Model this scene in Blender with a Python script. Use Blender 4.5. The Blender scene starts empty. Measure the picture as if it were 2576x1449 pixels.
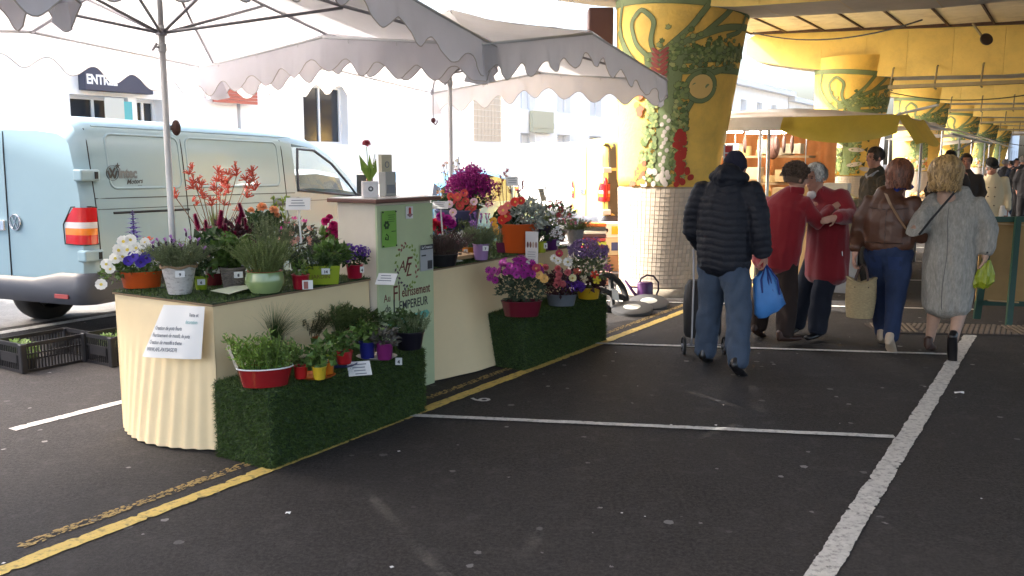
import bpy, bmesh, math, random
import numpy as np
from mathutils import Vector, Matrix, noise as mnoise
from math import radians, sin, cos, pi, sqrt, atan2, tan

scn = bpy.context.scene
COL = scn.collection
RND = random.Random(7)
NP = np.random.default_rng(11)

# ------------------------------------------------------------------ camera, sky, sun, exposure
PX_F, PX_H, CAM_H = 2231.0, 405.0, 1.62          # focal length / horizon row in a 2576 px wide frame
PITCH = math.atan((724.5 - PX_H) / PX_F)
cam_d = bpy.data.cameras.new('camera'); cam = bpy.data.objects.new('camera', cam_d); COL.objects.link(cam)
cam.location = (0, 0, CAM_H); cam.rotation_euler = (pi / 2 - PITCH, 0, 0)
cam_d.sensor_fit = 'HORIZONTAL'; cam_d.sensor_width = 36; cam_d.lens = 36 * PX_F / 2576
cam_d.clip_start = 0.05; cam_d.clip_end = 900
scn.camera = cam
SUN_AZ = Vector((-1.0, 0.06)).normalized()       # horizontal direction towards the sun
SUN_EL = radians(38)
world = bpy.data.worlds.new('World'); scn.world = world; world.use_nodes = True
wn = world.node_tree.nodes; wl = world.node_tree.links
bg = wn['Background']; sky = wn.new('ShaderNodeTexSky'); sky.sky_type = 'NISHITA'; sky.sun_disc = False
sky.sun_elevation = SUN_EL; sky.sun_rotation = atan2(SUN_AZ.x, SUN_AZ.y)
sky.air_density = 1.0; sky.dust_density = 7.0; sky.ozone_density = 1.0
wl.new(sky.outputs[0], bg.inputs[0]); bg.inputs[1].default_value = 0.15
sun_d = bpy.data.lights.new('sun', 'SUN'); sun_d.energy = 2.0; sun_d.angle = radians(0.5); sun_d.color = (1.0, 0.95, 0.87)
sun = bpy.data.objects.new('sun', sun_d); COL.objects.link(sun)
sd = Vector((SUN_AZ.x * cos(SUN_EL), SUN_AZ.y * cos(SUN_EL), sin(SUN_EL)))
sun.rotation_euler = sd.to_track_quat('Z', 'Y').to_euler(); sun.location = sd * 60
vs = scn.view_settings; vs.view_transform = 'Standard'; vs.look = 'None'; vs.gamma = 1.0; vs.use_curve_mapping = False
vs.exposure = 2.7
scn.render.engine = 'CYCLES'
scn.cycles.max_bounces = 8; scn.cycles.diffuse_bounces = 5; scn.cycles.glossy_bounces = 3; scn.cycles.transparent_max_bounces = 8
scn.cycles.use_denoising = True

# ------------------------------------------------------------------ market frame: a along the viaduct, b to the right of it
ANG = radians(57.65)
AX = Vector((cos(ANG), sin(ANG), 0)); BX = Vector((sin(ANG), -cos(ANG), 0))
def L(a, b, z=0.0): return AX * a + BX * b + Vector((0, 0, z))

# ------------------------------------------------------------------ materials
MATS = {}
def mat(name, col, rough=0.7, metal=0.0, var=0.0, vscale=6.0, bump=0.0, bscale=60.0, spec=0.5, island=0.0,
        transl=0.0, emit=0.0, coat=0.0, sheen=0.0, dirt=None, dscale=3.0, damt=0.5, alpha=1.0, stretch=None, trans=0.0):
    if name in MATS: return MATS[name]
    m = bpy.data.materials.new(name); m.use_nodes = True; MATS[name] = m
    nt = m.node_tree; N = nt.nodes; K = nt.links
    p = N['Principled BSDF']; out = N['Material Output']
    p.inputs['Roughness'].default_value = rough; p.inputs['Metallic'].default_value = metal
    p.inputs['Specular IOR Level'].default_value = spec
    if coat: p.inputs['Coat Weight'].default_value = coat; p.inputs['Coat Roughness'].default_value = 0.04
    if sheen: p.inputs['Sheen Weight'].default_value = sheen
    if trans: p.inputs['Transmission Weight'].default_value = trans
    c4 = (*col[:3], 1.0)
    p.inputs['Base Color'].default_value = c4
    cur = None
    tc = N.new('ShaderNodeTexCoord'); src = tc.outputs['Object']
    if stretch:
        mp = N.new('ShaderNodeMapping'); mp.inputs['Scale'].default_value = stretch; K.new(src, mp.inputs[0]); src = mp.outputs[0]
    if var:
        nz = N.new('ShaderNodeTexNoise'); nz.inputs['Scale'].default_value = vscale; nz.inputs['Detail'].default_value = 5; nz.inputs['Roughness'].default_value = 0.65
        K.new(src, nz.inputs[0])
        mr = N.new('ShaderNodeMapRange'); mr.inputs[1].default_value = 0.25; mr.inputs[2].default_value = 0.75
        mr.inputs[3].default_value = 1 - var; mr.inputs[4].default_value = 1 + var
        K.new(nz.outputs[0], mr.inputs[0])
        mx = N.new('ShaderNodeMix'); mx.data_type = 'RGBA'; mx.blend_type = 'MULTIPLY'; mx.inputs[0].default_value = 1
        mx.inputs[6].default_value = c4; K.new(mr.outputs[0], mx.inputs[7]); cur = mx.outputs[2]
    if island:
        g = N.new('ShaderNodeNewGeometry'); mr = N.new('ShaderNodeMapRange'); mr.inputs[3].default_value = 1 - island; mr.inputs[4].default_value = 1 + island
        K.new(g.outputs['Random Per Island'], mr.inputs[0])
        mx = N.new('ShaderNodeMix'); mx.data_type = 'RGBA'; mx.blend_type = 'MULTIPLY'; mx.inputs[0].default_value = 1
        if cur: K.new(cur, mx.inputs[6])
        else: mx.inputs[6].default_value = c4
        K.new(mr.outputs[0], mx.inputs[7]); cur = mx.outputs[2]
    if dirt:
        nz = N.new('ShaderNodeTexNoise'); nz.inputs['Scale'].default_value = dscale; nz.inputs['Detail'].default_value = 8; nz.inputs['Roughness'].default_value = 0.7
        K.new(src, nz.inputs[0])
        mr = N.new('ShaderNodeMapRange'); mr.inputs[1].default_value = 0.5; mr.inputs[2].default_value = 0.7; mr.inputs[4].default_value = damt
        K.new(nz.outputs[0], mr.inputs[0])
        mx = N.new('ShaderNodeMix'); mx.data_type = 'RGBA'; K.new(mr.outputs[0], mx.inputs[0])
        if cur: K.new(cur, mx.inputs[6])
        else: mx.inputs[6].default_value = c4
        mx.inputs[7].default_value = (*dirt, 1); cur = mx.outputs[2]
    if cur: K.new(cur, p.inputs['Base Color'])
    if bump:
        nz = N.new('ShaderNodeTexNoise'); nz.inputs['Scale'].default_value = bscale; nz.inputs['Detail'].default_value = 4
        K.new(src, nz.inputs[0])
        bp = N.new('ShaderNodeBump'); bp.inputs['Strength'].default_value = bump; bp.inputs['Distance'].default_value = 0.01
        K.new(nz.outputs[0], bp.inputs['Height']); K.new(bp.outputs[0], p.inputs['Normal'])
    if emit:
        p.inputs['Emission Color'].default_value = c4; p.inputs['Emission Strength'].default_value = emit
    if transl:
        tr = N.new('ShaderNodeBsdfTranslucent'); ms = N.new('ShaderNodeMixShader'); ms.inputs[0].default_value = transl
        if cur: K.new(cur, tr.inputs[0])
        else: tr.inputs[0].default_value = c4
        K.new(p.outputs[0], ms.inputs[1]); K.new(tr.outputs[0], ms.inputs[2]); K.new(ms.outputs[0], out.inputs[0])
    if alpha < 1: p.inputs['Alpha'].default_value = alpha
    return m

# ------------------------------------------------------------------ mesh building
class MB:
    def __init__(s): s.v = []; s.f = []; s.mi = []; s.m = 0
    def add(s, vs, fs, m=None):
        o = len(s.v); s.v.extend([tuple(x) for x in vs]); s.f.extend([tuple(i + o for i in f) for f in fs])
        s.mi.extend([s.m if m is None else m] * len(fs)); return s
    def box(s, c, size, rz=0.0, M=None, m=None):
        hx, hy, hz = [q / 2 for q in size]
        vs = [Vector((x, y, z)) for x in (-hx, hx) for y in (-hy, hy) for z in (-hz, hz)]
        R = Matrix.Rotation(rz, 3, 'Z')
        vs = [R @ v + Vector(c) for v in vs]
        if M: vs = [M @ v for v in vs]
        return s.add(vs, [(0, 1, 3, 2), (4, 6, 7, 5), (0, 4, 5, 1), (2, 3, 7, 6), (0, 2, 6, 4), (1, 5, 7, 3)], m)
    def bar(s, p, q, w, h=None, up=(0, 0, 1), m=None):
        p, q = Vector(p), Vector(q); h = h or w; t = (q - p).normalized(); u = Vector(up)
        if abs(t.dot(u)) > 0.98: u = Vector((1, 0, 0))
        n = t.cross(u).normalized(); u = n.cross(t)
        vs = []
        for c in (p, q):
            for a, b in ((-1, -1), (1, -1), (1, 1), (-1, 1)): vs.append(c + n * (a * w / 2) + u * (b * h / 2))
        return s.add(vs, [(0, 1, 2, 3), (7, 6, 5, 4), (0, 4, 5, 1), (1, 5, 6, 2), (2, 6, 7, 3), (3, 7, 4, 0)], m)
    def tube(s, pts, r, n=8, cap=True, m=None, closed=False, flat=1.0):
        pts = [Vector(p) for p in pts]; k = len(pts); rs = r if hasattr(r, '__len__') else [r] * k
        vs = []; fs = []; ref = None
        for i, p in enumerate(pts):
            if closed: t = pts[(i + 1) % k] - pts[i - 1]
            else: t = pts[min(i + 1, k - 1)] - pts[max(i - 1, 0)]
            if t.length < 1e-9: t = Vector((0, 0, 1))
            t.normalize()
            if ref is None: ref = Vector((0, 0, 1)) if abs(t.z) < 0.9 else Vector((1, 0, 0))
            a = t.cross(ref)
            if a.length < 1e-6: a = t.cross(Vector((0.3, 0.9, 0.1)))
            a.normalize(); b = a.cross(t).normalized(); ref = b
            for j in range(n):
                th = 2 * pi * j / n; vs.append(p + a * (cos(th) * rs[i]) + b * (sin(th) * rs[i] * flat))
        rng = k if closed else k - 1
        for i in range(rng):
            i2 = (i + 1) % k
            for j in range(n): fs.append((i * n + j, i * n + (j + 1) % n, i2 * n + (j + 1) % n, i2 * n + j))
        if cap and not closed: fs.append(tuple(reversed(range(n)))); fs.append(tuple((k - 1) * n + j for j in range(n)))
        return s.add(vs, fs, m)
    def lathe(s, prof, n=24, c=(0, 0, 0), sx=1.0, sy=1.0, cap0=True, cap1=False, m=None, M=None):
        vs = []; fs = []; k = len(prof); c = Vector(c)
        for r, z in prof:
            for j in range(n):
                th = 2 * pi * j / n; v = Vector((cos(th) * r * sx, sin(th) * r * sy, z)) + c
                vs.append(M @ v if M else v)
        for i in range(k - 1):
            for j in range(n): fs.append((i * n + j, i * n + (j + 1) % n, (i + 1) * n + (j + 1) % n, (i + 1) * n + j))
        if cap0: fs.append(tuple(reversed(range(n))))
        if cap1: fs.append(tuple((k - 1) * n + j for j in range(n)))
        return s.add(vs, fs, m)
    def ell(s, c, r, n=12, k=8, M=None, m=None):
        vs = [Vector((0, 0, -1))]; fs = []
        for i in range(1, k):
            ph = -pi / 2 + pi * i / k
            for j in range(n): th = 2 * pi * j / n; vs.append(Vector((cos(ph) * cos(th), cos(ph) * sin(th), sin(ph))))
        vs.append(Vector((0, 0, 1)))
        for j in range(n): fs.append((0, 1 + (j + 1) % n, 1 + j))
        for i in range(k - 2):
            for j in range(n): fs.append((1 + i * n + j, 1 + i * n + (j + 1) % n, 1 + (i + 1) * n + (j + 1) % n, 1 + (i + 1) * n + j))
        e = len(vs) - 1
        for j in range(n): fs.append((e, 1 + (k - 2) * n + j, 1 + (k - 2) * n + (j + 1) % n))
        R = M or Matrix.Identity(3); c = Vector(c)
        vs = [R @ Vector((v.x * r[0], v.y * r[1], v.z * r[2])) + c for v in vs]
        return s.add(vs, fs, m)
    def prism(s, poly, z0, z1, m=None, M=None):
        n = len(poly); vs = [Vector((x, y, z0)) for x, y in poly] + [Vector((x, y, z1)) for x, y in poly]
        if M: vs = [M @ v for v in vs]
        fs = [tuple(reversed(range(n))), tuple(range(n, 2 * n))] + [(i, (i + 1) % n, n + (i + 1) % n, n + i) for i in range(n)]
        return s.add(vs, fs, m)
    def grid(s, rows, m=None, wrap=False):
        k = len(rows); n = len(rows[0]); vs = [p for r in rows for p in r]; fs = []
        for i in range(k - 1):
            for j in range(n if wrap else n - 1): fs.append((i * n + j, i * n + (j + 1) % n, (i + 1) * n + (j + 1) % n, (i + 1) * n + j))
        return s.add(vs, fs, m)
    def mesh(s, name, mats, smooth=False):
        me = bpy.data.meshes.new(name); me.from_pydata(s.v, [], s.f)
        if not isinstance(mats, (list, tuple)): mats = [mats]
        for x in mats: me.materials.append(x)
        if len(mats) > 1: me.polygons.foreach_set('material_index', s.mi)
        if smooth: me.shade_smooth()
        me.update(); return me
    def build(s, name, mats, parent=None, smooth=False, loc=None, rz=None, bevel=0.0, auto=0.0):
        o = bpy.data.objects.new(name, s.mesh(name, mats, smooth)); COL.objects.link(o)
        if parent: o.parent = parent
        if loc is not None: o.location = loc
        if rz is not None: o.rotation_euler = (0, 0, rz)
        if bevel:
            b = o.modifiers.new('bevel', 'BEVEL'); b.width = bevel; b.segments = 2; b.limit_method = 'ANGLE'; b.angle_limit = radians(40)
        if auto: o.data.shade_smooth(); o.data.set_sharp_from_angle(angle=radians(auto))
        return o
def tag(o, label=None, cat=None, group=None, kind=None):
    if label: o['label'] = label
    if cat: o['category'] = cat
    if group: o['group'] = group
    if kind: o['kind'] = kind
    return o
def thing(name, label, cat, loc=(0, 0, 0), rz=0.0, group=None, scale=None):
    o = bpy.data.objects.new(name, None); COL.objects.link(o); o.empty_display_size = 0.1
    o.location = loc; o.rotation_euler = (0, 0, rz)
    if scale: o.scale = (scale,) * 3 if not hasattr(scale, '__len__') else scale
    return tag(o, label, cat, group)
def place(me, name, parent=None, loc=(0, 0, 0), rot=None, scale=None):
    o = bpy.data.objects.new(name, me); COL.objects.link(o); o.parent = parent; o.location = loc
    if rot is not None: o.rotation_euler = rot
    if scale is not None: o.scale = (scale,) * 3 if not hasattr(scale, '__len__') else scale
    return o
def kids(o): return [c for c in COL.objects if c.parent == o]
def copy_tree(o, parent=None, ch=None):
    if ch is None:
        ch = {}
        for c in COL.objects:
            if c.parent: ch.setdefault(c.parent.name, []).append(c)
    c = o.copy(); COL.objects.link(c); c.parent = parent
    for k in ch.get(o.name, []): copy_tree(k, c, ch)
    return c
def text_mesh(s, size, m, extrude=0.0006, shear=0.0, bold=0.0, align='CENTER', sx=1.0):
    cu = bpy.data.curves.new('t', 'FONT'); cu.body = s; cu.size = size; cu.extrude = extrude; cu.shear = shear; cu.offset = bold
    cu.align_x = align; cu.align_y = 'CENTER'; cu.resolution_u = 2
    o = bpy.data.objects.new('t', cu); COL.objects.link(o)
    dg = bpy.context.evaluated_depsgraph_get(); me = bpy.data.meshes.new_from_object(o.evaluated_get(dg))
    bpy.data.objects.remove(o); bpy.data.curves.remove(cu)
    me.materials.clear(); me.materials.append(m)
    if sx != 1:
        for v in me.vertices: v.co.x *= sx
    return me
def text(s, size, m, parent, M, name='lettering', **kw):
    me = text_mesh(s, size, m, **kw); o = bpy.data.objects.new(name, me); COL.objects.link(o); o.parent = parent; o.matrix_local = M
    return o
def frame(o, x, y):                       # 4x4 with local x, y axes and z = x cross y
    x = Vector(x).normalized(); y = Vector(y); y = (y - x * x.dot(y)).normalized(); z = x.cross(y)
    M = Matrix((x, y, z)).transposed().to_4x4(); M.translation = Vector(o); return M
def fbm(p, sc, seed=0.0): return mnoise.fractal(Vector((p[0] * sc + seed, p[1] * sc - seed, p[2] * sc + seed * 0.7)), 0.8, 2.0, 4)
# ================================================================== THE SETTING
def asphalt(name, dark, light, gum=0.5, seed=0.0):
    m = bpy.data.materials.new(name); m.use_nodes = True; MATS[name] = m
    nt = m.node_tree; N = nt.nodes; K = nt.links; p = N['Principled BSDF']
    tc = N.new('ShaderNodeTexCoord'); o = tc.outputs['Object']
    def nz(sc, det=4, ro=0.6):
        n = N.new('ShaderNodeTexNoise'); n.inputs['Scale'].default_value = sc; n.inputs['Detail'].default_value = det; n.inputs['Roughness'].default_value = ro
        K.new(o, n.inputs[0]); return n.outputs[0]
    def mr(s, a, b, c, d):
        n = N.new('ShaderNodeMapRange'); K.new(s, n.inputs[0])
        for i, q in enumerate((a, b, c, d)): n.inputs[i + 1].default_value = q
        return n.outputs[0]
    def mix(f, a, b):
        n = N.new('ShaderNodeMix'); n.data_type = 'RGBA'
        if hasattr(f, 'links'): K.new(f, n.inputs[0])
        else: n.inputs[0].default_value = f
        for i, q in ((6, a), (7, b)):
            if hasattr(q, 'links'): K.new(q, n.inputs[i])
            else: n.inputs[i].default_value = (*q, 1)
        return n.outputs[2]
    fine = nz(48, 6, 0.95); big = nz(0.9, 6, 0.65); mid = nz(7, 6, 0.75)
    c = mix(mr(fine, 0.42, 0.64, 0, 1), dark, light)
    c2 = mix(mr(big, 0.35, 0.7, 0, 0.55), c, tuple(q * 0.62 for q in light))
    c2 = mix(mr(mid, 0.52, 0.75, 0, 0.5), c2, tuple(q * 1.3 for q in light))
    if gum:
        v = N.new('ShaderNodeTexVoronoi'); v.inputs['Scale'].default_value = 7.0; K.new(o, v.inputs[0])
        sx = N.new('ShaderNodeSeparateColor'); K.new(v.outputs['Color'], sx.inputs[0])
        w = N.new('ShaderNodeMath'); w.operation = 'ADD'; K.new(v.outputs['Distance'], w.inputs[0])
        wob = mr(nz(60, 2), 0.3, 0.7, -0.03, 0.03); K.new(wob, w.inputs[1])
        r = mr(sx.outputs[0], 0.25, 1.0, -0.03, 0.17)
        lt = N.new('ShaderNodeMath'); lt.operation = 'LESS_THAN'; K.new(w.outputs[0], lt.inputs[0]); K.new(r, lt.inputs[1])
        ga = N.new('ShaderNodeMath'); ga.operation = 'MULTIPLY'; K.new(lt.outputs[0], ga.inputs[0]); K.new(mr(sx.outputs[1], 0, 1, 0.1, gum), ga.inputs[1])
        c2 = mix(ga.outputs[0], c2, (0.27, 0.26, 0.25))
    st_ = nz(2.6, 4, 0.55); c2 = mix(mr(st_, 0.60, 0.70, 0, 0.55), c2, tuple(q * 0.35 for q in light))
    K.new(c2, p.inputs['Base Color']); p.inputs['Roughness'].default_value = 0.78; p.inputs['Specular IOR Level'].default_value = 0.35
    b = N.new('ShaderNodeBump'); b.inputs['Strength'].default_value = 0.9; b.inputs['Distance'].default_value = 0.008
    K.new(fine, b.inputs['Height']); K.new(b.outputs[0], p.inputs['Normal'])
    return m
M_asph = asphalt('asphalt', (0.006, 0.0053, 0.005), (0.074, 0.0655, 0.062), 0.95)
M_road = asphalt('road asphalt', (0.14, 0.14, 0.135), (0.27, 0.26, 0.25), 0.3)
def paint(name, col, under=(0.05, 0.047, 0.045), wear=0.5, sc=70):
    return mat(name, col, 0.75, var=0.18, vscale=14, dirt=under, dscale=sc, damt=wear, bump=0.5, bscale=170)
M_wpaint = paint('worn white paint', (0.58, 0.56, 0.52), wear=0.8, sc=34)
M_wpaint2 = paint('white line paint', (0.62, 0.61, 0.58), wear=0.65, sc=40)
M_ypaint = paint('yellow line paint', (0.70, 0.50, 0.13), wear=0.85, sc=28)
M_ypaint2 = mat('flaked yellow paint', (0.42, 0.29, 0.10), 0.8, var=0.25, vscale=20, dirt=(0.045, 0.042, 0.04), dscale=26, damt=0.5, bump=0.5, bscale=170)

g = MB(); rows = []
for x in np.linspace(-1, 1, 9):
    rows.append([(x * 400, y * 400, 0) for y in np.linspace(-1, 1, 9)])
g.grid([list(r) for r in zip(*rows)])
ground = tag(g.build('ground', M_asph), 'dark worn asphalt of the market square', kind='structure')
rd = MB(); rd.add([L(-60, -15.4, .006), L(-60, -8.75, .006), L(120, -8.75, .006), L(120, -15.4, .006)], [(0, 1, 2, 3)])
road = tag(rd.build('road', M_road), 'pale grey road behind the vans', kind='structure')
pv = MB(); pv.box((0, 0, 0), (180, 1.6, 0.13)); pave = pv.build('pavement', mat('paving', (0.42, 0.4, 0.37), 0.85, var=0.15, vscale=2), loc=L(30, -15.7, 0.065), rz=ANG)
tag(pave, 'raised pavement along the shop fronts', kind='structure')

def strip(p, q, w, m, z=0.0045, jit=0.006, step=0.02, name='painted_line', tail=0.0):
    p, q = Vector(p), Vector(q); d = (q - p); n = max(2, int(d.length / step)); t = d.normalized(); s = Vector((t.y, -t.x, 0)); vs = []; fs = []
    for i in range(n + 1):
        c = p + d * (i / n); e = [w / 2 + jit * 1.3 * mnoise.noise(Vector((i * .13 + 50 * q, w * 77, c.x))) + RND.uniform(-jit, jit) * .45 - (jit * 2.2 if RND.random() < .03 else 0) for q in (0, 1)]; vs.append(c + s * e[0] + Vector((0, 0, z))); vs.append(c - s * e[1] + Vector((0, 0, z)))
    for i in range(n): fs.append((2 * i, 2 * i + 2, 2 * i + 3, 2 * i + 1))
    mb = MB(); mb.add(vs, fs); return mb.build(name, m, ground)
strip(L(0.5, -3.51), L(19, -3.51), 0.09, M_ypaint, jit=.008)
def flakes(a0, a1, b, w, n):
    mb = MB()
    for i in range(n):
        t = RND.random(); keep = .35 + .65 * abs(mnoise.noise(Vector((t * 9 + a0, 3.3, 0)))) * 2
        if RND.random() > keep: continue
        c = L(a0 + (a1 - a0) * t, b + RND.uniform(-.5, .5) * w); r = RND.uniform(.003, .010); k = RND.randint(5, 7); ph = RND.uniform(0, 6)
        mb.add([c + AX * (cos(ph + 6.283 * j / k) * r * RND.uniform(.7, 1.9)) + BX * (sin(ph + 6.283 * j / k) * r * RND.uniform(.5, 1)) + Vector((0, 0, .0042 + .00002 * (i % 40))) for j in range(k)], [tuple(range(k))])
    o = mb.build('flaked_line', M_ypaint2, ground); o['kind'] = 'stuff'
flakes(1.9, 3.35, -3.67, .065, 1100); flakes(4.7, 6.0, -3.67, .06, 900); flakes(7.1, 11, -3.67, .065, 2400)
strip(L(-1, -0.74), L(9.3, -0.74), 0.105, M_wpaint, jit=0.007)
strip(L(2.78, -5.36), L(4.4, -5.36), 0.085, M_wpaint, jit=0.006)
strip(L(-8, -8.55), L(60, -8.55), 0.14, M_wpaint2)
for k in range(-1, 7):
    a0 = 5.51 + 2.68 * k
    strip(L(a0 - 1.995, -5.32, 0), L(a0 - 0.02, -0.80, 0), 0.062, M_wpaint2, z=0.0085, jit=0.004)
text('6', 0.2, mat('number paint', (0.55, 0.54, 0.52), 0.8), ground, frame((-0.21, 5.885, 0.009), (0.25, 0.97, 0), (-0.97, 0.25, 0)), name='painted_number', extrude=0, bold=0.003)
# faint bits of litter on the asphalt
M_paper = mat('white paper', (0.78, 0.78, 0.76), 0.85)
mb = MB()
for i in range(22):
    x, y = RND.uniform(-2.6, 4.5), RND.uniform(2.9, 9); s = RND.uniform(.004, .013); an = RND.uniform(0, 6.28)
    mb.add([(x + cos(an + t) * s * RND.uniform(.6, 1.2), y + sin(an + t) * s, .009 + RND.uniform(0, .002)) for t in (0, 1.4, 2.9, 4.6)], [(0, 1, 2, 3)])
tag(mb.build('litter', M_paper), 'tiny pale scraps scattered over the asphalt', kind='stuff')
def scrap(x, y, s, label):
    mb = MB(); n = 7; mb.add([(0, 0, .02)] + [(cos(6.28 * i / n) * s * RND.uniform(.6, 1.1), sin(6.28 * i / n) * s * RND.uniform(.3, .8), .009 + RND.uniform(0, .012)) for i in range(n)], [(0, i + 1, (i + 1) % n + 1) for i in range(n)])
    tag(mb.build('paper_scrap', M_paper, loc=(x, y, 0)), label, 'litter')
scrap(3.14, 6.05, .045, 'crumpled white paper scrap on the asphalt right of the wide line')
scrap(-1.03, 3.9, .018, 'small white scrap beside the yellow line')

# drain plate on the right
dp = thing('drain_plate', 'ribbed steel drain plate in the asphalt by the green frame', 'drain', (4.35, 8.42, 0), radians(-6))
M_drain = mat('drain steel', (0.20, 0.16, 0.125), 0.6, metal=0.35, var=0.3, vscale=12)
mb = MB(); mb.box((0, 0, .008), (1.7, .5, .012)); mb.build('plate', mat('drain dark', (0.05, 0.04, 0.035), 0.8), dp)
mb = MB()
for i in range(34):
    x = -.82 + i * .05
    if abs(x) < .42:
        for j in range(9): mb.box((x + (j % 2) * .025, -.22 + j * .055, .018), (.03, .03, .012), rz=.78)
    else: mb.bar((x - .03, -.23, .018), (x + .03, .23, .018), .022, .012)
mb.build('rib', M_drain, dp)

# ------------------------------------------------------------------ viaduct
M_yel = mat('yellow viaduct paint', (0.92, 0.61, 0.13), 0.72, var=0.12, vscale=3, bump=0.55, bscale=26, dirt=(0.42, 0.27, 0.09), dscale=2.2, damt=0.35)
M_yel2 = mat('yellow beam paint', (0.92, 0.67, 0.19), 0.7, var=0.10, vscale=2.0, bump=0.35, bscale=40, dirt=(0.45, 0.30, 0.10), dscale=5, damt=0.2)
M_conc = mat('grey concrete soffit', (0.52, 0.48, 0.41), 0.85, var=0.15, vscale=2, bump=0.2)
M_cream = mat('cream deck panel', (0.76, 0.68, 0.53), 0.8, var=0.12, vscale=3, dirt=(0.30, 0.2, 0.12), dscale=2.2, damt=0.4)
M_rust = mat('rusty steel', (0.09, 0.05, 0.035), 0.8, var=0.4, vscale=8)
M_grout = mat('tile grout', (0.40, 0.34, 0.26), 0.9, var=0.3, vscale=9)
def tile_mat():
    m = mat('beige tile', (0.58, 0.49, 0.39), 0.35, dirt=(0.27, 0.2, 0.12), dscale=3.5, damt=0.35)
    nt = m.node_tree; p = nt.nodes['Principled BSDF']; lk = p.inputs['Base Color'].links[0].from_socket
    oi = nt.nodes.new('ShaderNodeObjectInfo'); mr = nt.nodes.new('ShaderNodeMapRange'); mr.inputs[3].default_value = 0.86; mr.inputs[4].default_value = 1.12
    nt.links.new(oi.outputs['Random'], mr.inputs[0])
    mx = nt.nodes.new('ShaderNodeMix'); mx.data_type = 'RGBA'; mx.blend_type = 'MULTIPLY'; mx.inputs[0].default_value = 1
    nt.links.new(lk, mx.inputs[6]); nt.links.new(mr.outputs[0], mx.inputs[7]); nt.links.new(mx.outputs[2], p.inputs['Base Color']); return m
M_tile = tile_mat()
BASE0 = Vector((1.85, 11.02, 0)); SPAN = 9.7
B0 = BASE0.dot(BX)                                     # b of the pillar row
def lerp_tab(tab, z):
    for (z0, r0), (z1, r1) in zip(tab, tab[1:]):
        if z <= z1: t = max(0, (z - z0) / (z1 - z0)); return r0 + (r1 - r0) * t
    return tab[-1][1]
R_TAB = [(0, .50), (1.32, .60), (2.0, .67), (3.7, .82)]; D_TAB = [(0, 0), (1.32, .06), (2.0, .11), (3.7, .22)]
TH0 = atan2(-.965, -.26)                               # direction the painted side faces
def surf(s, z, off=0.003):                             # s metres along the shaft from the mural's centre line, to the right
    r = lerp_tab(R_TAB, z); d = lerp_tab(D_TAB, z); th = TH0 + s / 0.66
    return Vector((cos(th) * (r + off) + d, sin(th) * (r + off), z))
GREENS = [mat('mural green %d' % i, c, 0.7, bump=0.4, bscale=30) for i, c in enumerate([(0.21, 0.27, 0.12), (0.13, 0.19, 0.06), (0.25, 0.32, 0.11), (0.09, 0.12, 0.045), (0.40, 0.42, 0.16)])]
MURAL = GREENS + [mat('mural red', (0.42, 0.03, 0.02), 0.6), mat('mural white', (0.60, 0.53, 0.47), 0.7), mat('mural onion', (0.42, 0.12, 0.06), 0.7),
                  mat('mural orange', (0.62, 0.22, 0.05), 0.7), mat('mural chili', (0.34, 0.07, 0.06), 0.7), mat('mural outline', (0.075, 0.085, 0.035), 0.8), mat('mural yellow', (0.80, 0.56, 0.20), 0.7)]
IVY = [(0, -.5), (.35, -.38), (.55, 0), (.32, .1), (.25, .5), (0, .38), (-.25, .5), (-.32, .1), (-.55, 0), (-.35, -.38)]
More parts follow.
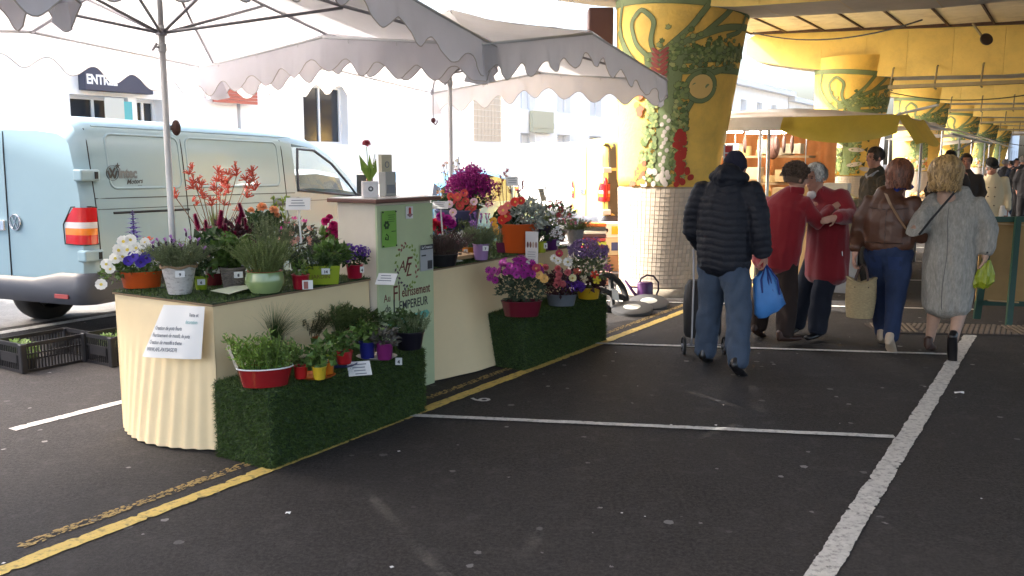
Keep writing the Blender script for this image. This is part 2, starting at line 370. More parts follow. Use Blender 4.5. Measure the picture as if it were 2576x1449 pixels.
def pillar(k, tiles=True, rich=True):
    lab = ['nearest yellow viaduct pillar with a painted tree, garlic and tomato mural above beige tiles', 'second painted viaduct pillar behind the yellow awning stall, with fish painted on it',
           'third painted viaduct pillar, right of the yellow awning', 'fourth painted viaduct pillar down the row', 'fifth painted viaduct pillar, small in the distance', 'farthest painted viaduct pillar in the row'][k]
    root = thing('viaduct_pillar', lab, 'pillar', BASE0 + AX * SPAN * k, 0, 'painted viaduct pillars')
    mb = MB(); n = 56; rows = []
    ZS = [0.0, .1, .101] + list(np.linspace(.2, 1.32, 8)) + list(np.linspace(1.3201, 3.75, 20))
    for z in ZS:
        r = lerp_tab(R_TAB, z) - .004; d = lerp_tab(D_TAB, z)
        if z < .101: r += .035
        if .1 < z <= 1.32: r -= .012
        rows.append([Vector((cos(2 * pi * j / n) * r + d, sin(2 * pi * j / n) * r, z)) for j in range(n)])
    up = MB(); lo = MB()
    lo.grid(rows[:11], wrap=True); up.grid(rows[10:], wrap=True)
    ztop = 1.30
    up.build('shaft', M_yel, root, smooth=True); lo.build('tile_bed', M_grout, root, smooth=True)
    # tiles
    p = .0515; tm = MB(); h = p - .004; tm.box((0, 0, 0), (h, .014, h)); tme = None
    cells = []
    z = .14
    while z < ztop:
        r = lerp_tab(R_TAB, z); nc = 66
        for j in range(nc): cells.append((z, 2 * pi * j / nc))
        z += p
    camdir = atan2(-(BASE0 + AX * SPAN * k).y, -(BASE0 + AX * SPAN * k).x)
    def adiff(t): return abs((t - camdir + pi) % (2 * pi) - pi)
    cells.sort(key=lambda c: adiff(c[1]) - (0.15 if False else 0))
    if tiles:
        tme = tm.mesh('tile', M_tile); tme.use_fake_user = False
    rest = MB()
    for i, (z, th) in enumerate(cells):
        if adiff(th) > 1.75: continue
        r = lerp_tab(R_TAB, z) - .007; d = lerp_tab(D_TAB, z); c = (cos(th) * r + d, sin(th) * r, z); wid = (2 * pi * r / 66 - .004) / h
        if RND.random() < .003: continue
        if tiles and i < 300: place(tme, 'tile', root, (c[0] + cos(th) * RND.uniform(-.001, .0012), c[1] + sin(th) * RND.uniform(-.001, .0012), z), (0, RND.uniform(-.01, .01), th - pi / 2), (wid, 1, 1))
        else: rest.box((0, 0, 0), (h * wid, .014, h), M=Matrix.Translation(c) @ Matrix.Rotation(th - pi / 2, 4, 'Z'))
    tag(rest.build('tile_field', M_tile, root), kind='stuff')
    # mural
    mu = MB()
    def poly(pts, m, off):
        c = (sum(p[0] for p in pts) / len(pts), sum(p[1] for p in pts) / len(pts)); n = len(pts)
        mu.add([surf(*c, off + .001)] + [surf(x, z, off) for x, z in pts], [(0, i + 1, (i + 1) % n + 1) for i in range(n)], m)
    def blob(s, z, rx, rz, m, off, n=10, rot=0):
        poly([(s + cos(t) * rx * cos(rot) - sin(t) * rz * sin(rot), z + cos(t) * rx * sin(rot) + sin(t) * rz * cos(rot)) for t in [2 * pi * i / n for i in range(n)]], m, off)
    def band(pts, w, m, off, outline=True):
        q = []
        for i in range(len(pts) - 1):
            for t in np.linspace(0, 1, 6, endpoint=False): q.append(np.array(pts[i]) * (1 - t) + np.array(pts[i + 1]) * t)
        q.append(np.array(pts[-1])); q = np.array(q)
        for _ in range(3): q[1:-1] = (q[:-2] + q[1:-1] * 2 + q[2:]) / 4
        for ww, mm, oo in (((w + .012, 3, off - .0012), (w, m, off)) if outline else ((w, m, off),)):
            rows = []
            for i in range(len(q)):
                t = q[min(i + 1, len(q) - 1)] - q[max(i - 1, 0)]; t = t / (np.linalg.norm(t) + 1e-9); nn = np.array((-t[1], t[0])); rows.append([surf(*(q[i] + nn * ww / 2 * e), oo) for e in (-1, -.33, .33, 1)])
            mu.grid(rows, mm)
    def ivy(s, z, sz, off=.008):
        a = RND.uniform(-.7, .7)
        for f, mm, oo in ((1.2, 10, 0), (1.0, RND.choice([1, 1, 2, 2, 0, 4]), .0015)):
            poly([(s + (x * cos(a) - y * sin(a)) * sz * f, z + (x * sin(a) + y * cos(a)) * sz * f) for x, y in IVY], mm, off + oo + RND.uniform(0, .0008))
    # trunk and branches
    band([(-.02, 1.33), (-.02, 2.0), (0.0, 2.4), (.02, 2.85)], .20, 0, .004)
    band([(.10, 2.35), (.2, 2.5), (.45, 2.62), (.75, 2.72)], .062, 0, .0045)
    band([(.05, 1.75), (.16, 2.1), (.27, 2.35), (.42, 2.52)], .05, 0, .0042)
    band([(-.12, 2.3), (-.25, 2.6), (-.5, 2.8), (-.75, 3.15)], .075, 0, .0045)
    band([(-.05, 2.6), (-.25, 2.95), (-.2, 3.2), (-.36, 3.35), (-.5, 3.2), (-.42, 2.95), (-.2, 2.75)], .042, 0, .005)
    band([(-.2, 2.8), (.1, 2.95), (.5, 3.12), (.95, 3.16)], .065, 0, .0052)
    band([(-.1, 2.85), (.15, 3.1), (.3, 3.35)], .055, 0, .0053); band([(-.6, 2.9), (-.72, 3.2), (-.65, 3.45)], .05, 0, .0053)
    band([(.25, 3.0), (.5, 3.25), (.62, 3.4)], .052, 0, .0053); band([(.55, 3.02), (.78, 3.1), (.85, 3.34)], .045, 0, .0056)
    band([(-1.0, 3.48), (-.3, 3.44), (.3, 3.38), (1.1, 3.3)], .085, 0, .0058)
    band([(-.3, 2.76), (.2, 2.8), (.95, 2.86)], .16, 0, .0050); band([(-.25, 2.6), (.3, 2.64), (.95, 2.66)], .06, 0, .0050)
    cz, cs = 2.46, .33
    band([(cs + cos(t) * .165, cz + sin(t) * .165) for t in np.linspace(0, 2 * pi, 15)], .042, 0, .0064)
    blob(cs, cz, .135, .135, 11, .0068, 20)
    # ivy
    nv = 380 if rich else 130
    for _ in range(nv):
        z = RND.uniform(1.36, 2.5); w = .31 - .10 * (z - 1.36); s = RND.choice([-1, 1]) * RND.uniform(.09, w) - .03
        ivy(s, z, RND.uniform(.036, .062))
    for _ in range(nv // 2): ivy(RND.gauss(.35, .28), RND.gauss(2.83, .09), RND.uniform(.035, .06))
    # produce
    if k == 0:
        for i in range(11):
            z = 2.88 - i * .052
            for e in (-1, 1): blob(-.13 + e * .045, z - .02, .02, .06, 9, .013, 7, rot=-e * .9)
        for i in range(18): blob(-.03 + .03 * sin(i * 2.3) + .02 * (i % 2), 2.12 - i * .042, .024, .026, 6, .0135 + .0001 * (i % 3), 9)
        for _ in range(16): blob(RND.uniform(-.26, .1), RND.uniform(1.34, 1.52), .032, .036, 6, .0138 + RND.uniform(0, .0006), 9)
        for i in range(46):
            z = RND.uniform(1.34, 2.0); blob(.17 + RND.uniform(-.06, .06) + max(0, 1.6 - z) * RND.uniform(0, .9), z, .036, .036, 5, .0145 + RND.uniform(0, .001), 12)
        for i in range(26):
            z = RND.uniform(1.34, 1.62); blob(-.24 - RND.uniform(0, 1) * (1.66 - z) * .7, z, .03, .032, 7 if RND.random() < .6 else 8, .0142 + RND.uniform(0, .001), 10)
        for i in range(9): blob(-.34 + RND.uniform(-.05, .05), RND.uniform(2.15, 2.42), .04, .04, 8 if i % 2 else 7, .0142 + .0002 * i, 10)
    elif k == 1:
        for i in range(9):
            s, z = RND.uniform(-.5, .5), 1.35 + i * .1; blob(s, z, .17, .045, 6, .013, 12, rot=RND.uniform(-.3, .2)); poly([(s + .15, z), (s + .24, z + .06), (s + .24, z - .05)], 10, .0135)
    else:
        for i in range(60): blob(RND.uniform(-.4, .3), RND.uniform(1.34, 1.75), .04, .04, RND.choice([11, 8, 6, 4]), .013 + RND.uniform(0, .002), 9)
    mu.build('mural', MURAL, root, smooth=True)
    return root
for k in range(6): pillar(k, tiles=(k == 0), rich=(k < 3))

def zb(s): return lerp_tab([(-2.0, 3.80), (-1.0, 3.60), (.2, 3.42), (.9, 3.30), (3.0, 3.24), (6.0, 3.30), (13, 3.45)], s)
def zt(s): return 4.36 - .035 * (s + 2)
BEAM_LAB = ['nearest yellow viaduct crossbeam over the first pillar', 'second yellow viaduct crossbeam with a cable tray hung below', 'third yellow viaduct crossbeam', 'fourth yellow viaduct crossbeam', 'fifth yellow viaduct crossbeam', 'farthest yellow viaduct crossbeam']
M_tray = mat('cable tray steel', (0.34, 0.27, 0.15), 0.7, var=0.2, metal=0.2)
for k in range(6):
    root = thing('viaduct_beam', BEAM_LAB[k], 'beam', BASE0 + AX * SPAN * k, ANG, 'yellow viaduct crossbeams')   # local x = a, y = -b
    s = -2.0; W = .46; i = 0
    while s < 12.9:
        e = min(s + .78 + .05 * (i % 3), 13.0); mb = MB(); n = 4; ss = np.linspace(s + .002, e - .002, n); rows = []
        for q in ss:
            rd_ = .12 if (i == 0 and q == ss[0]) else 0
            rows.append([Vector((-W, -q, zb(q) + rd_)), Vector((-W, -q, zt(q) - rd_)), Vector((W, -q, zt(q) - rd_)), Vector((W, -q, zb(q) + rd_))])
        mb.grid(rows, wrap=True); mb.add(rows[0], [(0, 1, 2, 3)]); mb.add(rows[-1], [(3, 2, 1, 0)])
        for fi, f in enumerate(mb.f):
            zz = [mb.v[j] for j in f]
            if fi < 12 and fi % 4 == 3: mb.mi[fi] = 1
        o = mb.build('segment', [M_yel2, M_conc], root, bevel=.008); s = e; i += 1
    if k:
        mb = MB(); y0, y1 = -1.0, -9.0; zt_ = 3.05
        mb.box((-W - .22, (y0 + y1) / 2, zt_), (.16, y0 - y1, .012)); mb.box((-W - .30, (y0 + y1) / 2, zt_ + .03), (.008, y0 - y1, .06)); mb.box((-W - .14, (y0 + y1) / 2, zt_ + .03), (.008, y0 - y1, .06))
        mb.build('cable_tray', M_tray, root)
        for j in range(11):
            mb = MB(); y = y0 - .05 - j * .8; mb.tube([(-W - .02, y, zt_ + .42), (-W - .10, y, zt_ + .40), (-W - .3, y, zt_ + .05), (-W - .3, y, zt_ - .03), (-W - .1, y, zt_ - .03)], .018, 6)
            mb.build('hanger', M_tray, root)
# deck
deck = tag(thing('viaduct_deck', 'viaduct deck overhead with cream soffit panels between steel joists', 'deck', BASE0, ANG))
for j in range(19):                                  # soffit panels of the bay above the aisle
    y = 1.9 - j * .78; mb = MB(); mb.box((SPAN / 2, y - .39, zt(-y + .39) + .05), (SPAN - .95, .74, .06)); mb.build('panel', M_cream, deck)
    mb = MB(); mb.box((SPAN / 2, y - .0, zt(-y) + .03), (SPAN - .95, .035, .10)); mb.build('joist', M_rust, deck)
mb = MB(); mb.bar((.5, 1.9, 4.30), (.5, -8, 3.98), .07, .07); mb.bar((SPAN - .52, 1.9, 4.36), (SPAN - .52, -8, 4.0), .10, .06); mb.build('edge_angle', M_rust, deck)
mb = MB()
def slab(a0, a1, y0, y1, z0=4.5, z1=4.95): mb.box(((a0 + a1) / 2, (y0 + y1) / 2, (z0 + z1) / 2), (abs(a1 - a0), abs(y1 - y0), z1 - z0))
slab(-11, 95, 2.1, -5.3); slab(-11, 95, -6.9, -14); slab(-11, -2.5, -5.3, -6.9); slab(7.5, 12.0, -5.3, -6.9); slab(24, 95, -5.3, -6.9)
slab(SPAN + .5, 95, 2.0, -4.9, 4.28, 4.495); slab(-11, -.5, 2.0, -13, 4.2, 4.495)
mb.box((42, 2.0, 5.2), (106, .25, 1.5)); mb.box((42, -13.9, 5.2), (106, .25, 1.5))
mb.build('slab', M_conc, deck)
# cables and flood lamp under the deck
M_black = mat('black rubber', (0.015, 0.015, 0.016), 0.6)
def sag(p, q, d, n=14): p, q = Vector(p), Vector(q); return [p.lerp(q, t) - Vector((0, 0, d * 4 * t * (1 - t))) for t in np.linspace(0, 1, n)]
def P(px, py, Y):
    dx = (px - 1288) / PX_F; dz = -(py - 724.5) / PX_F; t = Y / (cos(PITCH) + dz * sin(PITCH)); return Vector((dx * t, Y, CAM_H + (-sin(PITCH) + dz * cos(PITCH)) * t))
def G(px, py, z=0.0):
    dx = (px - 1288) / PX_F; dz = -(py - 724.5) / PX_F; r = Vector((dx, cos(PITCH) + dz * sin(PITCH), -sin(PITCH) + dz * cos(PITCH))); t = (z - CAM_H) / r.z; return Vector((r.x * t, r.y * t, z))
def cable(p, q, d, lab): mb = MB(); mb.tube(sag(p, q, d), .011, 6); tag(mb.build('cable', M_black), lab, 'cable')
cable(P(1895, 82, 15.2), P(2320, 50, 12.0), .18, 'dark cable sagging under the cream soffit panels')
cable(P(2238, 232, 19), P(2600, 236, 17), .14, 'dark cable sagging below the second crossbeam')
cable(P(2440, 330, 28), P(2620, 370, 22), .1, 'dark cable hanging under the far crossbeams')
fl = thing('flood_lamp', 'dark round flood lamp on a bracket at the second crossbeam', 'lamp', P(2480, 100, 16.6))
mb = MB(); mb.lathe([(.0, -.06), (.07, -.05), (.11, .0), (.115, .03), (.10, .035), (0, .02)], 20, M=Matrix.Rotation(radians(70), 3, 'X')); mb.build('housing', mat('lamp brown', (0.07, 0.045, 0.035), 0.5), fl, smooth=True)
mb = MB(); mb.tube([(0, .05, .0), (-.06, .1, .12), (-.16, .2, .32)], .022, 8); mb.build('bracket', M_tray, fl)
# ================================================================== SHOPS AND SKYLINE ACROSS THE ROAD
M_wall = mat('white render', (0.90, 0.90, 0.89), 0.85, var=0.04, vscale=2)
M_wall2 = mat('cream render', (0.89, 0.88, 0.85), 0.85, var=0.05, vscale=2)
M_glassd = mat('dark shop glass', (0.03, 0.035, 0.045), 0.08, spec=0.6)
M_navy = mat('navy shop sign', (0.045, 0.05, 0.085), 0.5)
M_frame = mat('pale frame', (0.72, 0.74, 0.76), 0.5)
M_teal = mat('teal panel', (0.10, 0.42, 0.45), 0.5)
M_redp = mat('faded red panel', (0.50, 0.15, 0.10), 0.7)
M_blown = mat('overexposed pane', (0.72, 0.73, 0.74), 0.7)  # pale panes instead of dark glass, overexposure put into the colour
def building(name, label, a0, a1, b, h, holes, wall, roofc=None, deep=9.0):
    root = thing(name, label, 'building', L(a0, b, 0), ANG); w = a1 - a0           # local x along the street, y away from it
    xs = sorted({0, w} | {q for hl in holes for q in hl[:2]}); zs = sorted({0, h} | {q for hl in holes for q in hl[2:4]}); mb = MB()
    for x0, x1 in zip(xs, xs[1:]):
        for z0, z1 in zip(zs, zs[1:]):
            cx, cz = (x0 + x1) / 2, (z0 + z1) / 2
            if not any(hl[0] < cx < hl[1] and hl[2] < cz < hl[3] for hl in holes): mb.add([(x0, 0, z0), (x1, 0, z0), (x1, 0, z1), (x0, 0, z1)], [(0, 1, 2, 3)])
    for x0, x1, z0, z1, *_ in holes:
        d = .35; mb.add([(x0, 0, z0), (x1, 0, z0), (x1, 0, z1), (x0, 0, z1), (x0, d, z0), (x1, d, z0), (x1, d, z1), (x0, d, z1)], [(0, 4, 5, 1), (1, 5, 6, 2), (2, 6, 7, 3), (3, 7, 4, 0)])
    mb.add([(0, 0, 0), (0, deep, 0), (0, deep, h), (0, 0, h)], [(0, 1, 2, 3)]); mb.add([(w, 0, 0), (w, deep, 0), (w, deep, h), (w, 0, h)], [(3, 2, 1, 0)]); mb.add([(0, deep, 0), (w, deep, 0), (w, deep, h), (0, deep, h)], [(3, 2, 1, 0)])
    mb.build('wall', wall, root)
    mb = MB(); mb.box((w / 2, deep / 2 - .1, h + .15), (w + .5, deep + .7, .3)); mb.build('roof', mat('pale roof', (0.75, 0.74, 0.72), 0.8), root)
    for x0, x1, z0, z1, *_ in holes:
        mb = MB(); mb.box(((x0 + x1) / 2, .30, (z0 + z1) / 2), (x1 - x0, .02, z1 - z0)); win = mb.build('window', M_blown if name == 'town_house' else M_glassd, root)
        mb = MB(); t = .07
        for c, sz in (((x0 + t / 2, .27, (z0 + z1) / 2), (t, .05, z1 - z0)), ((x1 - t / 2, .27, (z0 + z1) / 2), (t, .05, z1 - z0)), (((x0 + x1) / 2, .268, z0 + t / 2), (x1 - x0 - 2 * t, .05, t)), (((x0 + x1) / 2, .268, z1 - t / 2), (x1 - x0 - 2 * t, .05, t)), (((x0 + x1) / 2, .266, (z0 + z1) / 2), (t * .8, .04, z1 - z0 - 2 * t))): mb.box(c, sz)
        mb.build('frame', M_frame, win)
    return root
up = [(x, x + 1.1, 5.4, 7.2) for x in (1.2, 4.2, 7.2, 10.2, 13.2)] + [(x, x + 1.1, 8.6, 10.2) for x in (1.2, 4.2, 7.2, 10.2, 13.2)]
shop = building('shop_building', 'white shop building with a navy entrance sign behind the blue van', -1.9, 14.2, -16.5, 4.0, [(12.05, 13.3, .15, 2.9), (13.5, 14.1, .15, 2.9)], M_wall)
sg = thing('entrance_sign', 'navy entrance sign with white capital letters above a shop door', 'sign', L(9.75, -16.5, 2.98), ANG)
mb = MB(); mb.box((1.34, -.12, .32), (1.50, .22, .64)); mb.build('board', M_navy, sg, bevel=.01)
text('ENTREE', .25, mat('white lettering', (0.85, 0.85, 0.85), 0.5), sg, frame((.95, -.235, .20), (1, 0, 0), (0, 0, 1)), bold=.010, sx=.75)
mb = MB(); mb.tube([(1.0, -.24, .55), (1.0, -.3, .52), (1.2, -.3, .52), (1.2, -.24, .55)], .014, 5); mb.build('lamp_bracket', M_frame, sg)
pb = thing('shop_poster', 'tall pale poster with a red foot inside the entrance glass', 'poster', L(10.85, -16.35, 2.0), ANG); mb = MB(); mb.box((.0, -.2, .4), (.42, .015, .9)); mb.build('sheet', mat('poster pale', (0.55, 0.56, 0.5), 0.6), pb); mb = MB(); mb.box((0, -.212, .1), (.42, .012, .16)); mb.build('red_band', mat('poster red', (0.6, 0.05, 0.05), 0.6), pb)
tp = MB(); tp.box((0, 0, 0), (.2, .04, .9)); tag(tp.build('poster_panel', M_teal, loc=L(11.2, -16.25, 2.35), rz=ANG), 'teal poster panel right of the shop entrance', 'panel')
shop2 = building('shop_building', 'white shop building with a tall dark doorway behind the van windscreen', 14.3, 23.0, -16.5, 4.0, [(2.0, 3.6, 2.05, 3.55)], M_wall)
rs = thing('shutter_box', 'faded red slatted shutter box high on the white facade', 'shutter', L(14.0, -16.35, 2.95), ANG)
for i in range(5): mb = MB(); mb.box((0, -.05, i * .075), (1.25, .05, .066)); mb.build('slat', M_redp, rs)
tw = thing('tiled_wall', 'beige tiled wall pier beside the second parasol pole', 'wall', L(23.6, -16.4, 0), ANG)
M_bt = mat('pale beige tile', (0.62, 0.52, 0.40), 0.5, var=.1)
mb = MB(); mb.box((.8, .15, 2.0), (1.6, .3, 4.0)); mb.build('core', M_wall2, tw)
tm_ = MB(); tm_.box((0, 0, 0), (.19, .02, .19)); tm_ = tm_.mesh('tile', M_bt)
for i in range(8):
    for j in range(9): place(tm_, 'tile', tw, (.1 + i * .2, -.012, 2.35 + j * .2))
shop3 = building('town_house', 'pale town house with windows coloured as overexposed behind the white van', 25.4, 36, -16.5, 5.6, [(x, x + 1.0, z, z + 1.6) for x in (1.2, 3.8, 6.4, 8.9) for z in (1.0, 3.4)], M_wall2)
sh = MB(); sh.box((0, 0, 0), (1.5, .12, .75)); sh.box((0, -.07, -.12), (1.5, .02, .2)); tag(sh.build('wall_box', mat('pale olive', (0.50, 0.49, 0.36), 0.7), loc=L(27.9, -16.4, 3.0), rz=ANG), 'pale olive box fixed to the facade left of the pillar', 'box')
building('town_house', 'plain white town house out of view on the left, made tall to shade the ground', -18, -2.0, -16.5, 11.3, [(x, x + 1.1, z, z + 1.6) for x in (1.5, 4.5, 7.5, 10.5) for z in (1.0, 3.5)], M_wall)  # unseen house, height and right end shaped so its shadow covers the left ground
building('town_house', 'white town house seen between the first two pillars', 36.3, 60, -16.5, 5.8, [(x, x + 1.1, z, z + 1.6) for x in (2, 5, 8, 11, 14, 17, 20) for z in (1.0, 3.5)], M_wall)
building('town_house', 'white town house farthest along the street', 60.3, 95, -16.5, 5.5, [(x, x + 1.1, z, z + 1.6) for x in (2, 6, 10, 14, 18, 22, 26, 30) for z in (1.0, 3.5)], M_wall2)
# buildings beyond the far side of the market, behind the crowd and behind the camera
building('town_house', 'distant cream house closing the end of the market', 100, 118, -6.0, 13, [(x, x + 1.1, z, z + 1.7) for x in (2, 6, 10, 14) for z in (1.0, 4.4, 7.6)], M_wall2)
# ================================================================== VANS AND CARS
M_tyre = mat('tyre rubber', (0.012, 0.012, 0.012), 0.75, bump=0.3, bscale=80)
M_chrome = mat('chrome', (0.75, 0.76, 0.78), 0.15, metal=1.0)
M_plastic = mat('dark grey plastic', (0.045, 0.05, 0.065), 0.45)
M_seam = mat('panel gap', (0.01, 0.012, 0.014), 0.7)
M_red = mat('red lens', (0.50, 0.008, 0.01), 0.12, coat=0.6); M_amber = mat('amber lens', (0.75, 0.20, 0.02), 0.12, coat=0.6); M_clear = mat('clear lens', (0.6, 0.58, 0.58), 0.12, coat=0.6)
def glass_mat():
    m = bpy.data.materials.new('car glass'); m.use_nodes = True; nt = m.node_tree; N = nt.nodes; K = nt.links
    tr = N.new('ShaderNodeBsdfTransparent'); tr.inputs[0].default_value = (.80, .86, .85, 1); gl = N.new('ShaderNodeBsdfGlossy'); gl.inputs['Roughness'].default_value = 0.02
    mx = N.new('ShaderNodeMixShader'); mx.inputs[0].default_value = .07
    K.new(tr.outputs[0], mx.inputs[1]); K.new(gl.outputs[0], mx.inputs[2]); K.new(mx.outputs[0], N['Material Output'].inputs[0]); return m
M_glass = glass_mat()
def wheel(root, x, y, r, side, rim_m):
    w = thing('wheel', None, None, (x, y, r)); w.parent = root
    mb = MB(); prof = [(.62, -.10), (.86, -.112), (.97, -.095), (1.0, -.05), (1.0, .05), (.97, .095), (.86, .112), (.62, .10)]
    RX = Matrix.Rotation(pi / 2, 3, 'X')
    mb.lathe([(q * r, z) for q, z in prof], 40, M=RX, cap0=False); mb.build('tyre', M_tyre, w, smooth=True)
    mb = MB(); mb.lathe([(.03 * r, side * .06), (.2 * r, side * .062), (.32 * r, side * .03), (.5 * r, side * .045), (.58 * r, side * .09), (.63 * r, side * .1)], 32, M=RX, cap0=True); mb.build('rim', rim_m, w, smooth=True)
    mb = MB()
    for i in range(10): mb.ell((cos(i * .628) * .44 * r, -side * .047, sin(i * .628) * .44 * r), (.035 * r * 1.6, .012, .035 * r * 1.6), 8, 5)
    mb.build('rim_hole', M_seam, w)
def seam(root, pts, w=.007, m=None, name='panel_gap', push=.0025):
    mb = MB(); mb.tube(pts, w / 2, 5, flat=1.0); return mb.build(name, m or M_seam, root)
def van(label, loc, rz, paint_m, emblem=False, mirror=True, seams=True, h=2.0, nose=True, pitch=0.0, dark_corner=False, rim=None):
    """local x forward from the rear bumper, y to the left (right flank at y=0), z up"""
    root = thing('parked_van', label, 'van', loc, rz); root.rotation_euler = (0, pitch, rz)
    W = 1.9; k = h / 2.0
    # stations: x, side inset at waist, inset at roof, roof z, belt z, bottom z
    ST = [(0.00, .05, .16, 1.86, 1.32, .52), (0.05, .015, .11, 1.96, 1.32, .47), (0.16, .0, .085, 1.995, 1.32, .44), (0.8, 0, .075, 2.0, 1.32, .40), (1.2, 0, .075, 2.0, 1.32, .38), (2.0, 0, .075, 2.0, 1.31, .36), (2.74, 0, .08, 1.985, 1.31, .36), (2.94, 0, .085, 1.975, 1.31, .36),
          (3.3, .0, .11, 1.93, 1.28, .36), (3.62, .005, .16, 1.82, 1.25, .36), (3.95, .015, .20, 1.56, 1.20, .38), (4.22, .03, .20, 1.28, 1.12, .40), (4.55, .08, .20, 1.09, 1.0, .42), (4.8, .2, .27, .93, .88, .44), (4.88, .3, .36, .80, .76, .48)]
    ST = [(x if x < 2.95 else 2.94 + (x - 2.94) * 1.27, *q) for x, *q in ST]; rows = []
    for x, i0, i1, zr, zb_, z0 in ST:
        zr *= k; half = []
        zm = zb_ + (zr - zb_) * .82
        for y, z in ((i0 + .10, z0), (i0 + .02, z0 + .04), (i0, z0 + .22), (i0 - .004, (z0 + zb_) / 2 + .1), (i0 + .004, zb_ - .10), (i0 + .012, zb_), (i0 + (i1 - i0) * .55 + .008, zb_ + (zr - zb_) * .55), (i0 + (i1 - i0) * .85 + .01, zm), (i1 + .035, zr - (zr - zb_) * .07 - .012), (i1 + .12, zr - .006), (i1 + .4, zr + .025)):
            half.append((y, z))
        rows.append([Vector((x, y, z)) for y, z in half] + [Vector((x, W / 2, zr + .035))] + [Vector((x, W - y, z)) for y, z in reversed(half)])
    mb = MB(); n = len(rows[0]); vs = [p for r in rows for p in r]; fs = []; gl = []
    for i in range(len(rows) - 1):
        for j in range(n - 1):
            f = (i * n + j, i * n + j + 1, (i + 1) * n + j + 1, (i + 1) * n + j)
            x0 = ST[i][0]
            side = j in (5, 6) or (n - 2 - j) in (5, 6)
            if side and 2.93 <= x0 < 4.1: gl.append(f); continue
            if 3.7 <= x0 < 4.5 and 7 <= j <= n - 9: gl.append(f); continue
            fs.append(f)
    fs.append(tuple(range(n))); fs.append(tuple(reversed([(len(rows) - 1) * n + j for j in range(n)])))
    mb.add(vs, fs); body = mb.build('body', paint_m, root, auto=38)
    for nm_, sel in (('door_window', lambda f: all(vs[i].y < W * .3 for i in f)), ('door_window', lambda f: all(vs[i].y > W * .7 for i in f)), ('windscreen', None)):
        fl_ = [f for f in gl if (sel(f) if sel else not (all(vs[i].y < W * .3 for i in f) or all(vs[i].y > W * .7 for i in f)))]
        used = sorted({i for f in fl_ for i in f}); ix = {q: w_ for w_, q in enumerate(used)}
        if fl_: gb = MB(); gb.add([vs[i] for i in used], [tuple(ix[i] for i in f) for f in fl_]); gb.build(nm_, M_glass, root, smooth=True)
    def side_pt(x, z, off=.004):                    # point on the right flank
        for a, b_ in zip(rows, rows[1:]):
            if a[0].x <= x <= b_[0].x:
                t = (x - a[0].x) / (b_[0].x - a[0].x); ring = [p.lerp(q, t) for p, q in zip(a, b_)][:10]
                for p, q in zip(ring, ring[1:]):
                    if min(p.z, q.z) <= z <= max(p.z, q.z): u = (z - p.z) / (q.z - p.z + 1e-9); r = p.lerp(q, u); return Vector((x, r.y - off, z))
        return Vector((x, -off, z))
    # window surround, dash and seats seen through the glass
    fr = MB(); loop = [side_pt(2.97, 1.33), side_pt(2.99, 1.55), side_pt(3.05, 1.80 * k), side_pt(3.40, 1.79 * k), side_pt(3.78, 1.64 * k), side_pt(4.10, 1.40), side_pt(4.24, 1.23), side_pt(3.6, 1.28)]
    fr.tube(loop, .016, 6, closed=True); fr.build('window_seal', M_plastic, root)
    it = MB(); it.box((4.1, .95, 1.16), (.4, 1.6, .1)); it.box((3.0, .5, .85), (.2, .5, .6)); it.box((3.0, 1.4, .85), (.2, .5, .6)); it.tube([Vector((3.8, 1.35 + cos(t) * .19, 1.24 + sin(t) * .17)) for t in np.linspace(0, 6.28, 16)], .016, 6); it.build('interior', mat('grey interior', (0.12, 0.12, 0.13), 0.7), root)
    if seams:
        zt_ = 1.90 * k
        for x, top in ((1.2, zt_), (2.74, zt_ - .01)): seam(root, [side_pt(x + (.0 if z > 1.1 else .02), z, .001) for z in np.linspace(.45, top, 14)], .010)
        seam(root, [side_pt(x, 1.30, .001) for x in np.linspace(.12, 2.9, 14)], .008)
        seam(root, [side_pt(x, 1.205, .001) for x in np.linspace(.14, 4.1, 14)], .006)
        seam(root, [side_pt(x, 1.17, .000) for x in np.linspace(.30, 1.22, 8)], .022, name='slide_rail')
        seam(root, [side_pt(.13 + .012 * sin(z * 3), z, .001) for z in np.linspace(.5, 1.9 * k, 12)], .010)
        seam(root, [side_pt(x, 1.925 * k, .002) for x in np.linspace(.2, 3.0, 14)], .012, paint_m, name='roof_gutter')
        for x0, x1 in ((.30, 1.16), (1.26, 2.66)):   # stamped window blanks
            c = .07; z0, z1 = 1.385, 1.86 * k; pts = []
            for cx, cz, a0 in ((x1 - c, z1 - c, 0), (x0 + c, z1 - c, 90), (x0 + c, z0 + c, 180), (x1 - c, z0 + c, 270)):
                for q in range(5): a = radians(a0 + 22.5 * q); pts.append(side_pt(cx + c * cos(a), cz + c * sin(a), -.004))
            mb = MB(); mb.tube(pts, .013, 6, closed=True); mb.build('stamped_rim', paint_m, root, smooth=True)
        for x in (2.58, 2.95):                       # handles
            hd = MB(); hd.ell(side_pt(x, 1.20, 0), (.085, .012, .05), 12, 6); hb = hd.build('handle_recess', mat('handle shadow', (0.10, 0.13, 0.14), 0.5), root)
            hd = MB(); hd.bar(side_pt(x - .1, 1.18, .02), side_pt(x + .1, 1.18, .02), .03, .035); hd.build('door_handle', M_plastic, root, bevel=.012)
        for z in (1.50, .81):                        # rear door hinges
            hd = MB(); hd.box((.06, .03, z), (.20, .10, .10)); ho = hd.build('hinge', paint_m, root, bevel=.015); hd = MB(); hd.box((.115, -.0235, z), (.03, .012, .06)); hd.build('hinge_slot', M_seam, ho)
    # rear doors
    ym = W / 2
    seam(root, [(-.004 + .03 * max(0, z - 1.7), ym, z) for z in np.linspace(.5, 1.88 * k, 12)], .012)
    seam(root, [(.05, .2 + .05, 1.905 * k), (.03, ym, 1.93 * k), (.05, W - .25, 1.905 * k)], .010)
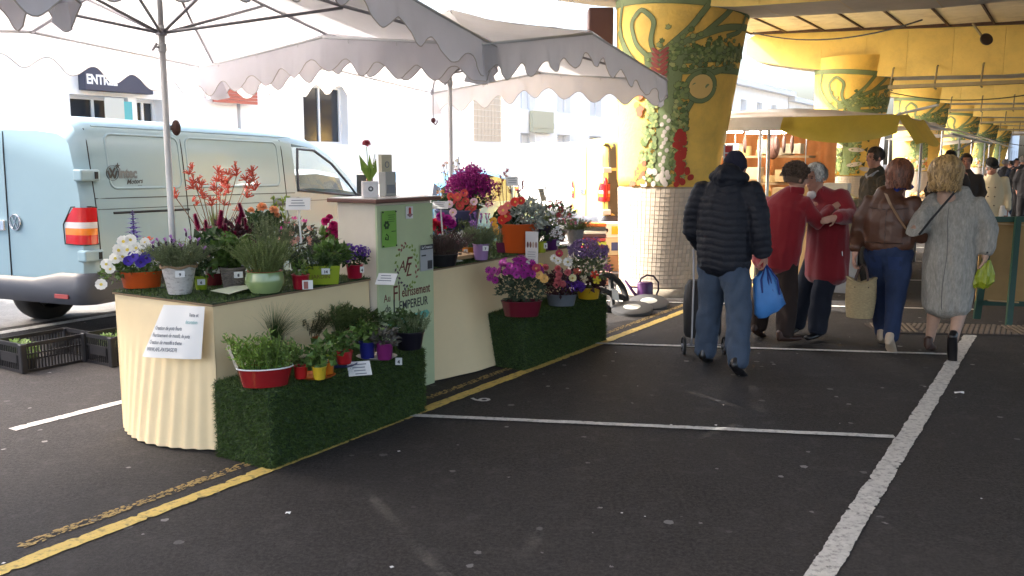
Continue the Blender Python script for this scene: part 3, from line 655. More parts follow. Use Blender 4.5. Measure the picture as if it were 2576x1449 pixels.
    hd = MB(); hd.box((-.01, ym + .16, 1.05), (.03, .26, .10)); hd.build('plate_lamp_bar', M_chrome, root, bevel=.01)
    tl = MB()
    # tail lamps, wrapped round the corner
    for yy, s in ((.0, 1), (W, -1)):
        z0, z1 = .91, 1.225; lamp = thing('tail_lamp', None, None); lamp.parent = root
        for (za, zb2, mm) in ((1.10, z1, M_red), (1.048, 1.10, M_clear), (.99, 1.048, M_amber), (z0, .99, M_red)):
            mb = MB(); rws = []
            for z in np.linspace(za, zb2, 4):
                top = max(0, (z - 1.13)) * 1.3
                prof = [(.115, -.006), (.05, -.008), (.008, .012), (-.012, .05), (-.016, .12), (-.012, .235 - top)]
                rws.append([Vector((x, yy + s * y, z)) for x, y in prof])
            mb.grid(rws if s > 0 else [list(reversed(r)) for r in rws]); mb.build('lens', mm, lamp, smooth=True)
        mb = MB(); mb.tube([(.118, yy - s * .006, z0), (-.004, yy + s * .02, z0 - .004), (-.016, yy + s * .24, z0), (-.018, yy + s * .245, 1.08), (-.012, yy + s * .15, z1 + .005), (.06, yy - s * .004, z1 + .008), (.118, yy - s * .006, z1)], .006, 5); mb.build('lamp_seal', M_seam, lamp)
    # bumper
    bp = MB(); prof = [(0, .33), (-.02, .30), (0, .62), (0, .70)]
    rws = []
    for y in list(np.linspace(-.015, .12, 5)) + list(np.linspace(.3, W - .3, 5)) + list(np.linspace(W - .12, W + .015, 5)):
        e = min(y + .015, W + .015 - y); cx = -.07 + .10 * max(0, 1 - e / .13) ** 2; hi = .60 if .34 < y < W - .34 else .66
        rws.append([Vector((cx + .12, y, .42)), Vector((cx + .02, y, .385)), Vector((cx, y, .42)), Vector((cx - .012, y, .50)), Vector((cx + .005, y, hi - .03)), Vector((cx + .05, y, hi))])
    sd_ = [[v + Vector((1.0, 0, 0)) * (t) for v in rws[0]] for t in (.62, .3)]
    for q in sd_:
        for v, z in zip(q, (.42, .39, .43, .5, .63, .66)): v.y = -.014; v.z = z
    bp.grid(sd_ + rws); bp.build('rear_bumper', M_plastic, root, auto=50)
    for y in (.24, W - .24): mb = MB(); mb.box((-.084, y, .46), (.012, .16, .035)); mb.build('reflector', mat('reflector red', (0.30, 0.06, 0.06), 0.3), root)
    rim = rim or mat('steel rim', (0.3, 0.3, 0.31), 0.4, metal=0.6)
    for x in (.96, 4.15):
        for y, s in ((.17, 1), (W - .17, -1)): wheel(root, x, y, .335, s, rim)
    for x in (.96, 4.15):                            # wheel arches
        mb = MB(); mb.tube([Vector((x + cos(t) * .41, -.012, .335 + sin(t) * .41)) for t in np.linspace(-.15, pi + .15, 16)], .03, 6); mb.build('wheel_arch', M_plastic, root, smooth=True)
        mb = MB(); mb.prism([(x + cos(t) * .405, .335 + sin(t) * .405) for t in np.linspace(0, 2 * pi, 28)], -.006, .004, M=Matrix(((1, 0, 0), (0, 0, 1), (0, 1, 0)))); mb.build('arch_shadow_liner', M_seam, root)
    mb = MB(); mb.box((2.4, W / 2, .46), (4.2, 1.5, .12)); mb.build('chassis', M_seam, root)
    if mirror:
        for y, s in ((-.15, -1), (W + .15, 1)):
            mr = MB(); mr.box((4.12, y, 1.38), (.13, .2, .32)); mo = mr.build('wing_mirror', mat('mirror housing', (0.06, 0.045, 0.05), 0.5), root, bevel=.045)
            mr = MB(); mr.box((4.048, y, 1.38), (.006, .15, .25)); mr.build('mirror_glass', M_chrome, mo); mr = MB(); mr.bar((4.15, y - s * .1, 1.22), (4.17, y - s * .2, 1.18), .1, .08); mr.build('mirror_arm', M_plastic, mo)
    if emblem:
        mc = mat('badge chrome', (0.55, 0.56, 0.58), 0.2, metal=0.9)
        em = thing('emblem', None, None, (-.014, ym - .10, 1.08)); em.parent = root
        mb = MB(); R = .068; mb.tube([Vector((0, cos(t) * R, sin(t) * R)) for t in np.linspace(0, 2 * pi, 26, endpoint=False)], .007, 6, closed=True)
        for a, b_ in (((-.034, .056), (0, .005)), ((.034, .056), (0, .005)), ((-.06, .022), (-.028, -.055)), ((-.028, -.055), (0, -.004)), ((0, -.004), (.028, -.055)), ((.028, -.055), (.06, .022))): mb.bar((0, a[0], a[1]), (0, b_[0], b_[1]), .006, .014, up=(1, 0, 0))
        mb.build('badge', mc, em, smooth=False)
        # dealer sticker on the flank
        gk = mat('sticker grey', (0.13, 0.16, 0.18), 0.5); bk = mat('sticker black', (0.03, 0.035, 0.04), 0.5)
        ox, oz = .33, 1.52; yl = side_pt(ox, oz, .0).y - .012
        lg = thing('sticker_logo', None, None, (ox, yl, oz)); lg.parent = root
        mb = MB(); R = .066; mb.tube([Vector((cos(t) * R, 0, sin(t) * R)) for t in np.linspace(0, 2 * pi, 26, endpoint=False)], .005, 5, closed=True, flat=.3)
        for a, b_ in (((-.03, .045), (0, .0)), ((.03, .045), (0, .0)), ((-.05, .02), (-.025, -.045)), ((-.025, -.045), (0, -.004)), ((0, -.004), (.025, -.045)), ((.025, -.045), (.05, .02))): mb.bar((a[0], 0, a[1]), (b_[0], 0, b_[1]), .016, .004, up=(0, 1, 0))
        st = [(cos(pi / 2 + i * pi / 5) * (.028 if i % 2 == 0 else .012) + .06, sin(pi / 2 + i * pi / 5) * (.028 if i % 2 == 0 else .012) + .062) for i in range(10)]
        mb.prism(st, -.002, .002, M=Matrix(((1, 0, 0), (0, 0, 1), (0, 1, 0)))); mb.build('logo_ring', bk, lg)
        text('intec', .125, gk, lg, frame((.066, -.001, -.004), (1, 0, 0), (0, 0, 1)), align='LEFT', bold=.006, sx=.85)
        text('Motors', .062, bk, lg, frame((.15, -.001, -.082), (1, 0, .06), (0, 0, 1)), align='LEFT', shear=.35, bold=.001); text('.com', .03, bk, lg, frame((.27, -.001, -.115), (1, 0, 0), (0, 0, 1)), align='LEFT', bold=.001)
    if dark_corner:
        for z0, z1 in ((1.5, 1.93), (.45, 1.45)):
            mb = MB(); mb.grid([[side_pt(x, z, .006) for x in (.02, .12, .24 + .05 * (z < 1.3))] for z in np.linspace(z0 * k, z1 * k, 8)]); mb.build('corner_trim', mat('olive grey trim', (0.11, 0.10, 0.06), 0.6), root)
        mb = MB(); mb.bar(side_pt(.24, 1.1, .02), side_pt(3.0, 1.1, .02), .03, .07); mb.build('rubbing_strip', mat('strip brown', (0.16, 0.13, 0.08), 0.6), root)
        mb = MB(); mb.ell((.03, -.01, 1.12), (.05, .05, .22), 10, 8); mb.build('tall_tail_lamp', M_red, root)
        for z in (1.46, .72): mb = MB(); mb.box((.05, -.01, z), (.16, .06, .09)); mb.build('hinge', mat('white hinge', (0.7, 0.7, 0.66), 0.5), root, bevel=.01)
    return root
VF = atan2(.918, .397)
M_vanblue = mat('pale blue van paint', (0.24, 0.355, 0.41), 0.3, coat=0.25, var=0.03, vscale=1.5)
van('pale blue panel van parked behind the flower stall, rear doors facing left', (-3.64, 7.55, 0), VF, M_vanblue, emblem=True, pitch=radians(0.8))
van('plain white delivery van in the sunlit road behind the flowers', (1.55, 19.2, 0), ANG, mat('white van paint', (0.8, 0.8, 0.8), 0.3, coat=0.4), seams=False)
van('yellow panel van partly hidden by the nearest pillar', (1.62, 15.75, 0), radians(14), mat('yellow van paint', (0.80, 0.62, 0.15), 0.3, coat=0.4), seams=False, mirror=False, dark_corner=True, rim=mat('yellow rim', (0.5, 0.38, 0.13), 0.45))
def car(label, loc, rz, pm):
    root = thing('parked_car', label, 'car', loc, rz); W = 1.72
    ST = [(0, .25, .72, .72, .3), (.15, .08, .9, .92, .26), (.5, .03, 1.28, .94, .24), (1.0, .0, 1.44, .95, .22), (1.9, 0, 1.47, .95, .2), (2.5, 0, 1.38, .94, .2), (3.1, .02, .98, .92, .22), (3.7, .08, .84, .82, .25), (3.95, .3, .66, .62, .3)]
    rows = []
    for x, i0, zr, zb_, z0 in ST:
        t = .18 if zr > 1.0 else .08
        h_ = [(i0 + .06, z0), (i0, z0 + .18), (i0, (z0 + zb_) / 2), (i0 + .03, zb_), (i0 + t, max(zr - .08, zb_ + .005)), (i0 + t + .12, zr)]
        rows.append([Vector((x, y, z)) for y, z in h_] + [Vector((x, W - y, z)) for y, z in reversed(h_)])
    n = len(rows[0]); vs = [p for r in rows for p in r]; fs = []; gl = []
    for i in range(len(rows) - 1):
        for j in range(n - 1):
            f = (i * n + j, i * n + j + 1, (i + 1) * n + j + 1, (i + 1) * n + j); x0 = ST[i][0]
            (gl if ((j in (3, 7) and .5 <= x0 < 2.5) or (4 <= j <= 6 and 2.4 < x0 < 3.0) or (4 <= j <= 6 and .1 < x0 < .4)) else fs).append(f)
    fs += [tuple(range(n)), tuple(reversed([(len(rows) - 1) * n + j for j in range(n)]))]
    mb = MB(); mb.add(vs, fs); o = mb.build('body', pm, root, auto=40); mb = MB(); mb.add(vs, gl); mb.build('windows', M_glassd, root)
    for x in (.72, 3.2):
        for y, s in ((.1, 1), (W - .1, -1)): wheel(root, x, y, .3, s, M_chrome)
    for y in (.22, W - .22): mb = MB(); mb.ell((3.83, y, .62), (.1, .14, .09), 10, 6); mb.build('headlight', M_clear, root); mb = MB(); mb.ell((.1, y, .82), (.05, .12, .12), 10, 6); mb.build('tail_lamp', M_red, root)
    return root
car('pale blue hatchback parked behind the flower displays', L(10.6, -8.1, 0), ANG + radians(3), mat('blue car paint', (0.16, 0.38, 0.62), 0.25, coat=0.5))
car('white hatchback parked beyond the kiosk counter', L(9.9, -11.5, 0), ANG, mat('white car paint', (0.8, 0.8, 0.8), 0.3, coat=0.4))

# ================================================================== PARASOLS
def canvas(name, col, tl):
    return mat(name, col, 0.85, transl=tl, var=0.05, vscale=3, bump=0.12, bscale=14)
M_canvas = canvas('white parasol canvas', (0.80, 0.785, 0.82), 0.40)
M_pole = mat('grey parasol pole', (0.62, 0.62, 0.62), 0.4, metal=0.2, var=0.06)
M_rib = mat('steel rib', (0.36, 0.35, 0.37), 0.4, metal=0.6)
def parasol(label, a, b, la=1.62, wb=1.45, rs=0.0):
    root = thing('market_parasol', label, 'parasol', L(a, b, 0), ANG, 'white market parasols')
    zc, zm, za = 2.42, 2.55, 2.98
    mb = MB(); mb.tube([(0, 0, 0), (0, 0, 2.46)], .0205, 16); mb.build('pole', M_pole, root, smooth=True)
    mb = MB(); mb.tube([(0, 0, 2.46), (0, 0, 2.95)], .017, 14); mb.build('upper_pole', M_pole, root, smooth=True)
    mb = MB(); mb.tube([(0, 0, 2.30), (0, 0, 2.35)], .027, 14); cl = mb.build('clamp', M_pole, root)
    mb = MB(); mb.tube([(-.02, 0, 2.325), (-.055, 0, 2.325)], .006, 8); mb.bar((-.055, -.022, 2.345), (-.055, .022, 2.305), .012, .012); mb.build('clamp_screw', M_rib, cl)
    mb = MB(); mb.tube([(0, 0, 2.40), (0, 0, 2.44)], .035, 12); mb.build('runner', M_rib, root); mb = MB(); mb.tube([(0, 0, 2.90), (0, 0, 2.96)], .035, 12); mb.build('crown_hub', M_rib, root)
    # edge points: corners and edge middles, going round
    E = [(-la, -wb), (0, -wb), (la, -wb), (la, 0), (la, wb), (0, wb), (-la, wb), (-la, 0)]
    EZ = [zc + rs, zm + .13 + rs * .8, zc, zm + .02, zc, zm, zc, zm + .02]; apex = Vector((0, 0, za))
    P8 = [Vector((x, y, z)) for (x, y), z in zip(E, EZ)]
    n = 14; can = MB()
    for i in range(8):                               # gores, slightly slack between ribs
        p, q = P8[i], P8[(i + 1) % 8]; rws = []
        for u in np.linspace(0, 1, n):
            row = []
            for t in np.linspace(0, 1, 11):
                e = p.lerp(q, t); v = apex.lerp(e, u); v.z -= .02 * sin(pi * t) * u * (1 - .2 * u) + .03 * sin(pi * u) - .016 * fbm(v, 1.6, i) - .006 * sin(t * 40 + i) * max(0, u - .6); row.append(v)
            rws.append(row)
        can.grid(rws)
    can.build('canopy', M_canvas, root, smooth=True)
    val = MB(); pts = []
    for i in range(8):
        p, q = P8[i], P8[(i + 1) % 8]; m = max(8, int((q - p).length / .0225)) 
        for t in range(m): pts.append((p.lerp(q, t / m) - Vector((0, 0, .02 * sin(pi * t / m))), (q - p).normalized(), i))
    rws = []; dist = 0.0; prev = pts[-1][0]
    tot = sum((pts[i][0] - pts[i - 1][0]).length for i in range(len(pts))); per = tot / round(tot / .345)
    cols = []
    for p, d, i in pts:
        dist += (p - prev).length; prev = p; nn = Vector((d.y, -d.x, 0)).normalized()
        dep = .215 + (.052 + .014 * mnoise.noise(Vector((dist * 1.3, a, 2)))) * cos(2 * pi * dist / per + .5 * mnoise.noise(Vector((dist * .9, 5, a)))); fl = .012 * sin(dist * 9) + .035 * fbm(p, 2.5) + .012 * fbm(p, 9)
        cols.append([p + nn * (.006 + fl * t * 1.0 + .01 * t) - Vector((0, 0, dep * t)) for t in np.linspace(0, 1, 7)])
    cols.append(cols[0]); val.grid(cols); val.build('valance', M_canvas, root, smooth=True)
    hem = MB(); hem.tube([c[-1] for c in cols[:-1]], .0035, 5, closed=True); hem.build('hem', mat('hem tape', (0.50, 0.46, 0.42), 0.9), root)
    for i in range(8):
        mb = MB(); mb.tube([Vector((0, 0, 2.93)), apex.lerp(P8[i], .5) - Vector((0, 0, .06)), P8[i] - Vector((0, 0, .025))], .011, 8); mb.build('rib', M_rib, root, smooth=True)
        mb = MB(); mid = apex.lerp(P8[i], .52) - Vector((0, 0, .07)); mb.tube([Vector((mid.x * .03, mid.y * .03, 2.42)), mid], .010, 8); mb.build('strut', M_rib, root, smooth=True)
        q = P8[(i + 1) % 8]; mb = MB(); mb.tube([P8[i] - Vector((0, 0, .02)), q - Vector((0, 0, .02))], .012, 8); br = mb.build('edge_bar', M_pole, root, smooth=True)
        mb = MB(); dirn = (q - P8[i]); 
        for t in (.18, .5, .82): c = P8[i] + dirn * t - Vector((0, 0, .03)); mb.tube([c + Vector((.012 * cos(s), 0, -.012 + .014 * sin(s))) for s in np.linspace(0, 6.28, 8, endpoint=False)], .003, 4, closed=True)
        mb.build('clip', M_pole, br)
        if i % 2 == 0:
            c = P8[i]; inn = Vector((-c.x, -c.y, 0)).normalized(); mb = MB(); mb.bar(c + inn * .02 + Vector((0, 0, -.035)), c + inn * .12 + Vector((0, 0, .0)), .042, .035); mb.build('corner_bracket', mat('bracket plastic', (0.36, 0.38, 0.45), 0.5), root, bevel=.01)
            mb = MB(); s_ = Vector((-inn.y, inn.x, 0)); b0 = c + inn * .03 - Vector((0, 0, .02)); mb.grid([[b0 + s_ * x * .015 for x in (-1, 0, 1)], [b0 + s_ * x * .05 + inn * .02 - Vector((0, 0, .10)) for x in (-1, 0, 1)], [b0 + s_ * x * .11 + inn * (.03 + .02 * x) - Vector((0, 0, .26 - .02 * abs(x))) for x in (-1, 0, 1)]]); mb.build('corner_flap', M_canvas, root, smooth=True)
    return root
parasol('nearest white scalloped parasol over the herbs and kiosk', 3.67, -4.93, rs=.09)
parasol('third white parasol whose scalloped edge hangs into the top left corner', 0.58, -4.93)
parasol('second white scalloped parasol over the far flower table, next to the pillar', 6.72, -4.93)
hk = thing('hanging_hook', 'steel rod with a dark red hook hanging under the second parasol', 'hook', L(6.62, -5.05, 0), 0); mb = MB(); mb.tube([(0, 0, 2.42), (0, 0, 2.02)], .005, 6); mb.build('rod', M_rib, hk); mb = MB(); mb.ell((0, 0, 1.99), (.022, .02, .025), 10, 8); mb.tube([(0, 0, 1.97), (.02, 0, 1.95), (.035, 0, 1.97), (.035, 0, 1.99)], .006, 6); mb.build('hook', mat('hook red', (0.12, 0.02, 0.02), 0.5), hk)
cleat = MB(); cleat.ell((0, 0, 0), (.03, .03, .05), 10, 8); cleat.box((-.02, 0, 0), (.03, .02, .03)); tag(cleat.build('pole_knob', mat('knob brown', (0.10, 0.04, 0.03), 0.5), loc=L(3.67, -4.93, 1.83) + Vector((.05, .03, 0))), 'small dark brown knob on the near parasol pole', 'knob')
box = MB(); box.box((0, 0, 0), (.3, .25, .85)); tag(box.build('junction_box', mat('brown box', (0.11, 0.05, 0.045), 0.6), loc=BASE0 + Vector((-.78, .1, 3.02)), bevel=.02), 'dark reddish brown box fixed to the left of the nearest pillar top', 'box')
# ================================================================== FLOWER STALL: TABLES, STEPS, KIOSK
M_skirt = mat('cream stall skirt', (0.84, 0.67, 0.40), 0.6, var=0.05, vscale=2.5, bump=0.05, bscale=30)
M_turf = mat('artificial turf', (0.062, 0.105, 0.020), 0.55, island=0.55, transl=0.15); M_turfbase = mat('turf backing', (0.02, 0.04, 0.012), 0.9)
M_card = mat('white card', (0.80, 0.80, 0.79), 0.6); M_ink = mat('black ink', (0.03, 0.03, 0.035), 0.6)
def turf(name, parent, faces, dens, length=.021, width=.0042, seed=1):
    rg = np.random.default_rng(seed); V = []; Fc = []
    for o, u, v, nrm in faces:
        o, u, v, nrm = [np.array(q, float) for q in (o, u, v, nrm)]; n = int(dens * np.linalg.norm(u) * np.linalg.norm(v))
        p = o + rg.random((n, 1)) * u + rg.random((n, 1)) * v
        d = nrm * 0.75 + rg.normal(0, .55, (n, 3)) + np.array((0, 0, -.12)); d /= np.linalg.norm(d, axis=1)[:, None]
        s = np.cross(d, rg.normal(0, 1, (n, 3))); s /= np.linalg.norm(s, axis=1)[:, None]; ln = length * rg.uniform(.6, 1.25, (n, 1))
        b = len(V) * 3 if False else sum(len(q) for q in V); V.append(np.stack([p - s * width / 2, p + s * width / 2, p + d * ln], 1).reshape(-1, 3)); Fc.append(np.arange(n * 3).reshape(-1, 3) + b)
    V = np.concatenate(V); Fc = np.concatenate(Fc); me = bpy.data.meshes.new(name); me.vertices.add(len(V)); me.vertices.foreach_set('co', V.ravel())
    me.loops.add(Fc.size); me.loops.foreach_set('vertex_index', Fc.ravel().astype(np.int32)); me.polygons.add(len(Fc)); me.polygons.foreach_set('loop_start', np.arange(0, Fc.size, 3, dtype=np.int32)); me.update(); me.validate()
    me.materials.append(M_turf); o = bpy.data.objects.new(name, me); COL.objects.link(o); o.parent = parent; o['kind'] = 'stuff'; return o
# market-frame roots: local x = a, local y = -b
def mroot(name, label, cat, a, b, z=0.0, group=None): return thing(name, label, cat, L(a, b, z), ANG, group)
def smooth_outline(pts, n=60):
    pts = [np.array(p, float) for p in pts]; out = []
    k = len(pts)
    for i in range(k):
        a, b, c, d = pts[i - 1], pts[i], pts[(i + 1) % k], pts[(i + 2) % k]
        for t in np.linspace(0, 1, n // k, endpoint=False): out.append(.5 * ((2 * b) + (-a + c) * t + (2 * a - 5 * b + 4 * c - d) * t * t + (-a + 3 * b - 3 * c + d) * t ** 3))
    return out
ZT = .83
def table(label, a, b, la, wb, bot_front, bot_end, folds, group='flower stall tables'):
    """local: x 0..la along the aisle, y 0..wb to the back"""
    r = mroot('stall_table', label, 'table', a, b, 0, group)
    def sheet(f, n, m=18):
        return [[f(s, t) for s in np.linspace(0, 1, n)] for t in np.linspace(0, 1, m)]
    def front(s, t): bulge = bot_front(s) * t ** 1.2; return Vector((s * la, -bulge - .004 * sin(s * 40) * t, ZT * (1 - t) + .012 * t))
    mb = MB(); mb.grid(sheet(front, 40)); mb.build('front_skirt', M_skirt, r, smooth=True)
    def end(s, t):                                   # s from front corner to back corner
        dx, dy = bot_end(s); w = max(0, t - .22) / .78; rip = folds * sin(s * wb * 2 * pi / .082 + 1.2 * sin(s * 7)) * min(1, w * 1.6) * (.35 + .65 * max(0, 1 - abs(s - .45) * 1.3)); return Vector((-dx * t ** .9 - rip, s * wb + dy * t, ZT * (1 - t) + .012 * t))
    mb = MB(); mb.grid([list(reversed(q)) for q in sheet(end, 150)]); mb.build('end_skirt', M_skirt, r, smooth=True)
    mb = MB(); mb.grid([[Vector((x, wb, ZT)), Vector((x, wb, .02))] for x in np.linspace(0, la, 6)]); mb.grid([[Vector((la, y, ZT)), Vector((la, y, .02))] for y in np.linspace(wb, 0, 5)]); mb.build('back_skirt', M_skirt, r)
    mb = MB(); mb.box((la / 2, wb / 2, ZT + .002), (la + .02, wb + .02, .012)); mb.build('table_top', mat('table board', (0.25, 0.17, 0.1), 0.8), r)
    mb = MB(); mb.box((la / 2, wb / 2, ZT + .0105), (la + .016, wb + .016, .005)); mb.build('turf_mat', M_turfbase, r)
    turf('turf', r, [((-.012, -.012, ZT + .012), (la + .024, 0, 0), (0, wb + .024, 0), (0, 0, 1))], 9000, .024, .0045, int(a * 10))
    return r
t1 = table('front cream skirted stall table with fluted left end and potted plants on turf', 3.19, -3.97, 1.28, .89, lambda s: .015, lambda s: (.15 * sin(pi * min(1, s * 1.02)) ** .8, 0.0), .0085)
t2 = table('rear cream skirted stall table beyond the kiosk, laden with flowers', 5.09, -3.93, 2.08, .87, lambda s: .13 * sin(pi * min(1, s * 1.5 + .05)) if s < .63 else 0.0, lambda s: (.05 * sin(pi * s), 0), .004)
def step(label, a0, a1, b0, b1, h, seed, dens):
    r = mroot('display_step', label, 'display step', a0, b1, 0, 'turf covered display steps'); la, wb = a1 - a0, b1 - b0   # local y 0 (front, aisle) .. wb
    mb = MB(); mb.box((la / 2, wb / 2, h / 2), (la, wb, h)); mb.build('box', M_turfbase, r, bevel=.01)
    turf('turf', r, [((0, 0, 0), (0, wb, 0), (0, 0, h), (-1, 0, 0)), ((0, 0, 0), (la, 0, 0), (0, 0, h), (0, -1, 0)), ((0, 0, h), (la, 0, 0), (0, wb, 0), (0, 0, 1)), ((la, 0, 0), (0, wb, 0), (0, 0, h), (1, 0, 0))], dens, .024, .0046, seed)
    return r
step('front green turf covered step holding potted herbs', 3.13, 4.45, -3.92, -3.49, .42, 5, 30000)
step('rear green turf covered step holding bright flower pots', 5.76, 7.18, -3.90, -3.53, .42, 6, 20000)

# kiosk counter
KA, KB, KW, KD, KH = 4.485, -3.905, .60, .34, 1.345
kr = mroot('kiosk_counter', 'narrow cream and green kiosk counter between the two flower tables', 'counter', KA, KB)
mb = MB(); mb.box((KW / 2, KD / 2 + .008, KH / 2), (KW, KD, KH)); mb.build('cabinet', mat('cream cabinet', (0.74, 0.66, 0.54), 0.6, var=.04), kr, bevel=.006)
mb = MB(); mb.box((KW / 2, .0, KH / 2 - .01), (KW + .004, .014, KH - .02)); mb.build('front_panel', mat('sage green panel', (0.52, 0.60, 0.36), 0.55, var=0.06, vscale=4, bump=.08, bscale=90), kr)
mb = MB(); mb.box((KW / 2, KD / 2, KH + .012), (KW + .11, KD + .10, .026)); mb.build('counter_top', mat('brown counter edge', (0.17, 0.075, 0.055), 0.5, var=.25, vscale=8, stretch=(3, 30, 30)), kr, bevel=.005)
mb = MB(); mb.box((KW / 2, KD / 2, KH + .0275), (KW + .09, KD + .08, .004)); mb.build('counter_sheet', mat('counter pale top', (0.7, 0.66, 0.62), 0.35), kr)
FM = lambda u, z, off=.0085: frame((u, -off, z), (1, 0, 0), (0, 0, 1))
c_red = mat('lettering brown red', (0.16, 0.035, 0.03), 0.6); c_dark = mat('lettering charcoal', (0.045, 0.045, 0.05), 0.6); c_teal = mat('ribbon teal', (0.13, 0.42, 0.34), 0.6); c_grn = mat('wreath green', (0.22, 0.33, 0.06), 0.6); c_pur = mat('wreath purple', (0.09, 0.06, 0.09), 0.6); c_ros = mat('wreath rose', (0.33, 0.13, 0.10), 0.6)
sg_ = thing('shop_sign', None, None); sg_.parent = kr
text('Au', .075, c_red, sg_, FM(.085, .695), sx=.8); text('Fl', .16, c_red, sg_, FM(.185, .712), sx=.75); text('eurissement', .098, c_red, sg_, FM(.40, .715), sx=.66, bold=.0008)
text('de', .075, c_dark, sg_, FM(.09, .625), sx=.8); text('L', .14, c_dark, sg_, FM(.17, .625), sx=.8, bold=.001); text('EMPEREUR', .088, c_dark, sg_, FM(.37, .625), sx=.78, bold=.0008)
mb = MB(); mb.prism([(.07, .535), (.32, .545), (.52, .56), (.55, .535), (.52, .505), (.32, .49), (.07, .475), (.10, .505)], .008, .0095, M=Matrix(((1, 0, 0), (0, 0, -1), (0, 1, 0)))); mb.build('ribbon', c_teal, sg_)
text('A', .10, c_red, sg_, FM(.245, .90), shear=.3); text('F', .15, c_red, sg_, FM(.30, .90), shear=.35, bold=.001); text('L', .13, c_red, sg_, FM(.315, .865), shear=.4)
mb = MB(); 
for i in range(40):
    an = 2 * pi * i / 40; u, z = .30 + .112 * cos(an), .895 + .15 * sin(an); sec = int((an / (2 * pi)) * 8); mm = [0, 0, 2, 0, 1, 1, 0, 2][sec]
    if i % 9 == 8: continue
    an2 = an + pi / 2 + (.7 if i % 2 else -.7); c = Vector((u, -.0095 - .0002 * (i % 3), z)); d = Vector((cos(an2), 0, sin(an2))); n_ = Vector((-d.z, 0, d.x)); ln = .034; mb.add([c, c + d * ln * .5 + n_ * ln * .28, c + d * ln, c + d * ln * .5 - n_ * ln * .28], [(0, 1, 2, 3)], mm)
mb.build('wreath', [c_grn, c_pur, c_ros], sg_)
def flyer(name, label, cat, a, b, z, w, h, m, tilt=0.0, parts=()):
    r = mroot(name, label, cat, a, b, z); mb = MB(); rows = [[Vector((x, -.003 - .004 * sin(x * 9 + y * 5), y)) for x in np.linspace(0, w, 6)] for y in np.linspace(0, h, 6)]; mb.grid(rows); mb.grid([[v + Vector((0, .0012, 0)) for v in reversed(q)] for q in rows]); mb.build('sheet', m, r); r.rotation_euler = (0, tilt, ANG); return r
fy = flyer('pinned_flyer', 'bright green flyer with a black flower drawing pinned on the kiosk', 'flyer', KA + .035, KB + .012, 1.045, .15, .245, mat('green flyer paper', (0.20, 0.42, 0.07), 0.6))
mb = MB(); o_ = (.045, -.0085, .15)
for i in range(6): mb.ell((o_[0] + cos(i * 1.047) * .019, -.0095, o_[2] + sin(i * 1.047) * .019), (.012, .001, .012), 8, 4)
mb.tube([(.04, -.0095, .09), (.06, -.0095, .075), (.055, -.0095, .05), (.03, -.0095, .055), (.035, -.0095, .07)], .004, 4)
for i in range(4): mb.box((.095, -.0095, .215 - i * .014), (.07 - .01 * (i % 2), .001, .003))
mb.box((.115, -.0095, .105), (.045, .001, .005)); mb.build('print', mat('flyer ink', (0.03, 0.07, 0.02), 0.7), fy)
mb = MB()
for x, z in ((.008, .237), (.142, .237), (.142, .008), (.008, .01)): mb.ell((x, -.011, z), (.006, .004, .006), 8, 5)
mb.build('drawing_pin', M_ink, fy)
st = flyer('sticker', 'small white sticker with a red figure near the kiosk top', 'sticker', KA + .29, KB + .012, 1.225, .075, .085, M_card)
mb = MB(); mb.prism([(.025, .035), (.05, .035), (.048, .06), (.05, .07), (.0375, .08), (.025, .07), (.027, .06)], .009, .0105, M=Matrix(((1, 0, 0), (0, 0, -1), (0, 1, 0)))); mb.prism([(.005, .028), (.0375, .008), (.07, .028), (.05, .036), (.025, .036)], .0088, .0098, m=1, M=Matrix(((1, 0, 0), (0, 0, -1), (0, 1, 0)))); mb.build('figure', [mat('figure red', (0.5, 0.06, 0.05), 0.6), mat('figure mauve', (0.33, 0.2, 0.22), 0.6)], st)
mg = flyer('magazine_page', 'black and white magazine cover pinned at the kiosk right edge', 'magazine', KA + .44, KB + .013, .845, .145, .185, mat('magazine grey', (0.42, 0.43, 0.44), 0.5))
for nm_, c_, z_ in (('masthead', (.0725, -.0092, .168), (.145, .001, .034)), ('headline', (.035, -.0092, .11), (.05, .001, .01)), ('photo', (.105, -.0092, .04), (.055, .001, .06))): mb = MB(); mb.box(c_, z_); mb.build(nm_, mat('magazine dark', (0.05, 0.055, 0.06), 0.5), mg)
text('La Creatrice', .028, M_card, mg, frame((.0725, -.0102, .168), (1, 0, 0), (0, 0, 1)), sx=.85)
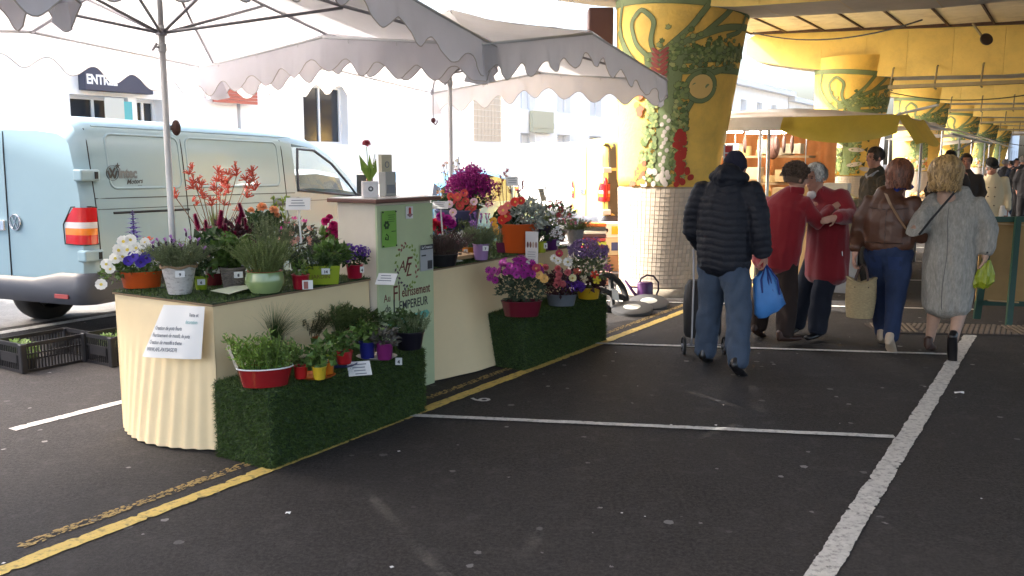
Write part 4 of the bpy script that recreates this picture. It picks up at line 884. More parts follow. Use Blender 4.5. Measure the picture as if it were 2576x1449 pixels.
# hand written poster on the fluted end
po = mroot('paper_poster', 'handwritten white paper poster taped to the fluted stall end', 'poster', 3.15, -3.962, ZT + .006); mb = MB(); W_, H_ = .35, .29
def pp(s, t, off=0.0): return Vector((-.02 - .10 * t * sin(pi * min(1, .08 + s * .5)) - off - .006 * sin(s * 9), s * W_ * (1 + .18 * t) + .02 * t, -t * H_ - .02 * s))
mb.grid([[pp(s, t) for s in np.linspace(0, 1, 14)] for t in np.linspace(0, 1, 12)]); mb.build('sheet', M_paper, po, smooth=True)
ink = mat('marker grey', (0.2, 0.22, 0.25), 0.6); lines = ['Vente et', 'decoration', 'Creation de pots fleuris', 'Fleurissement de massifs, de pots', 'Creation de massifs a theme', 'WWW.AFL-PAYSAGE.FR']
for i, s_ in enumerate(lines):
    t = .17 + i * .135; p0 = pp(.95, t, .006); p1 = pp(.10, t, .006); d = (p1 - p0).normalized()
    me = text_mesh(s_, .03, ink if i != 1 else mat('marker teal', (0.30, 0.5, 0.5), 0.6), extrude=0, shear=.15, bold=.0007, align='LEFT' if i > 1 else 'RIGHT', sx=.72)
    ob = bpy.data.objects.new('handwriting', me); COL.objects.link(ob); ob.parent = po; o3 = p0 if i > 1 else p1
    upv = (pp(.5, 0) - pp(.5, 1)).normalized(); Mx = frame(o3, d, upv); ob.matrix_local = Mx; Mi = Mx.inverted()
    for v in me.vertices:                            # wrap the line onto the curved sheet
        w = Mx @ v.co; s0 = (w.y - .02 * t) / (W_ * (1 + .18 * t)); w.x = pp(s0, -(w.z + .02 * s0) / H_, .003).x; v.co = Mi @ w
    me.update()
# loose cards
def card(label, c, w, h, tilt, rz, stick=0.0, lines=3, m=None, cat='sign'):
    r = thing('price_card', label, cat, c, rz); mb = MB(); R = Matrix.Rotation(tilt, 4, 'X'); mb.box((0, 0, 0), (w, .003, h), M=R); mb.build('card', m or M_card, r)
    mb = MB()
    for i in range(lines): mb.box((RND.uniform(-.08, .05) * w, -.0022, h * (.28 - .22 * i)), (w * RND.uniform(.4, .72), .001, h * .06), M=R)
    mb.build('print', ink, r)
    if stick: mb = MB(); mb.bar((0, .004, -h * .3), (.01, .02, -stick), .012, .004, up=(0, 1, 0)); mb.build('stake', M_card, r)
    return r
card('white information card on a stake above the near flower table', P(750, 513, 5.9), .16, .095, radians(-35), radians(8), .26)
card('white card hanging over the table edge against the kiosk', P(972, 702, 5.72), .13, .10, radians(-50), radians(-12), .0)
card('white card on a stake above the orange pot', P(1630 * .7892 + 2, 578 * .7892, 7.5), .10, .085, radians(-30), radians(10), .28)
card('small card on a stake among the red flowers at the far table end', P(1364, 490, 8.2), .06, .12, radians(-20), radians(40), .15, 2, mat('beige card', (0.6, 0.5, 0.35), 0.6))
card('white card on a stake just right of the kiosk', P(1108, 516, 6.6), .12, .07, radians(-40), radians(-6), .22)
card('white card lying at the front of the herb step', P(904, 927, 5.05), .135, .10, radians(-48), radians(20), 0, 4)
pm = mroot('paper_sheet', 'pale green paper sheet lying on the turf of the near table', 'paper', 3.36, -4.08, ZT + .034); mb = MB(); mb.grid([[Vector((x, y + .06 * (x / .34), .006 + .008 * sin(x * 8 + y * 6))) for x in np.linspace(0, .36, 8)] for y in np.linspace(-.04, .12, 5)]); mb.build('sheet', mat('pale green paper', (0.62, 0.68, 0.52), 0.6), pm)
hc = thing('hanging_chart', 'clear chart of brown shades hanging from the far table', 'chart', P(1338, 584, 7.35), radians(-25)); mb = MB(); mb.box((0, 0, -.15), (.115, .003, .31)); mb.build('sheet', mat('chart pale', (0.62, 0.60, 0.60), 0.3), hc)
for i in range(4): mb = MB(); mb.ell((-.036 + i * .025, -.003, -.105), (.010, .0015, .026), 10, 6); mb.build('swatch', mat('swatch %d' % i, [(0.16, 0.06, 0.06), (0.2, 0.1, 0.08), (0.42, 0.33, 0.26), (0.3, 0.18, 0.16)][i], 0.4), hc)
mb = MB(); 
for i in range(7): mb.box((-.005 * (i % 2), -.0022, -.165 - i * .02), (.07, .001, .004))
mb.build('print', ink, hc)
wt = mroot('wooden_tray', 'small wooden tray on the far table behind the lilac pot', 'tray', 5.62, -4.02, ZT + .03); mb = MB(); mb.box((0, .05, .02), (.34, .20, .03)); mb.build('base', mat('pale wood', (0.42, 0.27, 0.13), 0.7, var=.15, stretch=(4, 30, 30)), wt, bevel=.004)
for i in range(3): mb = MB(); mb.bar((-.12 + i * .1, .0, .042), (-.06 + i * .1, .09, .042), .02, .008); mb.build('stick', mat('dark stick', (0.08, 0.05, 0.03), 0.7), wt)
pf = mroot('leaflet_pile', 'fanned pale leaflets on the front edge of the far table', 'leaflets', 5.42, -3.99, ZT + .03)
for i in range(5): mb = MB(); mb.box((0, 0, .003 * i), (.21, .10, .0015), rz=.12 * i); mb.build('leaflet', mat('leaflet paper', (0.6, 0.62, 0.55), 0.6), pf)
# brochure stand and vase on the kiosk
bs = mroot('brochure_stand', 'pale brochure box standing on the kiosk counter', 'brochure stand', KA + .36, KB - .20, KH + .03)
mb = MB(); mb.box((0, 0, .085), (.115, .06, .17)); mb.build('lower_box', mat('brochure grey', (0.36, 0.37, 0.35), 0.5), bs, bevel=.004); mb = MB(); mb.box((0, .02, .19), (.11, .03, .20)); mb.build('brochure', mat('brochure beige', (0.58, 0.53, 0.38), 0.5), bs); mb = MB(); mb.tube([Vector((cos(t) * .02, .003, .22 + sin(t) * .02)) for t in np.linspace(0, 6.28, 14, endpoint=False)], .003, 5, closed=True); mb.build('emblem', ink, bs); mb = MB(); mb.box((0, -.0315, .05), (.09, .002, .06)); mb.build('print', ink, bs)

# ================================================================== POTTED PLANTS
def leaf(mb, b, d, up, ln, w, curl=.25, m=0):
    d = d.normalized(); s = d.cross(up)
    if s.length < 1e-4: s = d.cross(Vector((.3, .8, .2)))
    s.normalize(); n = s.cross(d)
    c = b + d * ln * .5 + n * ln * .10; t = b + d * ln - n * (ln * curl)
    mb.add([b, c + s * w / 2 + n * ln * .06, c, c - s * w / 2 + n * ln * .06, t], [(0, 2, 1), (0, 3, 2), (1, 2, 4), (2, 3, 4)], m)
def rdir(): 
    v = Vector((RND.gauss(0, 1), RND.gauss(0, 1), RND.gauss(0, 1))); return v.normalized()
def bush(mb, c, r, n, ln, w, m=0, up=.35, curl=.25, shell=.55):
    c = Vector(c)
    for _ in range(n):
        d = rdir(); k = shell + (1 - shell) * RND.random(); k *= 1 + .18 * fbm((d.x * 2 + c.x * 9, d.y * 2, d.z * 2), 1.3)
        if RND.random() < .3: k *= RND.uniform(.3, 1)
        p = c + Vector((d.x * r[0], d.y * r[1], d.z * r[2])) * k; q = (d + Vector((0, 0, up)) + rdir() * .7); s = RND.uniform(.6, 1.2); leaf(mb, p, q, rdir(), ln * s, w * s, curl, m)
def stem(mb, pts, r, m=0): mb.tube(pts, r, 4, cap=False, m=m)
def needles(mb, b, n, h, spread, nl, per, m=0, sm=0, nw=.0035, base_r=.04, tipbias=.25, stemr=.0014):
    tips = []
    for _ in range(n):
        a = RND.uniform(0, 6.283); t = sqrt(RND.random()); o = Vector(b) + Vector((cos(a), sin(a), 0)) * base_r * t; hh = h * RND.uniform(.65, 1.08); lean = spread * t * RND.uniform(.7, 1.15)
        e = o + Vector((cos(a) * lean, sin(a) * lean, hh * (1 - .25 * t * (lean / (h + .01))))); mid = o.lerp(e, .5) + Vector((0, 0, hh * .10)) + rdir() * .01
        stem(mb, [o, mid, e], stemr, sm); tips.append((e, (e - mid).normalized()))
        for k in range(per):
            u = tipbias + (1 - tipbias) * (k + RND.random()) / per; p = (o * (1 - u) + mid * u) * (1 - u) + (mid * (1 - u) + e * u) * u; d = ((e - o).normalized() * RND.uniform(.3, .9) + rdir() * .9); leaf(mb, p, d, rdir(), nl * RND.uniform(.7, 1.15), nw, .08, m)
    return tips
def grass(mb, b, n, h, spread, w, m=0):
    for _ in range(n):
        a = RND.uniform(0, 6.283); t = RND.random() ** .7; hh = h * RND.uniform(.55, 1.05); o = Vector(b) + Vector((cos(a), sin(a), 0)) * .035 * t; d = Vector((cos(a), sin(a), 0)); s = Vector((-d.y, d.x, 0)); rows = []
        for u in (0, .35, .7, 1.0):
            p = o + d * spread * t * u * u * RND.uniform(.85, 1.1) + Vector((0, 0, hh * (u - .28 * t * u * u))); ww = w * (1 - u * .9); rows.append([p - s * ww / 2, p + s * ww / 2])
        mb.grid(rows, m)
def petal_m(name, col, tr=.25): return mat('petal ' + name, col, 0.55, transl=tr, island=.18)
FL = {}
def fl(kind, name, cols):
    key = kind + name
    if key in FL: return FL[key]
    mb = MB(); R = random.Random(len(FL) + 3)
    def petal(a, el, ln, w, m, z=0.0, cup=.15):
        d = Vector((cos(a) * cos(el), sin(a) * cos(el), sin(el))); s = Vector((-sin(a), cos(a), 0)); n = s.cross(d); b = Vector((0, 0, z))
        p1 = b + d * ln * .35; p2 = b + d * ln * .75 - n * ln * cup * .3; p3 = b + d * ln - n * ln * cup * .2
        mb.add([b, p1 + s * w * .35, p1 - s * w * .35, p2 + s * w * .5, p2 - s * w * .5, p3 + s * w * .3, p3 - s * w * .3], [(0, 1, 2), (1, 3, 4, 2), (3, 5, 6, 4)], m)
    if kind == 'disc':                                # five broad petals and an eye
        for i in range(5): petal(i * 1.2566 + .3, .18 + .08 * (i % 2), 1.0, 1.15, 0, .02 * i)
        mb.lathe([(0.28, .10), (.2, .17), (0, .19)], 8, m=1, cap0=False)
    elif kind == 'star':
        for i in range(5): petal(i * 1.2566, .5, 1.0, .62, 0)
        mb.ell((0, 0, .15), (.12, .12, .15), 6, 4, m=1)
    elif kind == 'daisy':
        for i in range(11): petal(i * .571, .12 + .1 * (i % 2), 1.0, .42, 0)
        mb.ell((0, 0, .1), (.26, .26, .14), 8, 5, m=1)
    elif kind == 'pom':
        for i in range(46):
            el = -0.2 + 1.65 * (i / 46); petal(i * 2.4, el, 1.0 - .25 * (i / 46) + R.uniform(-.08, .08), .55, 0 if i % 5 else 1, .0, cup=-.3)
    elif kind == 'trumpet':
        mb.lathe([(.07, -.7), (.12, -.35), (.28, -.05), (.7, .14), (1.0, .12)], 14, m=0, cap0=False); mb.lathe([(.18, -.2), (.3, .0)], 10, m=1)
    elif kind == 'spike':                             # whorls up a stalk, unit height
        mb.tube([(0, 0, -.5), (0, 0, 1)], .025, 5, m=1)
        for k in range(13):
            z = k / 13; rr = .21 * (1 - .72 * z) * (.75 + .5 * (k % 2))
            for i in range(7): a = i * .9 + k * .5; c = Vector((cos(a) * rr, sin(a) * rr, z)); leaf(mb, c * .35 + Vector((0, 0, z * .65)), Vector((cos(a), sin(a), .45)), Vector((0, 0, 1)), rr * 1.1, .11, .2, 0)
    elif kind == 'plume':
        for k in range(150):
            z = (k / 150) ** .9; rr = .30 * (1 - z) ** .7 * R.uniform(.6, 1.1); a = k * 2.4; leaf(mb, Vector((cos(a) * rr * .4, sin(a) * rr * .4, z)), Vector((cos(a), sin(a), 1.2)), Vector((0, 0, 1)), .22, .11, .1, 0 if k % 4 else 1)
    elif kind == 'paw':                               # fan of furry curved tubes
        for k in range(7):
            a = -1.1 + k * .37 + R.uniform(-.1, .1); q = R.uniform(-.5, .5); d = Vector((sin(a), q * .6, cos(a))); e = d * .85; mb.tube([(0, 0, 0), e * .5 + Vector((0, 0, .08)), e], [.05, .085, .07], 6, m=0)
            for j in range(4): leaf(mb, e, d + rdir() * .7, rdir(), .26, .10, .5, 0 if j % 2 else 1)
    elif kind == 'lav':
        mb.ell((0, 0, .3), (.17, .17, .38), 8, 6, m=1)
        for i in range(3): petal(i * 2.1, 1.05, .75, .38, 0, .58, cup=-.2)
    elif kind == 'bells':                             # cluster of small star bells
        for k in range(24):
            d = rdir(); d.z = abs(d.z); c = d * .75
            for i in range(5): a = i * 1.2566 + k; s = Vector((cos(a), sin(a), 0)); leaf(mb, c, d + s * .75, d, .42, .17, .1, 0 if k % 3 else 1)
    elif kind == 'clump':                             # dense papery bracts
        for k in range(60):
            d = rdir(); c = d * RND.uniform(.45, 1.0); leaf(mb, c, d + rdir() * .8, rdir(), .42, .36, .3, 0 if k % 4 else 1)
    me = mb.mesh('flower', [petal_m(name + str(i), c) for i, c in enumerate(cols)]); FL[key] = me; return me
def put(me, root, p, d, s, spin=None):
    q = Vector(d).normalized().to_track_quat('Z', 'Y'); o = place(me, 'flower', root, p, None, s); o.rotation_mode = 'XYZ'
    M = q.to_matrix() @ Matrix.Rotation(RND.uniform(0, 6.28) if spin is None else spin, 3, 'Z'); o.rotation_euler = M.to_euler(); return o
M_soil = mat('potting soil', (0.035, 0.022, 0.015), 0.95, bump=.8, bscale=120)
def gm(name, col, isl=.35, tr=.22): return mat('leaf ' + name, col, 0.5, island=isl, transl=tr)
g_mid = gm('mid green', (0.085, 0.155, 0.03)); g_dark = gm('dark green', (0.035, 0.075, 0.022)); g_lime = gm('lime green', (0.17, 0.27, 0.04)); g_grey = gm('grey green', (0.15, 0.19, 0.09)); g_silver = gm('silver', (0.34, 0.38, 0.34)); g_purple = gm('purple leaf', (0.07, 0.022, 0.03)); g_brown = gm('brown twig', (0.10, 0.06, 0.03)); g_olive = gm('olive', (0.12, 0.16, 0.05))
def pot(root, r1, r0, h, m, sx=1.0, sy=1.0, rim=.004, belly=None, foot=True):
    mb = MB(); prof = [(r0, 0), (r0 + .002, .004)]
    if belly: prof += [(belly, h * .45), (belly * .99, h * .62)]
    prof += [(r1, h - rim * 2), (r1 + rim, h - rim), (r1 + rim, h), (r1 - .004, h), (r1 - .008, h * .82)]
    mb.lathe(prof, 32, sx=sx, sy=sy); mb.build('pot', m, root, smooth=False, auto=40)
    mb = MB(); mb.lathe([(0.001, h * .86), (r1 - .006, h * .84)], 24, sx=sx, sy=sy, cap0=False); mb.build('soil', M_soil, root); return h
def price(root, loc, s, w=.052, h=.038, rz=0.0):
    r = thing('price_tag', None, None, loc, rz); r.parent = root; mb = MB(); mb.box((0, 0, 0), (w, .002, h)); mb.build('tag', M_card, r)
    text(s, h * .62, M_ink, r, frame((0, -.0018, -.004), (1, 0, 0), (0, 0, 1)), name='digit', extrude=0, bold=.0012)
def potted(label, px, py, z, cat='potted plant', group=None, rz=None):
    p = G(px, py, z); t = thing('potted_plant', label, cat, p, 0.0, group); t.rotation_euler = (0, 0, math.atan2(-p.x, p.y) * -1 * 0 + (-math.atan2(p.x, p.y))); return t   # local -y faces the camera
def fol(mb, root, mats, name='foliage'): o = mb.build(name, mats, root); o['kind'] = 'stuff'; return o
def glaze(name, col, rough=.25, **kw): return mat('pot ' + name, col, rough, **kw)
TZ = ZT + .022; SZ = .438
gN, gF, gH, gB = 'pots on the near flower table', 'pots on the far flower table', 'herb pots on the front step', 'flower pots on the rear step'
def hemi(n, rx, ry, rz, c=(0, 0, 0), front=True):
    out = []
    while len(out) < n:
        d = rdir()
        if d.z < -.15 or (front and d.y > .45): continue
        k = RND.uniform(.55, 1.05) if front else 1; out.append((Vector(c) + Vector((d.x * rx, d.y * ry, d.z * rz)) * k, d))
    return out
# ---- near table
t = potted('white and violet pansies with a blue spike in an orange-red oval pot', 358, 722, TZ, group=gN)
pot(t, .122, .105, .10, glaze('orange enamel', (0.62, 0.10, 0.02), .2, coat=.5, var=.15, vscale=3), 1, .68)
mb = MB(); bush(mb, (0, 0, .15), (.15, .10, .07), 420, .045, .022); bush(mb, (-.16, -.03, .10), (.06, .05, .05), 90, .04, .02); stem(mb, [(-.12, -.03, .13), (-.19, -.05, .10), (-.225, -.06, .05)], .003); fol(mb, t, g_mid)
wp = fl('disc', 'white', [(0.84, 0.84, 0.80), (0.75, 0.6, 0.1)]); vp = fl('disc', 'violet', [(0.07, 0.035, 0.42), (0.03, 0.01, 0.12)])
for x, z, s in ((-.09, .29, .036), (-.05, .30, .034), (-.12, .24, .038), (-.07, .24, .04), (-.02, .25, .036), (.01, .23, .034), (.05, .25, .036), (.03, .28, .03), (-.14, .19, .034), (-.10, .20, .034), (-.19, .16, .032), (-.17, .13, .03), (.13, .22, .036), (.09, .17, .03), (-.225, .04, .034), (.17, .18, .03)):
    put(wp, t, (x, -.09 + RND.uniform(-.02, .02), z), (RND.uniform(-.4, .4), -1, .35), s)
for x, z, s in ((-.04, .20, .034), (.03, .19, .036), (.0, .165, .034), (-.07, .175, .03), (.07, .21, .03)): put(vp, t, (x, -.115, z), (RND.uniform(-.3, .3), -1, .3), s)
put(fl('spike', 'blue', [(0.11, 0.06, 0.40), (0.1, 0.09, 0.2)]), t, (-.03, .05, .28), (0, 0, 1), .19)
put(fl('star', 'coral', [(0.72, 0.12, 0.05), (0.6, 0.2, 0.05)]), t, (.05, -.02, .285), (0, -.3, 1), .035)
t = potted('tufted lavender in a white birch bark pot with price tag', 453, 738, TZ, group=gN)
pot(t, .096, .063, .165, mat('birch bark', (0.62, 0.60, 0.58), .9, dirt=(0.13, 0.11, 0.1), dscale=26, damt=.8, bump=.7, bscale=35, stretch=(1, 1, 2.2)), rim=.003)
mb = MB(); mb.tube([Vector((cos(q) * .099, sin(q) * .099, .163 + .006 * sin(q * 5))) for q in np.linspace(0, 6.283, 30, endpoint=False)], .008, 6, closed=True); mb.build('twine_rim', mat('twine', (0.36, 0.24, 0.14), .9, bump=1, bscale=200), t)
mb = MB(); tips = needles(mb, (0, 0, .15), 130, .15, .15, .036, 22, base_r=.075); fol(mb, t, g_grey)
lv = fl('lav', 'lilac', [(0.42, 0.20, 0.55), (0.06, 0.03, 0.09)])
for x, z in ((-.13, .27), (-.10, .285), (-.03, .30), (-.02, .275), (.05, .335), (.07, .29), (.11, .28), (-.06, .285), (.14, .23), (.02, .25)):
    mb = MB(); stem(mb, [(x * .5, 0, .2), (x, -.02, z)], .0016); mb.build('flower_stalk', g_grey, t); put(lv, t, (x, -.02, z), (x * .8, -.1, 1), .038)
price(t, (.005, -.099, .125), '9')
t = potted('small plant in a lime green cup with price tag behind the bark pot', 507, 728, TZ, group=gN); pot(t, .038, .03, .085, glaze('lime', (0.30, 0.42, 0.02), .35)); mb = MB(); bush(mb, (0, 0, .13), (.07, .06, .06), 150, .04, .02); fol(mb, t, g_dark); price(t, (0, -.039, .05), '6', .045, .035)
t = potted('leafy plant in a dark red glass pot on the near table', 541, 716, TZ, group=gN); pot(t, .055, .048, .115, glaze('dark red', (0.11, 0.012, 0.02), .15, coat=.6)); mb = MB(); bush(mb, (0, 0, .22), (.11, .09, .10), 200, .07, .045); fol(mb, t, g_dark); price(t, (.01, -.06, .095), '7', .045, .035)
t = potted('green plant in a grey wicker basket with price tag', 588, 722, TZ, group=gN)
M_wick = mat('grey wicker', (0.21, 0.18, 0.15), .85, var=.3, vscale=20)
mb = MB()
for i in range(10): z = .006 + i * .011; rr = .052 + .016 * (i / 10); mb.tube([Vector((cos(q) * (rr + .004 * (-1) ** (k + i)), sin(q) * (rr + .004 * (-1) ** (k + i)), z)) for k, q in enumerate(np.linspace(0, 6.283, 28, endpoint=False))], .0065, 5, closed=True)
mb.build('basket', M_wick, t); mb = MB(); mb.tube([Vector((cos(q) * .072, sin(q) * .072, .118)) for q in np.linspace(0, 6.283, 24, endpoint=False)], .009, 6, closed=True); mb.build('basket_rim', M_wick, t); mb = MB(); mb.lathe([(.001, .1), (.068, .1)], 16, cap0=False); mb.build('soil', M_soil, t)
mb = MB(); bush(mb, (0, .02, .21), (.12, .09, .10), 300, .06, .038); stem(mb, [(0, 0, .2), (.08, -.02, .29)], .002); leaf(mb, Vector((.03, -.03, .29)), Vector((1, 0, .3)), Vector((0, 0, 1)), .13, .06, .1); fol(mb, t, g_mid); price(t, (.03, -.085, .085), '8', rz=.12)
t = potted('round thyme bush in a glazed sage green bowl pot', 668, 734, TZ, group=gN); pot(t, .105, .085, .125, glaze('sage', (0.24, 0.33, 0.14), .18, coat=.6), belly=.116, rim=.003)
mb = MB(); needles(mb, (0, 0, .11), 200, .215, .155, .013, 34, nw=.004, base_r=.08, tipbias=.15, stemr=.0012); fol(mb, t, gm('thyme', (0.15, 0.20, 0.065)))
mb = MB(); mb.lathe([(.09, .118), (.103, .128)], 24, cap0=False); mb.build('inner_pot_rim', glaze('terracotta', (0.5, 0.1, 0.04), .5), t)
t = potted('tall rosemary bush behind the sage green bowl', 690, 690, TZ, group=gN); pot(t, .07, .055, .1, glaze('black', (0.02, 0.02, 0.022), .5)); mb = MB(); needles(mb, (0, 0, .09), 70, .30, .14, .028, 34, base_r=.05); fol(mb, t, g_grey)
t = potted('small red cup with a picture label on the near table', 757, 726, TZ, group=gN); pot(t, .052, .042, .088, glaze('crimson', (0.36, 0.012, 0.03), .3)); mb = MB(); bush(mb, (0, 0, .13), (.04, .04, .05), 60, .035, .02); fol(mb, t, g_mid); price(t, (.04, -.058, .03), ' ', .062, .055); mb = MB(); mb.box((.03, -.0605, .028), (.026, .001, .045)); mb.build('label_photo', mat('label photo', (0.35, 0.12, 0.1), .5), t)
t = potted('leafy mixed plants in a lime rectangular garden planter', 808, 713, TZ, group=gN)
mb = MB(); hz = .118; a_, b_, c_, d_ = .105, .055, .12, .066
def frus(x0, y0, x1, y1, z0, z1): return [Vector((sx * x0, sy * y0, z0)) for sx, sy in ((-1, -1), (1, -1), (1, 1), (-1, 1))], [Vector((sx * x1, sy * y1, z1)) for sx, sy in ((-1, -1), (1, -1), (1, 1), (-1, 1))]
lo_, hi_ = frus(a_, b_, c_, d_, 0, hz); li_, hi2 = frus(a_ - .004, b_ - .004, c_ - .005, d_ - .005, .01, hz); mb.grid([lo_, hi_, hi2, li_], wrap=True); mb.add(lo_, [(3, 2, 1, 0)]); mb.build('planter', glaze('lime planter', (0.27, 0.36, 0.01), .4), t); mb = MB(); mb.box((0, 0, hz - .02), (.225, .12, .01)); mb.build('soil', M_soil, t)
text('JARDIN', .035, mat('planter print', (0.17, 0.09, 0.02), .6), t, frame((.0, -.0635, .05), (1, 0, 0), (0, -.09, 1)), extrude=0)
mb = MB(); needles(mb, (-.04, 0, .1), 90, .13, .13, .02, 18, base_r=.1); bush(mb, (.07, 0, .19), (.09, .07, .07), 160, .07, .035, m=1); fol(mb, t, [g_dark, g_mid]); price(t, (.03, -.072, .085), '14')
t = potted('purple bellflower cushion in a small red pot beside the kiosk', 893, 699, TZ, group=gN); pot(t, .054, .045, .09, glaze('cherry', (0.42, 0.012, 0.04), .3)); mb = MB(); bush(mb, (0, 0, .125), (.085, .08, .045), 160, .035, .022); leaf(mb, Vector((-.1, -.04, .06)), Vector((-.2, -.2, 1)), Vector((0, -1, 0)), .10, .04, .1, 1); fol(mb, t, [g_dark, gm('neon tag', (0.15, 0.55, 0.05))])
bl = fl('bells', 'purple', [(0.12, 0.03, 0.36), (0.20, 0.07, 0.45)])
for p, d in hemi(20, .085, .075, .075, (0, 0, .145)): put(bl, t, p, d, .036)
price(t, (.047, -.05, .06), '4', .026, .04)
# ---- back row of the near table
t = potted('tall red kangaroo paw flowers behind the near table pots', 545, 655, TZ, group=gN); pot(t, .085, .065, .13, glaze('brown', (0.08, 0.045, 0.03), .5))
mb = MB(); grass(mb, (0, 0, .10), 90, .36, .22, .016); fol(mb, t, g_olive)
pw = fl('paw', 'rust', [(0.55, 0.085, 0.06), (0.42, 0.13, 0.07)]); R0 = RND
for x, z, br in ((-.28, .50, 2), (-.15, .44, 2), (-.15, .68, 5), (-.09, .60, 5), (.03, .66, 6), (.06, .58, 6), (.12, .64, 5), (.19, .70, 3), (.17, .36, 1), (.25, .60, 5), (.31, .66, 5), (-.02, .44, 2)):
    mb = MB(); e = Vector((x, RND.uniform(-.06, .06), z)); stem(mb, [(x * .12, 0, .1), (x * .5, 0, z * .55), e], .0032); mb.build('flower_stalk', mat('stalk rust', (0.16, 0.11, 0.07), .7), t)
    for k in range(br): q = e + Vector((RND.uniform(-.022, .022), RND.uniform(-.02, .02), -.035 * k + .02)); put(pw, t, q, (RND.uniform(-.7, .7), -.2, 1), RND.uniform(.042, .058))
t = potted('dark leaved plume flowers with crimson tips on the near table', 580, 688, TZ, group=gN); pot(t, .07, .055, .11, glaze('plum', (0.05, 0.01, 0.02), .4)); mb = MB(); bush(mb, (0, 0, .22), (.19, .10, .14), 420, .065, .03); fol(mb, t, g_purple)
pl = fl('plume', 'crimson', [(0.33, 0.012, 0.09), (0.2, 0.008, 0.05)])
for x, z, s in ((-.19, .30, .11), (-.14, .28, .09), (-.06, .30, .13), (-.10, .22, .10), (.10, .38, .1), (.06, .33, .1), (-.02, .24, .1), (.03, .2, .09), (.12, .30, .08)): put(pl, t, (x, -.06, z), (RND.uniform(-.3, .3), -.25, 1), s)
t = potted('peach roses over dark leaves at the back of the near table', 668, 660, TZ, group=gN); pot(t, .07, .055, .12, glaze('black2', (0.02, 0.02, 0.022), .5)); mb = MB(); bush(mb, (0, 0, .26), (.16, .10, .13), 380, .06, .04); fol(mb, t, g_dark)
rp = fl('pom', 'peach', [(0.80, 0.42, 0.22), (0.72, 0.30, 0.14)])
for x, z, s in ((-.01, .42, .045), (.075, .40, .04), (-.09, .40, .03), (.095, .36, .03)): put(rp, t, (x, -.03, z), (RND.uniform(-.2, .2), -.5, 1), s)
t = potted('tall upright green shoots at the back of the near table', 706, 655, TZ, group=gN); pot(t, .06, .05, .11, glaze('black3', (0.02, 0.02, 0.022), .5)); mb = MB()
for x in (-.05, .02, .05): 
    stem(mb, [(x * .3, 0, .1), (x, 0, .34), (x + .02, 0, .46 + .8 * abs(x))], .003)
    for k in range(16): u = RND.random(); leaf(mb, Vector((x * (.3 + .7 * u) + .01 * u, 0, .14 + .34 * u)), rdir() + Vector((0, 0, .6)), rdir(), .045, .026)
fol(mb, t, g_lime)
t = potted('pale pink flowers with grey leaves beside the lime planter', 752, 676, TZ, group=gN); pot(t, .065, .05, .1, glaze('charcoal', (0.03, 0.03, 0.033), .4)); mb = MB(); bush(mb, (0, 0, .20), (.15, .09, .12), 330, .06, .02); fol(mb, t, gm('dusky', (0.06, 0.07, 0.05)))
pk = fl('star', 'blush', [(0.75, 0.42, 0.36), (0.6, 0.3, 0.2)])
for p, d in hemi(15, .14, .09, .11, (0, 0, .21)): put(pk, t, p, d, .028)
mg_ = fl('star', 'magenta star', [(0.55, 0.05, 0.30), (0.5, 0.3, 0.1)])
for x, z in ((-.07, .33), (-.02, .36), (.05, .34), (-.1, .29)): put(mg_, t, (x, -.07, z), (0, -.6, 1), .026)
t = potted('magenta hydrangea head leaning on the kiosk side', 832, 668, TZ, group=gN); pot(t, .06, .05, .1, glaze('slate', (0.06, 0.06, 0.07), .4)); mb = MB(); bush(mb, (0, 0, .15), (.13, .09, .10), 220, .08, .045); fol(mb, t, g_mid)
hp = fl('pom', 'magenta', [(0.58, 0.02, 0.22), (0.45, 0.015, 0.15)])
for x, z, s in ((.02, .26, .05), (.05, .20, .055), (-.01, .20, .05), (.07, .25, .045), (.085, .17, .045), (.03, .30, .04), (-.03, .33, .035), (.0, .36, .028)): put(hp, t, (x, -.05, z), (RND.uniform(-.4, .4), -.7, .7), s)
# ---- vase on the kiosk
t = mroot('flower_vase', 'white heart vase with lily of the valley and a pink rose on the kiosk', 'vase', KA + .09, KB - .13, KH + .03); t.rotation_euler = (0, 0, .3)
mb = MB(); mb.box((0, 0, .055), (.105, .08, .11)); mb.build('pot', mat('white ceramic', (0.72, 0.68, 0.68), .4), t, bevel=.006); mb = MB(); hs = [(.016 * 16 * sin(q) ** 3 / 12, .0028 * (13 * cos(q) - 5 * cos(2 * q) - 2 * cos(3 * q) - cos(4 * q)) / 2.4) for q in np.linspace(0, 6.283, 26, endpoint=False)]; mb.prism([(x * 1.9, z * 2.2 + .06) for x, z in hs], .041, .047, M=Matrix(((1, 0, 0), (0, 0, -1), (0, 1, 0)))); hb_ = mb.build('heart', mat('heart ceramic', (0.76, 0.74, 0.74), .35), t)
mb = MB()
for i in range(10): q = i * .628; mb.ell((cos(q) * .013, -.0485, .06 + sin(q) * .013), (.005, .001, .005), 6, 4)
mb.build('daisy_cutout', M_ink, hb_)
mb = MB(); leaf(mb, Vector((0, 0, .1)), Vector((-.35, 0, 1)), Vector((0, -1, 0)), .20, .055, .05); leaf(mb, Vector((0, 0, .1)), Vector((.3, 0, 1)), Vector((0, -1, 0)), .17, .05, .05); leaf(mb, Vector((0, 0, .1)), Vector((.02, 0, 1)), Vector((0, -1, 0)), .19, .04, .05); stem(mb, [(0, 0, .1), (.02, 0, .2), (.04, 0, .29)], .002); stem(mb, [(0, 0, .1), (-.01, 0, .25), (-.015, 0, .34)], .0025); fol(mb, t, g_lime)
me_ = fl('bells', 'lily white', [(0.85, 0.86, 0.82), (0.8, 0.82, 0.76)])
for k in range(6): put(me_, t, (.02 + .004 * k, -.01, .20 + .016 * k), (.3, 0, 1), .011)
